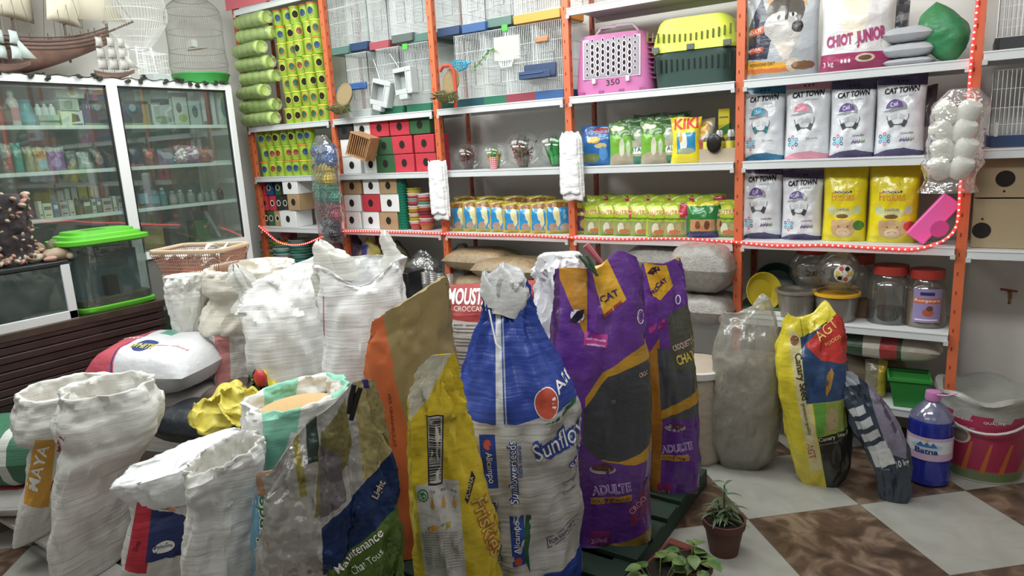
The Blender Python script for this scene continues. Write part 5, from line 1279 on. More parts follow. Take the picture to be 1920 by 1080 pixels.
ship((-4.86, SY(214, 2.3, -4.86), zt), PI/2-.35, .24, 'small model ship with silver sails beside the white bird cage', rows=3, sailc=mat('silver_sail', 'a8a6a0', .5))
ship((-4.83, SY(5, 2.3, -4.83), zt), PI/2, .3, 'small model ship with pale blue sails at the picture edge', rows=2, sailc=mat('pale_sail', 'b4c2be', .7))
# round cage on green tray
def ring_(b, r, z, c=(0, 0), w=.0022, m=None, n=40): b.tube([(c[0]+r*math.cos(2*PI*k/n), c[1]+r*math.sin(2*PI*k/n), z) for k in range(n)], w, m or wire, 4, True)
wg = mat('grey_cage_wire', '9a9c98', .45, .2)
def round_cage(loc, prof, label, n, m, extra=None, tr=None):
    t = thing('round_bird_cage', label, 'cage', loc)
    b = MB(); pr = [tuple(p) for p in crom(prof, 4)]
    for k in range(n):
        a = 2*PI*k/n; b.tube([(r*math.cos(a), r*math.sin(a), z) for r, z in pr], .0010, m, 3, cap=False)
    for r, z in prof: ring_(b, r, z, m=m, w=.002)
    b.build('wire_body', t, sharp=None)
    if tr: tr(t)
    return t
y = SY(378, 2.3, -5.02)
def gtray(t):
    b = MB(); b.lathe([(.0001, 0), (.175, 0), (.185, .01), (.205, .075), (.214, .082), (.214, .09), (.198, .09), (.178, .015), (.0001, .012)], mat('green_tray', '2f9a3c', .35), 44); b.build('tray', t)
    b = MB(); b.tube([(-.09, -.02, .28), (.09, .03, .28)], .005, mat('perch', '8a6a4c', .6), 6); b.build('perch', t)
    b = MB(); b.box((.1, -.1, .3), (.06, .04, .05), greym); b.build('feeder', t)
round_cage((-5.0, y-.02, zt), [(.195, .085), (.21, .16), (.2, .26), (.2, .4), (.195, .55), (.12, .63), (.03, .67)], 'tall round grey wire cage on a green tray at the cabinet end', 72, wg, tr=gtray)
def wstand(t):
    b = MB()
    for k in range(4):
        a = PI/4+k*PI/2; b.tube([(.1*math.cos(a), .1*math.sin(a), 0), (.075*math.cos(a), .075*math.sin(a), .26)], .006, wirew, 6)
    for z, r in ((.01, .1), (.14, .09), (.25, .08)): b.tube([(r*math.cos(PI/4+k*PI/2), r*math.sin(PI/4+k*PI/2), z) for k in range(4)], .005, wirew, 5, True)
    b.build('stand', t)
round_cage((-5.04, SY(262, 2.45, -5.04), zt), [(.07, .25), (.13, .32), (.2, .42), (.215, .5), (.2, .6), (.21, .7)], 'white globe bird cage on a four legged stand behind the small ship', 64, wirew, tr=wstand)
t = make_cage(.16, .2, .12, tc_['pale'], 'bird_cage', wirew, 'small square white cage before the globe cage', (6, 5)); t.location = (-4.88, SY(292, 2.25, -4.88), zt); t.rotation_euler = (0, 0, PI/2+.3)
b = MB(); vm = mat('dark_vine', '232a20', .7)
yy = CY0+.4; k = 0; P = []
while yy < CY1: P.append((CX+.018+.004*math.sin(k), yy, CT+.004+.006*math.sin(k*1.7))); yy += .03; k += 1
t = thing('dark_garland', 'dark leafy garland trailing along the front edge of the cabinet top', 'garland'); b.tube(P, .003, vm, 4); b.build('stem', t)
b = MB()
for p in P:
    if random.random() < .3:
        c = Vector(p)+Vector((random.uniform(0, .012), 0, random.uniform(-.03, .012)))
        for q in range(4): b.ball(c+Vector((random.uniform(0, .008), random.uniform(-.012, .012), random.uniform(-.01, .01))), .012, vm, 6, (1, 1.3, .8))
b.build('leaf_clusters', t)

# ------------------------------------------------------------------ aquariums on the counter
def pY(px, py, X): return atX(px, py, X)
water = clear('tank_glass', 'c4d0cc', .1, .04, .07, '8c9c98'); gl2 = clear('tank_glass_clear', 'b8c6c0', .12, .03, .06, '7c8a84')
g0 = pY(152, 580, KX-.03)[1]; g1 = pY(300, 566, KX-.03)[1]; wT = g1-g0; yc = (g0+g1)/2
t = thing('green_lidded_aquarium', 'aquarium with bright green lid and base on the plank counter', 'aquarium', (KX-.17, yc, KZ))
lidg = mat('bright_green_plastic', '5cc02c', .35); hT = pY(215, 437, KX-.1)[2]-KZ
def rr(w, d, e=4, n=44): 
    out = []
    for k in range(n):
        a = 2*PI*k/n; c, s = math.cos(a), math.sin(a); q = (abs(c)**e+abs(s)**e)**(-1/e); out.append((d/2*c*q, w/2*s*q))
    return out
def stackgrid(b, L, m, n=44, cap=True):
    I = b.grid([[(x, y, z) for x, y in rr(w, d, e)] for w, d, z, e in L], m, True)
    if cap: b.Fc(I[0][::-1], m, False); b.Fc(I[-1], m, False)
b = MB(); stackgrid(b, [(wT*.97, .3, 0, 5), (wT, .32, .012, 5), (wT, .32, .03, 5), (wT*.96, .3, .034, 5)], lidg); b.build('base', t)
b = MB(); stackgrid(b, [(wT*.96, .3, .034, 5), (wT*.96, .3, hT-.04, 5)], water, cap=False); b.build('glass_tank', t)
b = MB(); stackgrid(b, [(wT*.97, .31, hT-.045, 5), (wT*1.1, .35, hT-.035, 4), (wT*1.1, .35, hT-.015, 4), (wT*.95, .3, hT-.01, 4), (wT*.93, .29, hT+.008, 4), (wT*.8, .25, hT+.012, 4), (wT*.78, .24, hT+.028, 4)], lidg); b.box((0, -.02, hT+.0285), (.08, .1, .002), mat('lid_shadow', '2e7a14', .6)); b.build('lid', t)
b = MB(); stackgrid(b, [(wT*.92, .28, .036, 5), (wT*.92, .28, .07, 5)], mat('dark_gravel', '7a7264', .9, bump=(80, 1, 'noise', (1, 1, 1), .006))); b.box((.02, 0, .19), (.006, wT*.85, .25), mat('tank_backing', '567478', .7, var=('7c9498', 9, .3))); b.box((.05, .0, .12), (.06, .06, .12), cm('3a3430')); b.build('gravel_and_backing', t)
# white framed tank
h0 = pY(0, 600, KX-.02)[1]-.08; h1 = pY(146, 580, KX-.02)[1]
t = thing('white_framed_aquarium', 'aquarium with white front frame at the left end of the counter', 'aquarium', (KX-.17, (h0+h1)/2, KZ)); wT = h1-h0; hT = pY(140, 492, KX-.02)[2]-KZ
fm = mat('frame_white', 'd6dadc', .4)
for nm, c, dd in (('bottom_frame', (.14, 0, .022), (.02, wT, .048)), ('side_frame', (.14, wT/2-.022, hT/2), (.02, .044, hT)), ('side_frame', (.14, -wT/2+.022, hT/2), (.02, .044, hT))):
    MB().box(c, dd, fm).build(nm, t, bev=.003)
MB().box((-.01, 0, hT+.006), (.32, wT*1.0, .022), cm('1c2424')).build('top_frame', t, bev=.004)
MB().box((.137, 0, hT/2), (.005, wT-.05, hT-.02), water).build('front_glass', t)
b = MB(); b.box((.06, 0, hT/2), (.006, wT-.03, hT-.03), mat('teal_backing', '2f8486', .7, var=('3c4c54', 5, .25))); b.box((-.01, 0, .03), (.27, wT-.04, .05), mat('dark_gravel', '4c463c')); b.build('backing_and_gravel', t)
b = MB(); b.box((0, 0, -.002), (.3, wT, .006), mat('beige_mat', 'a08a6c', .8)); b.build('mat_board', t)
# shell and rock ornament standing on it
zt2 = KZ+hT+.018
t = thing('seashell_ornament', 'dark column ornament covered with shells and pebbles on the white framed tank', 'ornament', (KX-.2, pY(35, 480, KX-.15)[1], zt2))
dk_ = mat('dark_rock', '433a3e', .8, bump=(14, .8, 'noise', (1, 1, 1), .02), var=('2c2628', 8)); sh = [mat('shell_%d' % i, c, .6) for i, c in enumerate(('a08870', '8c7060', 'b0a48c', '7c5c50', '9c8c80', 'a87c70'))]
b = MB(); P = []
for j in range(15):
    v = j/14; row = []
    for k in range(20):
        a = 2*PI*k/20; r = (.09+.03*fbm(math.cos(a)*1.5, math.sin(a)*1.5, v*4))*(1.25 if v < .1 else 1 if v < .85 else 1.05-.6*(v-.85)*4); row.append((r*math.cos(a)*.9, r*math.sin(a)*1.05, .36*v))
    P.append(row)
I = b.grid(P, dk_, True); b.Fc(I[-1], dk_); b.build('rock_column', t)
for k in range(95):
    zone = k % 3; a = random.uniform(-1.4, 1.4)
    if zone == 0: z = random.uniform(.24, .37); r = random.uniform(.03, .1)
    elif zone == 1: z = random.uniform(0, .3); r = .1
    else: z = random.uniform(-.0, .06); r = random.uniform(.1, .15)
    s = random.uniform(.01, .022) if zone != 1 else random.uniform(.006, .013); b = MB()
    M_ = Matrix.Rotation(random.uniform(0, 3), 4, 'X')@Matrix.Rotation(random.uniform(0, 3), 4, 'Z')
    b.ball((0, 0, 0), s, random.choice(sh), 8, (1.3, 1, .7), M_); b.build('shell', t, (r*math.cos(a), r*math.sin(a), max(s, z)))
t = thing('driftwood_rocks', 'tan pebbles and coral beside the shell ornament', 'ornament', (KX-.17, pY(100, 480, KX-.15)[1], zt2))
for k, (dx, dy, s, sc, m) in enumerate(((.06, 0, .05, (.8, 1.5, .7), sh[0]), (.05, -.1, .035, (1, 1.3, .8), sh[2]), (-.02, .03, .045, (1, 1, 1.3), mat('moss_rock', '6a6c50', .9, bump=(30, 1, 'noise', (1, 1, 1), .02))), (-.04, -.05, .04, (1, 1.2, 1.3), sh[1]), (.09, .06, .025, (1, 1.2, .8), sh[2]), (.1, -.05, .022, (1, 1.5, .7), sh[5]))):
    b = MB(); b.ball((0, 0, 0), s, m, 14, sc)
    b.v = [tuple(Vector(p)*(1+.25*fbm(p[0]*25+k, p[1]*25, p[2]*25))) for p in b.v]; b.build('rock', t, (dx, dy, s*sc[2]*.85))
b = MB()
for k in range(5): b.tube([(.05, .09, .02), (.06+.01*k, .15, .03-.01*k+.01), (.07, .2+.01*k, -.005*k-.01)], .002, cm('2c2620'), 4)
b.build('twigs', t)

# ------------------------------------------------------------------ goods below the LED shelf
def cl(px, z, Y): return SX(px, z, Y)
ZL = .621
bc = [cm('3e8f8a'), cm('7a9c94'), cm('b8b83c'), cm('9cc4bc'), cm('3f7f7a'), cm('cfd0c4'), cm('4a9a6a'), cm('b04a54')]
nested(512, ZL, 14, [bc[2], bc[0], bc[5], bc[4], bc[2], bc[6], bc[3]], 'stacked_bowls', 'tall stack of teal and yellow pet bowls under the rope, leftmost', .085, .022, Y=D+.12)
nested(538, ZL, 12, [bc[7], bc[3], bc[0], bc[5], bc[0], bc[2]], 'stacked_bowls', 'stack of teal bowls under the red striped ball', .09, .024, Y=D+.1)
nested(568, ZL, 13, [bc[0], bc[4], bc[1], bc[0], bc[6]], 'stacked_bowls', 'stack of blue green bowls beside the hanging ball bag', .09, .024, Y=D+.12)
b = MB(); b.ball((0, 0, 0), .062, mat('red_ball', '9c4450', .35, var=('6a3c44', 12, .1)), 18); finish(b, 'toy_ball', 'dark red striped ball on top of the bowl stack under the rope', 'ball', (cl(540, 1.0, D+.1), D+.1, ZL+.024*11+.13))
for i, (px, c, r) in enumerate(((571, 'c8343c', .055), (598, 'b0343c', .05))):
    b = MB(); b.ball((0, 0, 0), r, cm(c), 16); finish(b, 'toy_ball', f'red toy ball below the rope, {["left", "right"][i]} of two beside the bowls', 'ball', (cl(px, .68, D+.0), D+.03, ZL+r), 0)
# drinking cups, colourful bags and clear packs
def lump(px, py, Y, w, h, m, name, label, cat, seed, d=.2, z=None):
    p = atY(px, py, Y); b = MB(); P = []
    for j in range(17):
        v = j/16; rr = math.sin(PI*min(.97, v*.9+.1))**.6; row = []
        for k in range(22):
            a = 2*PI*k/22; f_ = 1+.28*fbm(math.cos(a)*1.6+seed, v*3, math.sin(a)*1.6)
            row.append((w/2*rr*math.cos(a)*f_, d/2*rr*math.sin(a)*f_, h*v*(1+.05*fbm(a, seed, v))))
        P.append(row)
    I = b.grid(P, m, True); b.Fc(I[0][::-1], m); b.Fc(I[-1], m)
    return finish(b, name, label, cat, (p[0], Y, p[2] if z is None else z))
clp = clear('crumpled_clear', 'f0f2f2', .3, .12, .4, '9ea0a0', (30, 1))
lump(632, 500, D+.1, .3, .36, mat('muddle_pink', 'a06a72', .5, var=('5a3a44', 9, .1), bump=CREASE), 'pink_bag', 'crumpled pink bag behind the white sacks under the LED shelf', 'bag', 1, z=ZL)
lump(668, 500, D+.12, .26, .4, mat('muddle_maroon', '6c2f40', .4, var=('3a2a4c', 8, .08), bump=CREASE), 'maroon_bag', 'shiny maroon bag behind the white sacks under the LED shelf', 'bag', 2, z=ZL)
lump(698, 500, D+.1, .22, .38, mat('muddle_blue', '3a3f8a', .4, var=('c0a83c', 9, .06), bump=CREASE), 'blue_yellow_bag', 'blue and yellow bag behind the white tied corner', 'bag', 3, z=ZL)
lump(745, 500, D+.12, .34, .36, mat('muddle_olive', '6a6a4c', .5, var=('50503c', 8, .1), bump=CREASE), 'olive_bag', 'olive bag with clear film on top behind the tall white sack', 'bag', 4, z=ZL)
lump(795, 500, D+.14, .3, .3, clp, 'clear_bag', 'heap of clear crumpled plastic left of the orange post', 'clear bag', 5, z=ZL)
lump(868, 470, D+.12, .3, .36, mat('dark_grey_bag', '6a6664', .4, bump=CREASE, var=('45413f', 9, .1)), 'dark_bag', 'dark grey knotted bag right of the orange post under the LED', 'bag', 6, z=ZL)
MB_ = MB(); MB_.box((0, 0, .09), (.2, .2, .18), cm('1c1c1e')); finish(MB_, 'black_box', 'black box beside clear cups behind the tall white sack', 'box', (cl(768, .7, D-.02)-.02, D-.04, ZL), .1, bev=.004)
t = None
for i, px in enumerate((800, 814, 828, 846)):
    lab = f'clear plastic cup stack, {ORD[i]} from left by the orange post'
    if t is None:
        t = thing('clear_cups', lab, 'cup stack', (cl(px, .8, D-.05), D-.07, ZL), 0, 'clear cups by the post'); b = MB(); pr = []
        for k in range(6): pr += [(.026, .1+k*.014), (.03, .1+k*.014+.01), (.028, .1+k*.014+.012)]
        b.lathe([(.02, 0)]+[(.026, .095)]+pr, clear('cup_clear', 'f6f6f6', .3, .1, .3, 'b0b0b0'), 16); b.build('cups', t)
    else: dup(t, (cl(px, .8, D-.05), D-.07, ZL), 0, lab)
seedm = mat('seed_in_film', 'a08a66', .35, bump=[(160, .8, 'noise', (1, 1, 1), .004), (12, .5, 'noise', (1, 1, 1), .01)], var=('7c6a4e', 40, .25), spec=.7)
grain = mat('grain_in_film', '97928a', .3, bump=[(160, .8, 'noise', (1, 1, 1), .004), (12, .6, 'noise', (1, 1, 1), .012)], var=('77736c', 40, .25), spec=.8)
def seedbag(px, py, Y, w, d, h, m, rz, label, seed, z, rx=0): o, _ = pillow(SX(px, z+h/2, Y), Y, z, w, d, h, m, rz, 'grain_bag', label, 'grain bag', seed, 'clear bags of grain', wr=.01, rx=rx); return o
seedbag(905, 510, D+.1, .52, .34, .15, seedm, .0, 'clear bag of brown seed, topmost left of pile behind the red kibble sack', 1, .815)
seedbag(960, 520, D+.02, .5, .34, .14, seedm, .1, 'clear bag of brown seed, right of the pile behind the blue sack', 2, .79)
seedbag(925, 550, D+.1, .7, .36, .16, seedm, -.05, 'clear bag of brown seed at the bottom of the left pile', 3, ZL+.005)
seedbag(1320, 540, D+.0, .36, .3, .27, grain, 0, 'large clear bag of grey grain between purple sack and orange post', 4, .8)
seedbag(1255, 500, D+.15, .5, .3, .2, grain, 0, 'clear grey grain bag lying behind the purple sacks', 5, .84)
seedbag(1318, 600, D+.02, .38, .34, .17, grain, 0, 'clear grey grain bag directly above the pale tub', 6, ZL)
t = thing('pale_tub', 'tall pale tub with white rim under the clear grain bags', 'tub', (*stand(1310, 3.35), 0))
tubm = mat('beige_tub', 'b8aa98', .5, bump=CREASE)
MB().lathe([(.0001, 0), (.15, 0), (.17, .04), (.175, .5), (.0001, .52)], tubm, 30).build('tub', t); MB().lathe([(.176, .46), (.186, .47), (.186, .5), (.17, .505)], mat('pale_rim', 'd0ccc8', .4), 30, nz=1).build('rim', t)

# ------------------------------------------------------------------ pallets
wood = mat('pallet_wood', '8c7a62', .8, bump=(20, .5, 'noise', (1, 6, 1), .006), var=('6c5c48', 6, .25)); woodw = mat('pale_board', 'b9b6b0', .7)
def pallet(x0, x1, y0, y1, label, m, m2, slat=.1, top=.11, cross=True):
    t = thing('pallet', label, 'pallet', ((x0+x1)/2, (y0+y1)/2, 0), 0); w, d = x1-x0, y1-y0
    k = 0; y = -d/2+slat/2
    while y < d/2:
        MB().box((0, y, top-.01), (w, slat*.82, .02), m if k % 3 else m2).build('deck_board', t, bev=.002); y += slat*1.15; k += 1
    for x in (-w/2+.05, 0, w/2-.05): MB().box((x, 0, (top-.02)/2), (.09, d, top-.022), m).build('bearer', t, bev=.002)
    return t
pallet(-3.75, -1.72, 1.04, 2.05, 'weathered wooden pallet under the front left sacks', wood, woodw)
pallet(-3.75, -1.72, 2.09, 3.2, 'weathered wooden pallet under the rear white sacks', wood, woodw)
pallet(-1.70, -.93, 1.0, 3.0, 'dark green pallet under the blue and purple sacks', mat('dark_green_board', '1c3428', .7), mat('dark_green_board', '1c3428', .7), .14, .1)

# ------------------------------------------------------------------ sacks
class Sack:
    """upright sack standing at B; rings are given as (left px, right px, row px, depth ratio[, tilt]) or ('m', s, z, rx, ry)"""
    def __init__(k, px, wd, zb, fr=.12):
        k.x, k.y = stand(px, wd); k.zb = zb; n = math.hypot(k.x, k.y)
        k.e2 = np.array([k.x/n, k.y/n, 0]); k.e1 = np.array([k.e2[1], -k.e2[0], 0]); k.B = np.array([k.x, k.y, 0.]); k.fr = fr
        k.rz = math.atan2(k.e1[1], k.e1[0])
    def at(k, px, py, f=0.):     # picture row/column -> local (s, z) on the upright plane f in front of the base
        d = ray(px, py); o = np.array([0, 0, H]); t = ((k.B-k.e2*f-o)@k.e2)/(d@k.e2); p = o+t*d
        return float((p-k.B)@k.e1), float(p[2])
    def f(k, px, py): return k.at(px, py, k.fr)
    def loft(k, rings, n=3.0, rows=6, seg=80, wr=.008, crease=.0, warp=None, m=None, uvf=True, seed=0, nlist=None, cap=True, skew=0):
        R = []
        for r in rings:
            if r[0] == 'm': R.append((r[1], r[2], r[3], r[4], r[5] if len(r) > 5 else 0, r[6] if len(r) > 6 else 0, r[7] if len(r) > 7 else n)); continue
            a, b = k.at(r[0], r[2]), k.at(r[1], r[2]); cx = (a[0]+b[0])/2; rx = (b[0]-a[0])/2; z = (a[1]+b[1])/2
            R.append((cx, z, rx, rx*r[3], 0, r[4] if len(r) > 4 else 0, r[5] if len(r) > 5 else n))
        R[0] = (R[0][0], k.zb)+R[0][2:]
        k.R = R
        b = MB(); P = []; L = crom(R, rows); T = len(L)-1
        for i, (cx, z, rx, ry, q, tl, ex) in enumerate(L):
            row = []; ex = max(1.6, ex); rx = max(rx, .002); ry = max(ry, .002)
            for j in range(seg):
                a = 2*PI*j/seg; c, s = math.cos(a), math.sin(a); g = (abs(c)**ex+abs(s)**ex)**(-1/ex)
                x, y = rx*c*g, ry*s*g
                e = min(1, i/3)
                nn = fbm(c*2+seed*3.3, s*2, z*5)*wr*2.2*e+fbm(c*5+seed, s*5, z*16)*wr*.8*e
                if crease: nn += crease*math.sin(z*150+3*fbm(c*1.5+seed, s*1.5, z*4)*2)*(.5+.5*fbm(c*3, s*3+seed, z*6))*e
                tv = i/T; rn = (.16-abs(fbm(c*1.7+seed*2.1+z*2, s*1.7, z*(4 if tv < .6 else 9))))*wr*(1.5 if tv < .6 else 4.5)*e; nn += rn
                l = math.hypot(x, y)+1e-6; kf = nn/l*min(1, l/.03)
                p = [cx+x*(1+kf), q+y*(1+kf), z+tl*x]
                if skew: p[1] += skew*x*max(0, 1-tv*1.6)
                if warp: p = warp(p, i/T*(len(R)-1), a)
                row.append((p[0], p[1], max(p[2], k.zb), (p[0], p[2])))
            P.append(row)
        I = b.grid(P, m, True); b.Fc(I[0][::-1], m, False)
        if cap: b.Fc(I[-1], m, True)
        b.freeze(); k.b = b; return b
    def put(k, b, name, label, cat='sack', group=None, parent=None):
        if parent is not None: return b.build(name, parent, (0, 0, 0))
        return tag(b.build(name, None, (k.x, k.y, 0), (0, 0, k.rz)), label, cat, group)
    def root(k, name, label, cat='sack', group=None): return thing(name, label, cat, (k.x, k.y, 0), k.rz, group)
    def P(k, pts, m, **kw): k.b.poly(pts, m, k.f, **kw)
    def T(k, s, A, Bq, m, ratio=None, **kw): k.b.text(s, A, Bq, m, k.f, ratio=ratio, **kw)
    def arg(k, pts): return [k.f(*p) for p in pts]
def wov(name, c, regs=None, S_=None, rough=.6):
    return art(name, c, [('p', S_.arg(p), col) for p, col in (regs or [])], rough, bump=WOVEN)
INK = {}
def ink(c): return mat('print_'+c, c, .5)
ww = 'dcdcd6'; wsk = mat('white_woven', ww, .6, bump=WOVEN); wfilm = mat('white_film', 'e6e8ea', .35, bump=CREASE)
def openrim(k, rings_in, depth=.12, **kw): pass

# --- rolled-rim open sack: outer wall, rim rolled outwards, inside wall and contents
def open_sack(k, rings, name, label, m, mi=None, content=None, fill=.1, rimr=.02, tilt=0, drop=0, group=None, **kw):
    last = rings[-1]; a, b_ = k.at(last[0], last[2]), k.at(last[1], last[2]); cx, rx, z = (a[0]+b_[0])/2, (b_[0]-a[0])/2, (a[1]+b_[1])/2; ry = rx*last[3]; tl = last[4] if len(last) > 4 else 0
    ex = 2.3
    more = [('m', cx, z+rimr*.9, rx*.97, ry*.97, 0, tl, ex), ('m', cx, z+rimr*.6, rx*.88, ry*.86, 0, tl, ex), ('m', cx, z-fill*.5, rx*.82, ry*.8, 0, tl*.7, ex), ('m', cx, z-fill, rx*.8, ry*.78, 0, tl*.5, ex)]
    r = k.root(name, label, 'sack', group); b = k.loft(list(rings)+more, m=m, cap=False, **kw)
    cb = MB(); P = []
    for j in range(5):
        v = 1-j/4; P.append([(cx+rx*.82*v*math.cos(a), ry*.8*v*math.sin(a), z-fill*.85+.03*(1-v*v)+tl*.5*rx*.8*v*math.cos(a)) for a in [2*PI*i/36 for i in range(36)]])
    cb.grid(P, content or mat('grain_top', 'c9bfa6', .9, bump=(120, 1, 'noise', (1, 1, 1), .006)), True); cb.build('contents', r)
    return r, b

WV = dict(wr=.007, crease=.0025)
# G : left open sack with MAYA strip
k = Sack(92, 2.8, .115); m = wov('sack_orange_strip', 'd9d8d3', [([(66, 815), (106, 815), (92, 960), (44, 952)], 'dfa23c')], k)
r, b = open_sack(k, [(14, 100, 975, .5), (30, 140, 945, .7), (44, 160, 900, .8), (50, 170, 850, .85), (54, 185, 822, .9), (44, 200, 808, .9), (20, 225, 792, .95), (15, 238, 765, .95), (24, 232, 742, .95)], 'open_feed_sack', 'open white woven sack with orange strip, far left of the front row', m, tilt=0, fill=.16, rimr=.05, seed=2, skew=.5, **WV)
k.T('MAYA', (70, 925), (92, 835), wht, ratio=.22, bold=.02)
k.P([(118, 812), (124, 815), (112, 850), (106, 846)], ink('a8323c')); k.P([(98, 905), (107, 900), (104, 925), (94, 925)], ink('b05060'))
k.put(b, 'sack_body', None, parent=r)
# H : big open sack
k = Sack(190, 2.5, .115)
r, b = open_sack(k, [(88, 236, 1035, .5), (90, 246, 1000, .65), (94, 252, 945, .8), (99, 264, 885, .85), (106, 296, 835, .9), (118, 306, 812, .9), (102, 308, 794, .95), (94, 310, 766, .95), (106, 298, 742, .95)], 'open_feed_sack', 'big open white woven sack with rolled rim, bottom left', mat('white_woven_warm', 'd9d9d4', .6, bump=WOVEN), fill=.13, rimr=.05, seed=3, skew=.7, **WV)
k.P([(113, 815), (123, 812), (118, 835), (104, 850), (108, 830)], ink('b04a5a')); k.put(b, 'sack_body', None, parent=r)
# I, J : stacked lying sacks at the edge
def lying(px, wd, z, w, d, h, m, label, name='filled_sack', rz=0, seed=1, rx=0):
    x, y = stand(px, wd); o, b = pillow(x, y, z, w, d, h, m, rz, name, label, 'sack', seed, wr=.012, rx=rx); return o
lying(-42, 2.98, .115, .5, .4, .14, art('pink_white_sack', 'd0d0cc', [('p', [(0, .1), (.75, .2), (.95, .6), (0, .9)], 'c0485c')], .5, bump=WOVEN), 'white and pink lying sack, lowest at the left edge', rz=.5, seed=3)
lying(-48, 3.0, .25, .55, .42, .27, art('green_white_sack', 'd4d4ce', [('p', [(0, .0), (.9, 0), (1, .35), (.8, 1), (0, 1)], '3f7a5c'), ('p', [(.62, 0), (.7, 0), (.8, 1), (.7, 1)], 'd0d4cc')], .5, bump=WOVEN), 'green and white lying sack on top of the pink one', rz=.6, seed=4)
# K : wide flat-rimmed bag with printed front
k = Sack(325, 2.28, .115, .14); m = wov('blue_printed_sack', 'd2d0cc', [([(268, 890), (300, 892), (274, 1085), (232, 1085)], 'c9283c'), ([(262, 900), (300, 896), (345, 960), (285, 965)], '7a6c62'), ([(284, 965), (320, 968), (370, 985), (352, 1046), (272, 1062)], '27346e')], k)
b = k.loft([(218, 345, 1100, .7), (222, 400, 1060, .7), (228, 420, 1000, .75), (240, 425, 940, .75), (250, 420, 895, .7), (246, 425, 872, .6)], m=m, seed=5, n=4, **WV)
k.b.oval(*k.f(307, 1032), .034, .021, wht); k.T('Poissons', (290, 1035), (324, 1031), ink('27346e'), ratio=.2, bold=.01, off=.0025)
k.b.oval(*k.f(326, 962), .017, .012, ink('d8946c'))
k.T('Dog', (256, 1042), (262, 1024), ink('5a1420'), ratio=.4)
k.put(b, 'printed_sack', 'white sack with red stripe and navy oval-badge print, beneath the folded white bag')
k = Sack(335, 2.27, .5, .1)
b = k.loft([(232, 450, 898, .5), (214, 455, 890, .6, .05), (206, 460, 872, .6, .1), (212, 460, 856, .55, .15), (232, 455, 845, .4, .2), (262, 446, 838, .25, .22)], m=wfilm, seed=6, n=2.4, wr=.012)
b.v = [(x, y, z) for x, y, z in b.v]
k.put(b, 'folded_white_bag', 'folded glossy white bag lying across the navy printed sack', 'bag')
# L : white open sack
k = Sack(410, 2.05, .115)
r, b = open_sack(k, [(332, 478, 1085, .8), (338, 482, 1040, .85), (345, 485, 980, .85), (352, 490, 935, .85), (342, 495, 905, .9, .1), (338, 500, 870, .95, .3)], 'open_white_sack', 'open white sack with slanting rolled rim beside the silver bag', mat('white_woven2', 'dededa', .55, bump=WOVEN), fill=.1, rimr=.045, seed=7, wr=.0075, crease=.002)
k.put(b, 'sack_body', None, parent=r)
# M : white and mint open sack
k = Sack(545, 2.3, .115, .15)
m = wov('mint_band_sack', 'e0e0dc', [([(486, 758), (566, 752), (556, 806), (494, 800)], '86cfb2'), ([(492, 800), (545, 805), (520, 895), (500, 900)], '86cfb2'), ([(618, 705), (662, 705), (662, 745), (622, 750)], '86cfb2')], k)
r, b = open_sack(k, [(470, 640, 1085, .8), (468, 640, 960, .85), (463, 645, 870, .85), (455, 650, 815, .9), (449, 655, 780, .95), (450, 655, 752, .95, .1)], 'open_mint_banded_sack', 'open white sack with mint green bands, filled with orange seed, behind silver bag', m, content=mat('orange_seed', 'd8b078', .9, bump=(200, 1, 'noise', (1, 1, 1), .005)), fill=.03, rimr=.035, seed=8, wr=.009)
k.put(b, 'sack_body', None, parent=r)
# N : crumpled yellow paper and coloured scraps
yp = mat('yellow_paper', 'd9ca4c', .5, bump=[(7, .8, 'noise', (1, 1, 1), .03)])
def crumple(px, wd, py, w, h, m, label, seed, name='crumpled_yellow_wrapper', tilt=0, cat='wrapper'):
    x, y = stand(px, wd); k = Sack(px, wd, 0); z = k.at(px, py)[1]; b = MB(); P = []
    for i in range(33):
        row = []
        for j in range(33):
            u, v = i/16-1, j/16-1; f_ = abs(noise.noise(Vector((u*1.3+seed, v*1.3, seed))))*.16+abs(u*.6-v*.5+.1*math.sin(seed))*.03
            row.append((u*w/2*(1-.25*abs(v))+.01*noise.noise(Vector((v*2, seed, u))), -.06*math.cos(u*1.2)+.05*v+f_, z+v*h/2*(1-.3*abs(u+.1*seed-.4))+tilt*u+.03*noise.noise(Vector((u*2, v*2, seed+5)))))
        P.append(row)
    b.grid(P, m); return tag(b.build(name, None, (x, y, 0), (0, 0, k.rz), solid=.003, sharp=.6), label, cat)
crumple(372, 2.75, 775, .26, .16, yp, 'crumpled yellow wrapper, left piece between the white sacks', 1, tilt=.02)
crumple(420, 2.7, 770, .2, .17, yp, 'crumpled yellow wrapper, right piece standing in a peak', 3, tilt=-.03)
crumple(470, 2.9, 735, .1, .17, mat('yellow_scrap', 'e6cc2c', .4), 'small bright yellow curled wrapper end with red and green', 5, tilt=-.03)
crumple(452, 2.85, 735, .09, .14, art('green_red_scrap', '3c4a2c', [('p', [(-1, .0), (1, .0), (1, 3), (-1, 3)], '39482c')], .3, bump=CREASE), 'dark green scrap beside the yellow curl', 6, 'dark_green_scrap')
b = MB(); b.ball((0, 0, 0), .036, mat('red_scrap', 'c8302c', .4), 10, (1, .7, 1.1)); k = Sack(458, 2.8, 0); z = k.at(459, 714)[1]; finish(b, 'red_scrap', 'crumpled red scrap in the yellow curl', 'wrapper', (k.x, k.y, z))
lying(345, 2.95, .4, .55, .3, .16, mat('dark_navy_sack', '23282f', .35, bump=CREASE), 'dark sack showing behind the yellow wrapper', 'dark_sack', .2, 8)
lying(420, 3.05, .42, .4, .3, .2, mat('brown_dark_sack', '4c3a34', .5, bump=CREASE), 'brown sack behind the yellow wrapper', 'brown_sack', 0, 9)
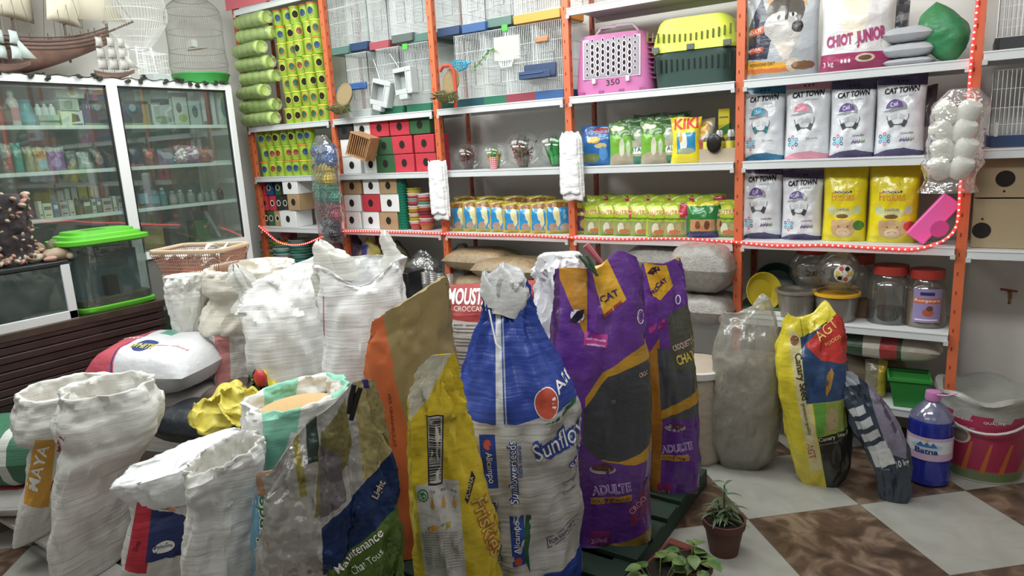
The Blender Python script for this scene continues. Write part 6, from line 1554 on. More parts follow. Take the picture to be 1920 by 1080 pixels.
lying(400, 2.7, .2, .7, .5, .24, mat('dim_brown_sack', '6a5a3c', .6, bump=CREASE), 'dim brown sack under the yellow wrapper', 'brown_sack', 0, 10)
# F : printed pillow sacks lying behind
k = Sack(300, 3.35, .45)
rp = art('red_white_sack', 'd3d4d8', [('p', [(0, 0), (.34, 0), (.3, 1), (0, 1)], 'cc5060'), ('e', .5, .3, .1, .13, '2c3f80'), ('p', [(.42, .62), (.56, .6), (.56, .76), (.42, .78)], '5aa088'), ('p', [(.31, 0), (.325, 0), (.3, 1), (.28, 1)], '2c3f80')], .4, bump=CREASE)
lying(325, 3.4, .115, .7, .5, .27, mat('grey_sack_dim', 'a8a29c', .6, bump=WOVEN), 'grey lying sack lowest under the red and white one', 'filled_sack', .3, 11)
lying(325, 3.42, .39, .7, .5, .15, mat('grey_sack_dim2', 'b0aaa6', .6, bump=WOVEN), 'thin grey lying sack under the red and white one', 'filled_sack', .3, 12)
x, y = stand(278, 3.35); o, b = pillow(x, y, .55, .62, .46, .24, rp, .3, 'printed_rice_sack', 'red and white printed sack lying beside the brown counter', 'sack', 13, wr=.012, rx=.06)
b2 = MB(); ts = b.v; b2.tree = BVHTree.FromPolygons([(p[0], p[2], -p[1]) if False else (p[0], -p[2], p[1]) for p in b.v], b.f)   # print on the upper side
def up_text(s, A, Bq, m_, ratio, **kw): b2.text(s, A, Bq, m_, ratio=ratio, **kw)
up_text('SUPERIOR', (-.27, -.02), (-.1, -.02), wht, .2, bold=.01, off=.003); up_text('WHITE', (-.07, -.13), (.07, -.13), ink('d8d060'), .3, bold=.02, off=.003)
up_text('pure refined', (.08, -.1), (.24, -.09), ink('c05a70'), .12)
b2.v = [(p[0], p[2], -p[1]) for p in b2.v]; b2.build('lettering', o)
# E : narrow twisted sack under the basket
k = Sack(350, 3.5, Sack(350, 3.5, 0).at(345, 655)[1])
b = k.loft([(335, 360, 655, .6), (328, 372, 630, .8), (318, 382, 590, .85), (310, 388, 555, .85), (310, 392, 540, .8), (306, 396, 525, .8), (310, 392, 514, .8)], m=wsk, seed=14, **WV); k.put(b, 'tapered_sack', 'white tapered sack standing under the brown basket')
# D : pink striped sack, C : open sack on it
k = Sack(435, 3.42, .115, .13); m = wov('pink_stripe_sack', 'cfcac4', [([(402, 625), (430, 628), (434, 760), (405, 760)], 'd98a88')], k)
b = k.loft([(395, 492, 800, .8), (398, 490, 740, .8), (400, 488, 690, .8), (400, 486, 650, .8), (388, 484, 625, .8), (382, 482, 612, .7)], m=m, seed=15, n=3.5, **WV); k.put(b, 'pink_striped_sack', 'beige sack with pink vertical stripe under the open sack')
k = Sack(462, 3.5, k.at(440, 615)[1]-.02)
r, b = open_sack(k, [(392, 520, 628, .8), (372, 530, 610, .85), (385, 540, 575, .9), (398, 545, 550, .9), (382, 556, 535, .95), (380, 557, 512, .95)], 'open_cream_sack', 'open cream sack with thick rolled rim beside the basket', mat('cream_woven', 'd8d2c4', .6, bump=WOVEN), fill=.1, rimr=.05, seed=16, wr=.01, crease=.002)
k.put(b, 'sack_body', None, parent=r)
# A : white sack tied at its left corner
def warpA(p, t, a):
    if t > 4:
        g = math.exp(-((p[0]+.16)/.07)**2)*(t-4)/2; p[2] += .13*g; p[1] *= 1-.6*g
    return p
k = Sack(540, 3.12, .115)
b = k.loft([(500, 622, 850, .8), (488, 628, 790, .85), (480, 630, 730, .85), (465, 622, 660, .85), (455, 612, 600, .8), (448, 606, 560, .6, .1), (452, 602, 528, .3, .25), (450, 602, 508, .12, .3)], m=mat('white_woven3', 'e4e5e3', .55, bump=WOVEN), seed=17, wr=.009, crease=.0025)
k.put(b, 'white_feed_sack', 'white woven sack gathered at its left corner, mid left')
b = MB(); s0 = k.at(462, 520); P = []
for j in range(12):
    v = j/11; r_ = [.1, .085, .068, .052, .042, .038, .04, .046, .05, .046, .036, .012][j]
    P.append([(s0[0]+.03+r_*math.cos(a)*(1+.18*math.sin(a*7+v*2)+.2*fbm(math.cos(a)*3, v*3, math.sin(a)*3))-.07*v, r_*.55*math.sin(a)*(1+.2*math.sin(a*7+v*2)), s0[1]-.16+.21*v+.02*v*math.sin(a*3)) for a in [2*PI*i/24 for i in range(24)]])
b.grid(P, wsk, True); b.build('twisted_corner', bpy.data.objects['white_feed_sack'])
# B : tall white sack with two ears
k = Sack(680, 2.88, .115)
m = wov('tall_white_sack', 'e6e7e8', [([(604, 560), (607, 560), (608, 640), (605, 640)], 'c08090')], k)
b = k.loft([(612, 745, 850, .75), (608, 750, 780, .8), (607, 755, 700, .8), (606, 758, 620, .8), (602, 757, 560, .7), (600, 755, 520, .6), (600, 750, 488, .5), ('m', *k.at(676, 490), .19, .085, 0, 0, 2.4), ('m', *k.at(676, 520), .175, .07, 0, 0, 2.4), ('m', *k.at(676, 580), .17, .07, 0, 0, 2.4)], m=m, seed=18, wr=.009, crease=.0015, cap=False,
           warp=lambda p, t, a: (p[0], p[1], p[2]+.0-(.1*max(0, min(1, (t-4.5)/1.5))*max(0, -math.sin(a))*math.exp(-((p[0]+.02)/.12)**2)) if 4.5 < t < 8.5 else p[2]))
o = k.put(b, 'tall_white_sack', 'tall open white sack with two upright corner ears')
def ear(par, k, pts, rs, m=wsk, name='corner_ear', flat=.4):
    b = MB(); Q = crom([(*k.at(*p), r) for p, r in zip(pts, rs)], 5); P = []
    for i, (s, z, r_) in enumerate(Q):
        P.append([(s+r_*math.cos(a)*(1+.25*fbm(math.cos(a)*2, i*.3, math.sin(a)*2)), r_*flat*math.sin(a)*1.3-.01, z+.012*math.sin(a*2)) for a in [2*PI*j/20 for j in range(20)]])
    I = b.grid(P, m, True); b.Fc(I[-1], m); return b.build(name, par)
ear(o, k, [(628, 560), (620, 510), (613, 482), (603, 462), (598, 453)], [.075, .07, .055, .035, .008]); ear(o, k, [(640, 520), (632, 490), (625, 475), (618, 470)], [.07, .06, .045, .012]); ear(o, k, [(735, 510), (735, 480), (728, 462), (722, 447), (719, 436)], [.05, .035, .03, .024, .008])
EAR = ear
# orange and kraft paper bag
k = Sack(765, 2.46, .105, .1)
m = art('kraft_orange_bag', 'c9602c', [('p', k.arg([(692, 600), (840, 500), (900, 560), (880, 700), (800, 800), (765, 800), (745, 720)]), '8f7a48'), ('p', k.arg([(735, 700), (880, 640), (880, 900), (815, 1000), (770, 830)]), '8f7a48')], .45, bump=[(10, .7, 'noise', (1, 1, .7), .012)])
b = k.loft([(700, 830, 1090, .6), (697, 845, 950, .6), (692, 855, 800, .55), (688, 862, 700, .4), (690, 850, 640, .25), (693, 845, 600, .12, .35), (694, 840, 560, .03, .52)], m=m, seed=19, n=3, wr=.006)
k.T('MIX GRANVELCAT', (727, 745), (738, 840), ink('4a2418'), ratio=.06); k.put(b, 'kraft_paper_bag', 'tall bag of brown kraft paper and orange, top folded open')
# MOUST bag behind
k = Sack(925, 3.0, .105, .14)
m = wov('moust_bag', 'b9b2ac', [([(800, 500), (1040, 500), (1040, 598), (930, 612), (800, 600)], 'a83030')], k, .4)
b = k.loft([(845, 1010, 850, .6), (842, 1014, 760, .65), (838, 1016, 680, .65), (834, 1015, 600, .6), (836, 1012, 555, .3), (838, 1010, 530, .05)], m=m, seed=20, n=4, wr=.005)
k.T('MOUSTACHE', (836, 578), (955, 575), wht, ratio=.22, bold=.03, slant=.15); k.T('CROCCANTINI', (850, 590), (930, 588), ink('e0c8c0'), ratio=.11)
for i in range(26):
    if i % 4 != 3: y_ = 612+i*6; k.P([(850, y_), (900, y_), (900, y_+2.2), (850, y_+2.2)], ink('6a6460'))
k.put(b, 'printed_kibble_sack', 'red and white kibble sack behind the blue one, bold white lettering')
# blue sunflower sack
k = Sack(968, 2.22, .105, .17)
bb = '2340a0'
m = wov('blue_white_sack', 'b4b2b0', [([(800, 480), (1100, 480), (1100, 762), (1084, 766), (1040, 784), (985, 794), (930, 797), (880, 794), (850, 780), (800, 740)], bb), ([(860, 1090), (870, 1088), (1000, 1075), (1050, 1058), (1100, 1030), (1100, 1150), (860, 1150)], bb),
    ([(860, 400), (1020, 400), (1020, 520), (990, 548), (976, 590), (912, 582), (880, 580)], 'dedfe2'), ([(927, 590), (937, 590), (945, 800), (930, 800)], 'c9ccd4'), ([(939, 590), (942, 590), (951, 800), (948, 800)], '9fb0c4'), ([(898, 815), (928, 815), (935, 912), (905, 912)], bb)], k, .38)
b = k.loft([(868, 1085, 1105, .85), (866, 1085, 1050, .9), (862, 1085, 950, .9), (857, 1084, 850, .9), (853, 1083, 790, .9), (855, 1078, 735, .85), (872, 1052, 680, .75), (890, 1020, 630, .6), (908, 1004, 592, .4), (912, 994, 566, .32), (905, 988, 542, .4), (908, 984, 524, .4), (926, 974, 508, .25), (940, 960, 498, .05)], m=m, seed=21, n=2.4, wr=.009, rows=7, seg=110,
           warp=lambda p, t, a: (p[0]*(1+.06*math.sin(a*7)*max(0, min(1, (t-5)/2))), p[1]*(1+.14*math.sin(a*9)*max(0, min(1, (t-5)/2))), p[2]))
w1, bl_, og, gr = wht, ink(bb), ink('c84a34'), ink('1e5c34')
k.T('Alicampo', (1048, 748), (1140, 690), w1, ratio=.2, bold=.01)
k.b.oval(*k.f(1025, 759), .039, .05, wht, off=.0013); k.b.oval(*k.f(1025, 759), .036, .047, og, off=.0022)
k.P([(1020, 795), (1050, 782), (1085, 762), (1085, 772), (1050, 788)], gr)
for q, (col_, bo, of) in enumerate(((bl_, .1, .0014), (w1, .0, .0026))): k.T('Sunflower', (1006, 862), (1140, 822), col_, ratio=.26, bold=bo, off=of)
for q, (col_, bo, of) in enumerate(((bl_, .1, .0014), (w1, .0, .0026))): k.T('seeds', (1072, 892), (1130, 875), col_, ratio=.3, bold=bo, off=of)
k.T('Origin:', (1058, 922), (1092, 912), ink('4a4c58'), ratio=.22); k.T('Crop:', (1058, 940), (1085, 930), ink('4a4c58'), ratio=.22)
for p0, p1 in (((1025, 1010), (1090, 985)), ((1027, 1028), (1090, 1003))): k.P([p0, p1, (p1[0], p1[1]+1.5), (p0[0], p0[1]+1.5)], ink('3a3c60'))
k.P([(1025, 1010), (1026.5, 1010), (1028.5, 1028), (1027, 1028)], ink('3a3c60')); k.T('FOR EXPORT', (1032, 1022), (1082, 1002), ink('3a3c60'), ratio=.14, bold=.01)
k.b.oval(*k.f(914, 832), .0125, .0155, og); k.T('Alicampo', (911, 845), (918, 903), w1, ratio=.2)
for q, (col_, bo, of) in enumerate(((bl_, .09, .0014), (w1, .0, .0026))):
    k.T('Sunflowerseeds', (972, 940), (966, 822), col_, ratio=.13, bold=bo, off=of); k.T('Girasol Confiteria', (920, 935), (932, 1055), col_, ratio=.1, bold=bo, off=of)
k.T('100% natural', (980, 890), (976, 832), bl_, ratio=.13, bold=.01)
k.P([(955, 965), (982, 962), (985, 1052), (962, 1055)], bl_); k.b.oval(*k.f(972, 1045), .0125, .0155, og, off=.002); k.T('Alicampo', (976, 1030), (973, 972), w1, ratio=.2, off=.002)
k.P([(986, 962), (996, 962), (994, 1000), (988, 1040), (994, 1068), (984, 1045), (981, 1000)], gr)
o = k.put(b, 'sunflower_seed_sack', 'tall blue and white sunflower seed sack, neck tied with string')
b = MB(); pts = [(*k.at(918, 570), -.08), (*k.at(925, 600), -.1), (*k.at(931, 625), -.12), (*k.at(940, 633), -.13)]; b.tube([(s, q, z) for s, z, q in pts], .003, wht, 6); b.build('string', o)
ear(o, k, [(932, 580), (922, 548), (913, 525), (907, 512)], [.035, .03, .02, .004], wfilm, 'liner_flap', .3); ear(o, k, [(950, 590), (958, 558), (958, 530), (948, 506), (942, 497)], [.05, .058, .045, .025, .004], wfilm, 'liner_flap', .35)
# white plastic bag behind the purple sack
k = Sack(1045, 2.75, .105)
b = k.loft([(1000, 1080, 780, .6), (995, 1090, 650, .6), (1000, 1095, 590, .5), (1005, 1095, 540, .45), (998, 1092, 505, .4), (1012, 1090, 480, .3), (1025, 1075, 472, .15)], m=wfilm, seed=22, n=2.5, wr=.018); k.put(b, 'white_plastic_bag', 'crumpled white plastic bag sticking up behind the purple sack', 'bag')
# purple cat food sacks
pu = '5c2a86'
def purple(px, wd, rings, regs, name, label, seed, extra):
    k = Sack(px, wd, .1, .1); hump = .035 if seed == 23 else .02; m = art('purple_print%d' % seed, pu, [('p', k.arg(p), c) for p, c in regs], .25, sheer=.5, bump=CREASE)
    b = k.loft(rings, m=m, seed=seed, n=4.5, wr=.007, warp=lambda p, t, a: (p[0], p[1]+.02*math.sin(p[0]*30)*max(0, (t-4)/3), p[2]+max(0, (t-4)/3)*hump*(math.exp(-((p[0]-.08)/.05)**2)-.6*math.exp(-(p[0]/.04)**2)))); extra(k); k.put(b, name, label); return k
def ex1(k):
    k.T('CAT', (1128, 577), (1163, 560), ink('3a1a5c'), ratio=.32, bold=.03); k.P([(1130, 598), (1165, 570), (1168, 574), (1132, 602)], ink('b0402c'))
    k.b.oval(*k.f(1082, 598), .026, .026, wht); k.P([(1066, 610), (1082, 588), (1096, 584), (1092, 600), (1080, 612)], ink('2a1a30'), off=.002)
    k.P([(1096, 626), (1140, 632), (1138, 655), (1094, 650)], ink('b82c8c')); k.T('vous conseille', (1098, 640), (1136, 644), wht, ratio=.12, off=.002); k.T('veterinaire', (1100, 650), (1134, 653), wht, ratio=.14, off=.002)
    k.b.oval(*k.f(1203, 600), .013, .026, wht, ring=.003); k.b.oval(*k.f(1203, 600), .009, .018, ink('9a5ab0'), off=.002, ring=.003)
    k.T('CROC', (1200, 710), (1216, 706), ink('c9a898'), ratio=.5, bold=.02)
    for bo, c, of in ((.06, ink('c9b8e0'), .0014), (0, ink('7a3aa0'), .0025)): k.T('ADULTE', (1110, 925), (1184, 915), c, ratio=.22, bold=bo, off=of)
    k.P([(1108, 930), (1184, 922), (1184, 934), (1108, 942)], ink('b88420')); k.T('TOUTES TAILLES', (1110, 940), (1182, 932), ink('3c1c50'), ratio=.085, off=.002)
    k.P([(1106, 990), (1142, 990), (1140, 1022), (1106, 1022)], ink('8a2464')); k.T('20kg', (1108, 1014), (1138, 1010), ink('c8a0b8'), ratio=.3, off=.002)
    k.b.oval(*k.f(1130, 876), .05, .02, ink('a89aa8')); k.b.oval(*k.f(1130, 873), .043, .014, ink('5c3228'), off=.002)
    k.b.oval(*k.f(1150, 752), .0075, .0075, ink('8a9098'), ring=.002)
    k.P([(1182, 940), (1216, 900), (1217, 960), (1182, 985)], ink('7a2452')); k.T('CROQ', (1185, 960), (1212, 935), ink('c9a0b8'), ratio=.3, off=.002)
k = purple(1125, 2.5, [(1045, 1180, 1070, .55), (1040, 1212, 1020, .6), (1036, 1218, 900, .62), (1034, 1217, 760, .6), (1034, 1214, 660, .5), (1036, 1208, 590, .35), (1040, 1200, 530, .16, .1), (1042, 1188, 495, .04, .12)],
  [([(1020, 480), (1096, 480), (1108, 600), (1100, 700), (1098, 1060), (1060, 1060), (1050, 700), (1038, 600), (1030, 500)], 'b87c1c'), ([(1030, 470), (1045, 490), (1048, 600), (1020, 800)], '4a1c60'), ([(1098, 485), (1132, 480), (1176, 568), (1134, 602)], 'd8a01c'), ([(1096, 480), (1104, 490), (1120, 560), (1118, 640), (1096, 640), (1102, 580)], '6a2f98'),
   ([(1098, 720), (1130, 700), (1185, 625), (1240, 610), (1240, 860), (1190, 868), (1130, 862), (1096, 830)], 'b8861c'), ([(1094, 722), (1140, 706), (1190, 640), (1240, 630), (1240, 820), (1200, 850), (1160, 862), (1120, 858), (1094, 830)], '3a3c42'), ([(1098, 1040), (1240, 990), (1240, 1100), (1060, 1100)], '8a6a1c')],
  'purple_cat_food_sack', 'large purple and orange cat food sack beside the blue sack', 23, ex1)
x, y = stand(1105, 2.38)
for (p0, p1, c, lab, nm) in (((1120, 515), (1093, 478), '3c5a3c', 'green clothespin clipped on the purple sack', 'clothespin'), ((1128, 492), (1098, 458), 'c8646c', 'pink scoop handle clipped at the top of the purple sack', 'scoop_handle')):
    k = Sack(1105, 2.44, 0); a, c_ = k.at(*p0), k.at(*p1)
    t = thing(nm, lab, 'clip' if nm == 'clothespin' else 'scoop', (k.x, k.y, 0), k.rz)
    for dx in ((-.008, .008) if nm == 'clothespin' else (0,)):
        MB().tube([(a[0]-dx*.3, -.02, a[1]), ((a[0]+c_[0])/2+dx, -.02, (a[1]+c_[1])/2), (c_[0]+dx*1.6, -.02, c_[1])], [.005, .007, .005] if dx else [.008, .012, .014], cm(c), 8).build('prong' if dx else 'handle', t)
def ex2(k):
    k.T('CAT', (1232, 548), (1252, 535), ink('3a1a5c'), ratio=.4, bold=.03); k.T('PRO', (1222, 562), (1236, 548), ink('3a1a5c'), ratio=.4, bold=.03)
    k.P([(1212, 520), (1222, 508), (1234, 506), (1238, 514), (1224, 522)], ink('2a1a30'))
    k.b.oval(*k.f(1272, 570), .011, .02, wht, ring=.003); k.P([(1215, 622), (1246, 604), (1250, 616), (1218, 632)], ink('a82878'))
    k.T('CROQUETTES', (1264, 665), (1305, 650), ink('c9a898'), ratio=.25, bold=.02); k.T('CHAT', (1272, 690), (1305, 680), ink('d8b83c'), ratio=.5, bold=.03)
    for bo, c, of in ((.06, ink('c9b8e0'), .0014), (0, ink('7a3aa0'), .0025)): k.T('ADULTE', (1240, 855), (1300, 846), c, ratio=.22, bold=bo, off=of)
    k.P([(1238, 858), (1294, 856), (1293, 868), (1238, 868)], ink('b88420')); k.T('TOUTES TAILLES', (1240, 866), (1292, 864), ink('3c1c50'), ratio=.09, off=.002)
    k.P([(1232, 910), (1260, 908), (1259, 938), (1232, 940)], ink('8a2464')); k.T('20kg', (1234, 930), (1257, 927), ink('c8a0b8'), ratio=.3, off=.002)
    k.b.oval(*k.f(1266, 806), .045, .018, ink('a89aa8')); k.b.oval(*k.f(1266, 803), .037, .012, ink('5c3228'), off=.002)
purple(1258, 2.85, [(1215, 1285, 965, .6), (1212, 1304, 925, .7), (1210, 1310, 860, .7), (1207, 1306, 740, .65), (1204, 1298, 640, .5), (1204, 1286, 560, .3), (1206, 1278, 515, .12), (1209, 1268, 490, .03, .1)],
  [([(1196, 700), (1236, 640), (1242, 800), (1236, 970), (1196, 970)], 'a86c1c'), ([(1205, 500), (1250, 505), (1262, 545), (1238, 570), (1222, 560)], 'd8a01c'), ([(1240, 480), (1275, 480), (1274, 505), (1262, 492)], 'd8a01c'), ([(1232, 660), (1320, 660), (1320, 790), (1240, 790)], '44464a'), ([(1252, 600), (1320, 560), (1320, 700), (1262, 700)], '4a4a40'), ([(1240, 775), (1320, 735), (1320, 760), (1240, 790)], 'b8861c'), ([(1200, 945), (1320, 930), (1320, 1000), (1200, 1000)], '9a701c')],
  'purple_cat_food_sack', 'smaller purple cat food sack with folded top, behind the large purple one', 24, ex2)
# yellow tapered bag
k = Sack(850, 1.95, .105, .11)
m = art('yellow_kibble_bag', 'd9bc1e', [('p', k.arg([(760, 760), (790, 690), (808, 660), (852, 655), (858, 700), (815, 752), (795, 780), (768, 830)]), 'c9c4b0'), ('p', k.arg([(815, 675), (852, 655), (860, 660), (850, 682), (820, 690)]), 'e6c81c'), ('p', k.arg([(778, 925), (860, 915), (876, 1100), (795, 1100)]), 'c6c4c0'), ('p', k.arg([(798, 798), (832, 796), (830, 926), (802, 926)]), '28282a'), ('p', k.arg([(800, 801), (829, 799), (827, 922), (805, 922)]), 'c8c4bc')], .28, sheer=.4, bump=CREASE)
b = k.loft([(790, 945, 1130, .6), (780, 938, 1060, .6), (771, 925, 970, .6), (765, 905, 890, .55), (763, 888, 820, .45), (766, 872, 770, .35), (775, 858, 725, .25), (796, 855, 690, .12), (818, 851, 664, .04)], m=m, seed=25, n=2.8, wr=.008, rows=7)
random.seed(3); y_ = 804
while y_ < 918: hh = random.choice((1.2, 1.8, 2.8)); k.P([(803, y_), (826, y_-1), (826, y_-1+hh), (803, y_+hh)], blk, off=.0016); y_ += hh+random.choice((1.4, 2.2, 3))
k.b.oval(*k.f(792, 943), .0165, .021, ink('3c8a4c')); k.b.oval(*k.f(792, 943), .012, .015, wht, off=.002, ring=.002); k.T('24', (787, 948), (797, 946), wht, ratio=.6, off=.0026)
for i in range(3):
    k.P([(806+i*21, 962), (810+i*21, 946), (815+i*21, 962), (813+i*21, 968)], ink('d8943c')); k.T(('2kg', '4kg', '8kg')[i], (804+i*21, 938), (815+i*21, 936), ink('4a4a48'), ratio=.4)
k.P([(800, 1002), (812, 996), (824, 1000), (818, 1008), (802, 1008)], ink('d8943c')); k.P([(836, 1004), (838, 992), (846, 990), (844, 1002)], ink('c0a83c'))
k.T('+', (826, 1000), (834, 999), ink('6c5c2c'), ratio=.9)
for i in range(14): y_ = 1012+i*5; k.P([(790+i*.6, y_+1), (866+i*.6, y_-4), (866+i*.6, y_-3), (790+i*.6, y_+2)], ink('8c8880'))
k.P([(872, 950), (886, 900), (893, 912), (878, 958)], ink('2c2a34')); k.T('PURINA', (879, 948), (890, 912), ink('d8c89c'), ratio=.2, off=.002)
for bo, c, of in ((.05, ink('b8702c'), .0014), (0, ink('e0c060'), .0025)): k.T('Friskies', (885, 955), (925, 1065), c, ratio=.25, bold=bo, off=of)
k.put(b, 'yellow_kibble_bag', 'tall tapered yellow cat food bag with barcode and folded silver top', 'bag')
# blue feed bag with torn edge, and the silver bag in front of it
k = Sack(535, 1.95, .105, .1); m = art('light_blue_bag', '6aa6c8', [('p', k.arg([(476, 870), (520, 870), (520, 960), (480, 950)]), '8a6548')], .4, bump=CREASE)
b = k.loft([(474, 600, 1110, .5), (474, 600, 1000, .5), (477, 600, 930, .45), (482, 600, 890, .3), (486, 600, 875, .05)], m=m, seed=26, n=4, wr=.006)
for bo, c, of in ((.07, wht, .0014), (.01, ink('1e6a38'), .0026)): k.T('Nutrilande', (505, 1120), (500, 950), c, ratio=.13, bold=bo, off=of)
k.put(b, 'light_blue_feed_bag', 'light blue feed bag with torn brown edge beside the silver bag', 'bag')
k = Sack(625, 1.72, .105, .14)
m = art('silver_foil_bag', 'b4b2ae', [('p', k.arg([(655, 715), (735, 760), (755, 1100), (700, 1100), (682, 900), (664, 790)]), 'b8ab70'), ('p', k.arg([(600, 850), (650, 780), (664, 860), (610, 990), (590, 1000)]), '8a8250'), ('p', k.arg([(565, 760), (590, 750), (598, 900), (575, 905)]), '3a4a44'), ('p', k.arg([(540, 840), (552, 835), (575, 960), (560, 965)]), 'a89c58'), ('p', k.arg([(600, 870), (640, 880), (650, 960), (600, 1000)]), '7a7478'),
   ('p', k.arg([(604, 1012), (745, 880), (800, 840), (800, 1010), (690, 1064), (612, 1120), (604, 1100)]), '1c3468'), ('p', k.arg([(612, 1095), (690, 1030), (800, 945), (800, 1200), (612, 1200)]), '5c7a34'), ('p', k.arg([(683, 735), (697, 735), (700, 765), (688, 765)]), '4a3a90')], .2, metal=.5, bump=[(9, 1., 'noise', (1, 1, 1), .035), (30, .5, 'noise', (1, 1, .6), .008)], wob=.012)
ss0, zz0 = k.at(505, 868); ss1, zz1 = k.at(660, 702)
def warpS(p, t, a):
    u = max(0, min(1, (p[0]-ss0)/(ss1-ss0))); w_ = max(0, min(1, (t-2)/5))
    p[2] += w_*(zz1-zz0)*(u**.9*(1.15-.15*u)); p[1] += w_*.02*math.sin(p[0]*38); return p
b = k.loft([(482, 752, 1130, .5), (486, 748, 1050, .52), (492, 742, 985, .5), (498, 736, 945, .44), (502, 728, 915, .34), (504, 722, 895, .24), (505, 716, 880, .14), (506, 708, 868, .05)], m=m, seed=27, n=3.2, wr=.012, rows=7, seg=110, warp=warpS)
k.T('Maintenance', (635, 1090), (722, 1024), wht, ratio=.14, bold=.008); k.T('1ère âge'.replace('1ère âge', 'Chat Tous'), (665, 1100), (722, 1058), wht, ratio=.2)
k.T('Light', (712, 965), (728, 935), ink('c8b48c'), ratio=.4, bold=.02)
o = k.put(b, 'silver_foil_bag', 'shiny silver foil bag with yellow panel and navy band, front centre left', 'bag')
cl_ = mat('black_clip', '121212', .4); kk_ = Sack(655, 1.66, 0); t = thing('black_clothespin', 'black clothespin clipped on the silver bag', 'clip', (kk_.x, kk_.y, 0), kk_.rz)
for p0, p1, p2 in (((664, 716), (658, 742), (654, 770)), ((676, 722), (668, 742), (658, 782))):
    MB().tube([(*[kk_.at(*q)[0]], -.02, kk_.at(*q)[1]) for q in (p0, p1, p2)], [.006, .008, .0065], cl_, 8).build('prong', t)

# ------------------------------------------------------------------ bags standing on the floor at the right
k = Sack(1400, 3.2, 0, .1)
cg = mat('clear_grain_lower', '8c8574', .3, bump=[(150, .8, 'noise', (1, 1, 1), .004), (10, .5, 'noise', (1, 1, 1), .01)], var=('706a5a', 45, .25), spec=.8)
r = k.root('clear_grain_sack', 'tall clear bag half full of grey seed on the tiled floor', 'sack')
b = k.loft([(1352, 1425, 862, .6), (1340, 1450, 835, .75), (1338, 1462, 780, .75), (1337, 1463, 720, .7), (1338, 1460, 672, .6), (1345, 1452, 660, .3)], m=cg, seed=28, n=2.8, wr=.006); k.put(b, 'seed_fill', None, parent=r)
b = k.loft([(1350, 1428, 866, .62), (1337, 1453, 835, .78), (1335, 1465, 780, .78), (1334, 1466, 720, .73), (1340, 1463, 650, .55), (1350, 1459, 610, .3), (1352, 1452, 596, .12), (1356, 1448, 588, .03)], m=clear('grain_bag_film', 'f2f1ec', .08, .18, .28, 'bdbab0', (12, .6)), seed=29, n=2.8, wr=.006, warp=lambda p, t, a: (p[0], p[1], p[2]+max(0, (t-3)/4)*(.1*math.exp(-((p[0]-.1)/.05)**2)+.05*math.exp(-((p[0]+.12)/.03)**2)))); k.put(b, 'film_bag', None, parent=r)
# canary seed bag
k = Sack(1530, 3.0, 0, .1)
m = art('canary_bag', '1a1c18', [('p', k.arg([(1430, 540), (1489, 540), (1560, 990), (1430, 990)]), 'd6c428'), ('p', k.arg([(1478, 620), (1502, 640), (1542, 890), (1518, 894), (1496, 760), (1483, 690)]), 'c9bd84'), ('p', k.arg([(1500, 640), (1530, 630), (1600, 700), (1600, 750), (1512, 760)]), '24406a'),
  ('p', k.arg([(1487, 530), (1575, 520), (1585, 590), (1506, 640)]), 'dccb2c'), ('p', k.arg([(1508, 650), (1552, 612), (1580, 586), (1600, 640), (1596, 690), (1540, 680)]), 'c22c28'), ('p', k.arg([(1524, 758), (1585, 752), (1590, 812), (1532, 822)]), '8a9a3c'), ('p', k.arg([(1526, 760), (1550, 758), (1545, 818), (1532, 820)]), '5a9a34')], .3, sheer=.4, bump=CREASE)
b = k.loft([(1502, 1572, 894, .4), (1490, 1592, 868, .55), (1470, 1594, 790, .62), (1458, 1590, 720, .62), (1454, 1588, 670, .5), (1466, 1584, 620, .28), (1478, 1574, 590, .12, .1), (1480, 1562, 580, .03, .1)], m=m, seed=30, n=3, wr=.007, warp=lambda p, t, a: (p[0], p[1]+.015*math.sin(p[0]*35)*max(0, (t-4)/3), p[2]+max(0, (t-4.5)/2.5)*(.035*math.exp(-((p[0]+.11)/.03)**2)+.065*math.exp(-((p[0]-.07)/.035)**2)-.03)))
k.T('AGT', (1538, 648), (1574, 618), ink('e6c060'), ratio=.42); k.T('FOODS', (1550, 656), (1578, 640), ink('e6c060'), ratio=.2)
k.T('Canary Seed', (1490, 668), (1504, 752), ink('2c2818'), ratio=.15, bold=.02); k.T('premium quality', (1503, 758), (1516, 818), ink('3c3818'), ratio=.12)
k.b.oval(*k.f(1489, 645), .018, .022, ink('7a4c28')); k.T('AGT', (1512, 836), (1518, 866), ink('b8442c'), ratio=.42)
k.T('Canary Seed', (1536, 830), (1590, 822), ink('c8c8a0'), ratio=.14, bold=.01); k.T('premium quality', (1538, 838), (1578, 832), ink('8a8a70'), ratio=.1)
k.P([(1548, 742), (1550, 706), (1560, 694), (1564, 704), (1558, 730), (1550, 746)], ink('a87c34')); k.P([(1552, 810), (1548, 780), (1558, 764), (1572, 776), (1572, 808)], ink('a8946c'))
k.put(b, 'canary_seed_bag', 'yellow Canary Seed bag with red and blue front, standing on the tiles', 'bag')
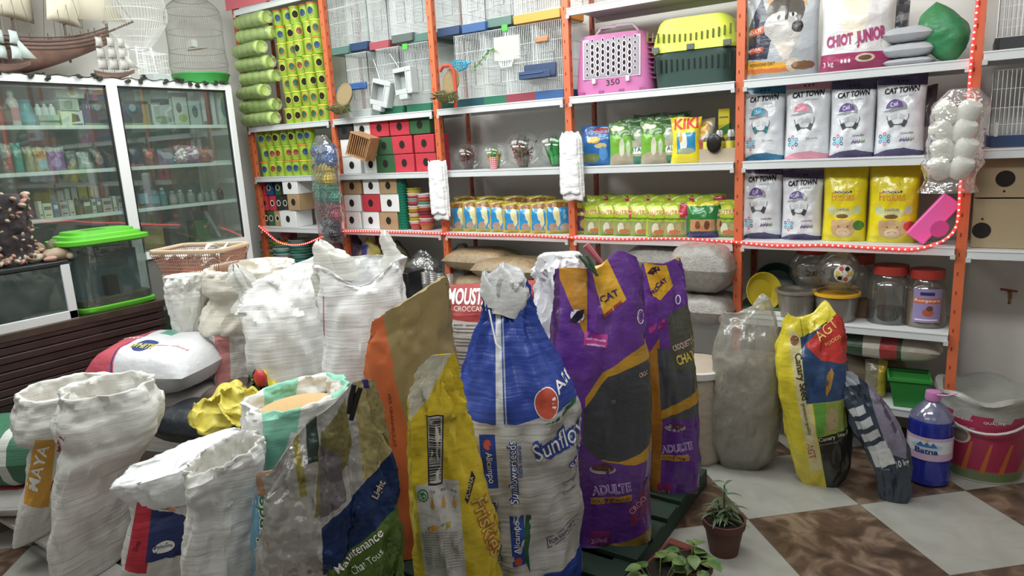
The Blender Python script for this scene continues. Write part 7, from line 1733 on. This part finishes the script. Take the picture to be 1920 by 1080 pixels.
# dark blue bag leaning to the left
k = Sack(1640, 2.86, 0, .08)
def leanw(p, t, a): return p
m = art('navy_kibble_bag', '2c3848', [('p', k.arg([(1620, 710), (1660, 740), (1700, 830), (1700, 868), (1668, 858), (1640, 780)]), '7a7488'), ('p', k.arg([(1555, 700), (1600, 690), (1612, 730), (1580, 735)]), '8a8f98')]+[('p', k.arg([(1590+12*i, 775+24*i), (1618+14*i, 765+22*i), (1624+14*i, 780+22*i), (1597+12*i, 790+24*i)]), 'b9bcc0') for i in range(4)]+[('p', k.arg([(1630, 855), (1668, 845), (1680, 875), (1642, 886)]), 'c8cac9')], .25, sheer=.4, bump=CREASE)
b = k.loft([(1652, 1705, 908, .5), (1640, 1708, 890, .6), (1622, 1706, 850, .6), (1598, 1692, 800, .55), (1580, 1668, 760, .45), (1572, 1640, 730, .3), (1564, 1612, 708, .15), (1560, 1595, 695, .04)], m=m, seed=31, n=2.6, wr=.007, rows=7)
k.T('10 kg', (1682, 884), (1706, 878), ink('c9ccd0'), ratio=.5, bold=.02); k.T('www.feed', (1648, 884), (1668, 888), ink('a9acb0'), ratio=.15)
for i in range(3): k.P([(1648+13*i, 752+22*i), (1662+10*i, 770+22*i), (1660+10*i, 776+22*i), (1644+13*i, 758+22*i)], ink('4a4058'))
k.put(b, 'navy_kibble_bag', 'dark blue and silver bag leaning left with 10 kg lettering', 'bag')
# bottle
x, y = stand(1787, 2.95); t = thing('water_bottle', 'large blue water bottle with pink cap and white label on the floor', 'bottle', (x, y, 0), math.atan2(-x, y)*-1+0)
t.rotation_euler = (0, 0, math.atan2(y, x)-PI/2); rB = .092; bm = mat('blue_liquid', '1c2a98', .12, spec=.7); hb = Sack(1787, 2.95, 0).at(1787, 735)[1]
pr = [(.0001, .004), (rB*.85, .0), (rB*.98, .015)]+[(rB*(1 if i % 2 else .965), .03+i*.016) for i in range(17)]
MB().lathe(pr+[(rB, .3), (rB*.96, .315), (.0001, .317)], bm, 34).build('filled_body', t)
MB().lathe([(rB*.965, .315), (rB*.93, .33), (rB*.55, .375), (rB*.3, .395), (rB*.28, .42)], clear('bottle_clear', 'c9cdea', .25, .05, .45, '8c90b8'), 34, nz=1).build('shoulder', t)
MB().lathe([(rB*.34, .4), (rB*.36, .405), (rB*.34, .44), (.0001, .443)], mat('pink_cap', 'c87ab8', .35), 22).build('cap', t)
MB().tube([(.0, -.02, .43), (.05, -.04, .44), (.09, -.04, .455)], .004, mat('pink_cap', 'c87ab8'), 6).build('carry_strap', t)
b = MB(); ll = art('bottle_label', 'c8a8c8', [('p', [(0, .35), (1, .3), (1, .85), (0, .85)], 'd4d8e0'), ('e', .45, .6, .3, .16, 'b4c4dc')], .4)
P = [[(rB*1.02*math.sin(a), -rB*1.02*math.cos(a), .135+.11*j/6, (.5+a/2.4, j/6)) for a in [-1.5+3*i/24 for i in range(25)]] for j in range(7)]
b.grid(P, ll); b.freeze(); b.text('Batna', (-.055, .17), (.035, .17), ink('1c3c78'), ratio=.28, bold=.03)
for cx in (-.035, -.01, .015): b.poly([(cx-.018, .2), (cx, .225), (cx+.018, .2)], ink('3a6ca8'))
b.oval(-.01, .232, .01, .006, ink('d8b83c')); b.build('label_sheet', t)
# big bucket with printed wrap
x, y = stand(1893, 3.03); t = thing('printed_feed_bucket', 'clear bucket with red printed wrap and folded film top', 'bucket', (x, y, 0)); t.rotation_euler = (0, 0, math.atan2(y, x)-PI/2)
pw = art('red_wrap_print', 'a8284c', [('p', [(-.3, 0), (.3, 0), (.3, .06), (-.3, .06)], '6c7a50')]+[('p', [(-.14+.07*i, .05), (-.12+.07*i, .05), (-.1+.07*i, .2), (-.11+.07*i, .2)], 'c0642c') for i in range(5)]+[('e', -.08, .22, .04, .04, 'c9c0a8'), ('e', -.08, .22, .032, .032, '8a7a70')], .35)
b = MB(); P = [[((.165+.025*z/.35)*math.cos(a), (.165+.025*z/.35)*math.sin(a), z, ((.165)*math.cos(a), z)) for a in [2*PI*i/44 for i in range(44)]] for z in (.01, .05, .12, .2, .28, .33)]
I = b.grid(P, pw, True); b.freeze(); b.text('SUPERIOR QUALITY', (-.14, .3), (-.04, .3), wht, ratio=.08); b.text('QUALITE', (.0, .3), (.08, .3), wht, ratio=.14); b.text('petits legumes secs', (-.13, .265), (-.03, .265), wht, ratio=.07)
b.build('printed_wrap', t)
b = MB(); P = []
for j, (r_, z) in enumerate([(.0001, .002), (.165, .002), (.186, .3), (.19, .35), (.2, .385), (.21, .4), (.205, .415), (.18, .41), (.17, .33), (.0001, .32)]):
    P.append([(r_*math.cos(a)*(1+.03*math.sin(a*7+j)*(z > .3)), r_*math.sin(a)*(1+.03*math.sin(a*7+j)*(z > .3)), z+(.012*math.sin(a*5) if z > .36 else 0)) for a in [2*PI*i/44 for i in range(44)]])
b.grid(P, mat('cloudy_white_film', 'a8a8a0', .4, bump=CREASE), True); b.build('bucket_and_film', t)
b = MB(); b.tube([(.19*math.cos(a), -.19*math.sin(a)-.02, .36-.1*math.sin(a)) for a in [.3+2.4*i/12 for i in range(13)]], .006, mat('white_handle', 'c0bfba', .5), 6); b.build('handle', t)

# ------------------------------------------------------------------ potted plants at the bottom
pot_m = mat('brown_pot', '5a3428', .6); soil = mat('soil', '2a211a', .95, bump=(60, 1, 'noise', (1, 1, 1), .01)); lf1 = mat('succulent_green', '4c6440', .5); lf2 = mat('pothos_green', '3c6a2e', .4, var=('7c9450', 18, .12))
def pot(px, wd, r, h, label, col_=pot_m, z=0, base=None):
    x, y = stand(px, wd); t = thing('potted_plant', label, 'potted plant', (x, y, z)); 
    MB().lathe([(.0001, 0), (r*.68, 0), (r*.92, h*.8), (r, h*.8), (r*1.03, h), (r*.93, h), (r*.9, h*.85), (.0001, h*.85)], col_, 30).build('pot', t)
    MB().lathe([(r*.9, h*.86), (r*.4, h*.9), (.0001, h*.91)], soil, 20, nz=1).build('soil', t)
    return t
def leaf(b, p, d, L_, w, m, droop=.3, n=5):
    d = d.normalized(); s = d.cross(Vector((0, 0, 1))).normalized(); prev = None
    for i in range(n+1):
        v = i/n; c = p+d*(L_*v)+Vector((0, 0, -droop*L_*v*v)); ww_ = w*math.sin(PI*min(.97, v*.85+.12)); a = [b.V(c-s*ww_+Vector((0, 0, .15*w))), b.V(c), b.V(c+s*ww_+Vector((0, 0, .15*w)))]
        if prev: b.Fc((prev[0], prev[1], a[1], a[0]), m); b.Fc((prev[1], prev[2], a[2], a[1]), m)
        prev = a
t = pot(1372, 2.47, .082, .145, 'brown potted succulent with long thin leaves on the tiles')
random.seed(11); b = MB()
for (sx, sy, hh) in ((.0, 0, .17), (-.03, .01, .1), (.03, 0, .09), (-.045, -.02, .05)):
    b.tube([(sx*.4, sy, .12), (sx, sy, .12+hh)], [.005, .003], lf1, 6)
    for i in range(13 if hh > .15 else 9):
        a = i*2.4; v = i/12; p = Vector((sx*(.4+.6*v), sy, .14+hh*.95*v)); leaf(b, p, Vector((math.cos(a), math.sin(a), .55-.1*(1-v))), .1*(1.1-.5*v) if hh > .15 else .08, .0065, lf1, .5)
b.build('stems_and_leaves', t)
t = pot(1305, 2.22, .075, .13, 'brown pot with trailing variegated leaves beside the succulent')
b = MB()
for i in range(16):
    a = 3.2+i*.33; r_ = random.uniform(.02, .08); p = Vector((r_*math.cos(a), r_*math.sin(a), .13+random.uniform(0, .05))); b.tube([(0, 0, .11), p], .002, lf2, 4); leaf(b, p, Vector((math.cos(a), math.sin(a), .2)), .06, .024, lf2, .5)
b.build('leaves', t)
t = pot(1235, 2.12, .07, .1, 'low pot with broad variegated leaves at the foot of the purple sack', mat('dark_green_pot', '1c2c22', .6))
b = MB()
for i in range(13):
    a = i*.9; p = Vector((.06*math.cos(a), .06*math.sin(a), .12+.03*(i % 3))); b.tube([(0, 0, .08), p], .002, lf2, 4); leaf(b, p, Vector((math.cos(a), math.sin(a), .15)), .055, .024, lf2, .4)
b.build('leaves', t)
x, y = stand(1222, 2.14); t = thing('terracotta_planter', 'long red brown planter box lying at the bottom edge', 'planter', (x, y, 0)); tm = mat('terracotta', '7a3426', .6)
R_ = .5
MB().box((0, 0, .06), (.13, .5, .12), tm, taper=1.12).build('planter_box', t, rot=(0, 0, -.12), bev=.006)
MB().box((0, 0, .122), (.11, .46, .01), soil).build('soil', t, rot=(0, 0, -.12))
b = MB(); b.ball((0, 0, 0), .03, mat('red_tag', 'b0283c', .5), 12, (1.2, 1, .7)); x, y = stand(1262, 2.0); finish(b, 'red_stone', 'small red plastic lump between the pots at the bottom edge', 'ornament', (x+.02, y, .155-.1))

# ------------------------------------------------------------------ basket on the sacks
k = Sack(378, 3.65, 0); z0 = k.at(378, 512)[1]; zr = k.at(378, 470)[1]; x, y = k.x, k.y
t = thing('plastic_basket', 'brown perforated plastic basket holding white scraps on the sacks', 'basket', (x, y, z0-.005), .35)
bkm = mat('brown_plastic_weave', 'a8705c', .5); rimm = mat('tan_rim', 'c4a88c', .5); hB = zr-z0+.02; w0, d0, w1_, d1 = .33, .2, .41, .27
b = MB()
def rect(w, d, z, n=1): return [(-w/2, -d/2, z), (w/2, -d/2, z), (w/2, d/2, z), (-w/2, d/2, z)]
nz = 7
for j in range(nz+1):
    v = j/nz; b.tube(rect(w0+(w1_-w0)*v, d0+(d1-d0)*v, hB*v*.94), .0024, bkm, 4, True)
for i in range(30):
    u = -.5+i/29
    for s in (-1, 1): b.tube([(u*w0, s*d0/2, 0), (u*w1_, s*d1/2, hB*.94)], .0022, bkm, 4)
for i in range(19):
    u = -.5+i/18
    for s in (-1, 1): b.tube([(s*w0/2, u*d0, 0), (s*w1_/2, u*d1, hB*.94)], .0022, bkm, 4)
b.tube(rect(w0+.01, d0+.01, hB*.06), .009, bkm, 4, True); b.box((0, 0, .003), (w0, d0, .006), bkm); b.build('basket_wall', t, sharp=None)
b = MB(); b.tube([(x_, y_, z_) for x_, y_, z_ in [q for a_, c_ in zip(rect(w1_+.01, d1+.01, hB), rect(w1_+.01, d1+.01, hB)[1:]+rect(w1_+.01, d1+.01, hB)[:1]) for q in (tuple(Vector(a_).lerp(Vector(c_), .08)), tuple(Vector(a_).lerp(Vector(c_), .92)))]], .012, rimm, 8, True); b.build('rim', t)
for i in range(7):
    a = i*1.1; P = []
    b = MB()
    for j in range(6): P.append([(-.09+.14*math.cos(a)*.8+.05*u_*math.cos(a+1), .05*math.sin(a)+.05*u_*math.sin(a+1)+.02*j/5, hB*.45+.012*i+.02*math.sin(u_*3+j)) for u_ in [-1+q/3 for q in range(7)]])
    b.grid([[(p[0]+.02*jj, p[1], p[2]) for p in row] for jj, row in enumerate(P)], mat('white_scrap', 'c9cac2', .5)); o = b.build('crumpled_scrap', None, (x, y, z0), (0, 0, .35), solid=.002); tag(o, 'crumpled white scrap lying in the brown basket', 'scrap', 'scraps in the brown basket')
lump(315, 462, 3.2, .3, .3, clp, 'clear_bag', 'crumpled clear plastic bag between the tank and the basket', 'clear bag', 9, z=.8)
b = MB(); b.box((0, 0, .4), (.3, .3, .8), mat('dark_green_crate', '243a30', .6)); x_, y_ = stand(318, 4.15); finish(b, 'dark_crate', 'dark green crate standing at the end of the counter', 'crate', (x_-.05, y_, 0), .0, bev=.01)
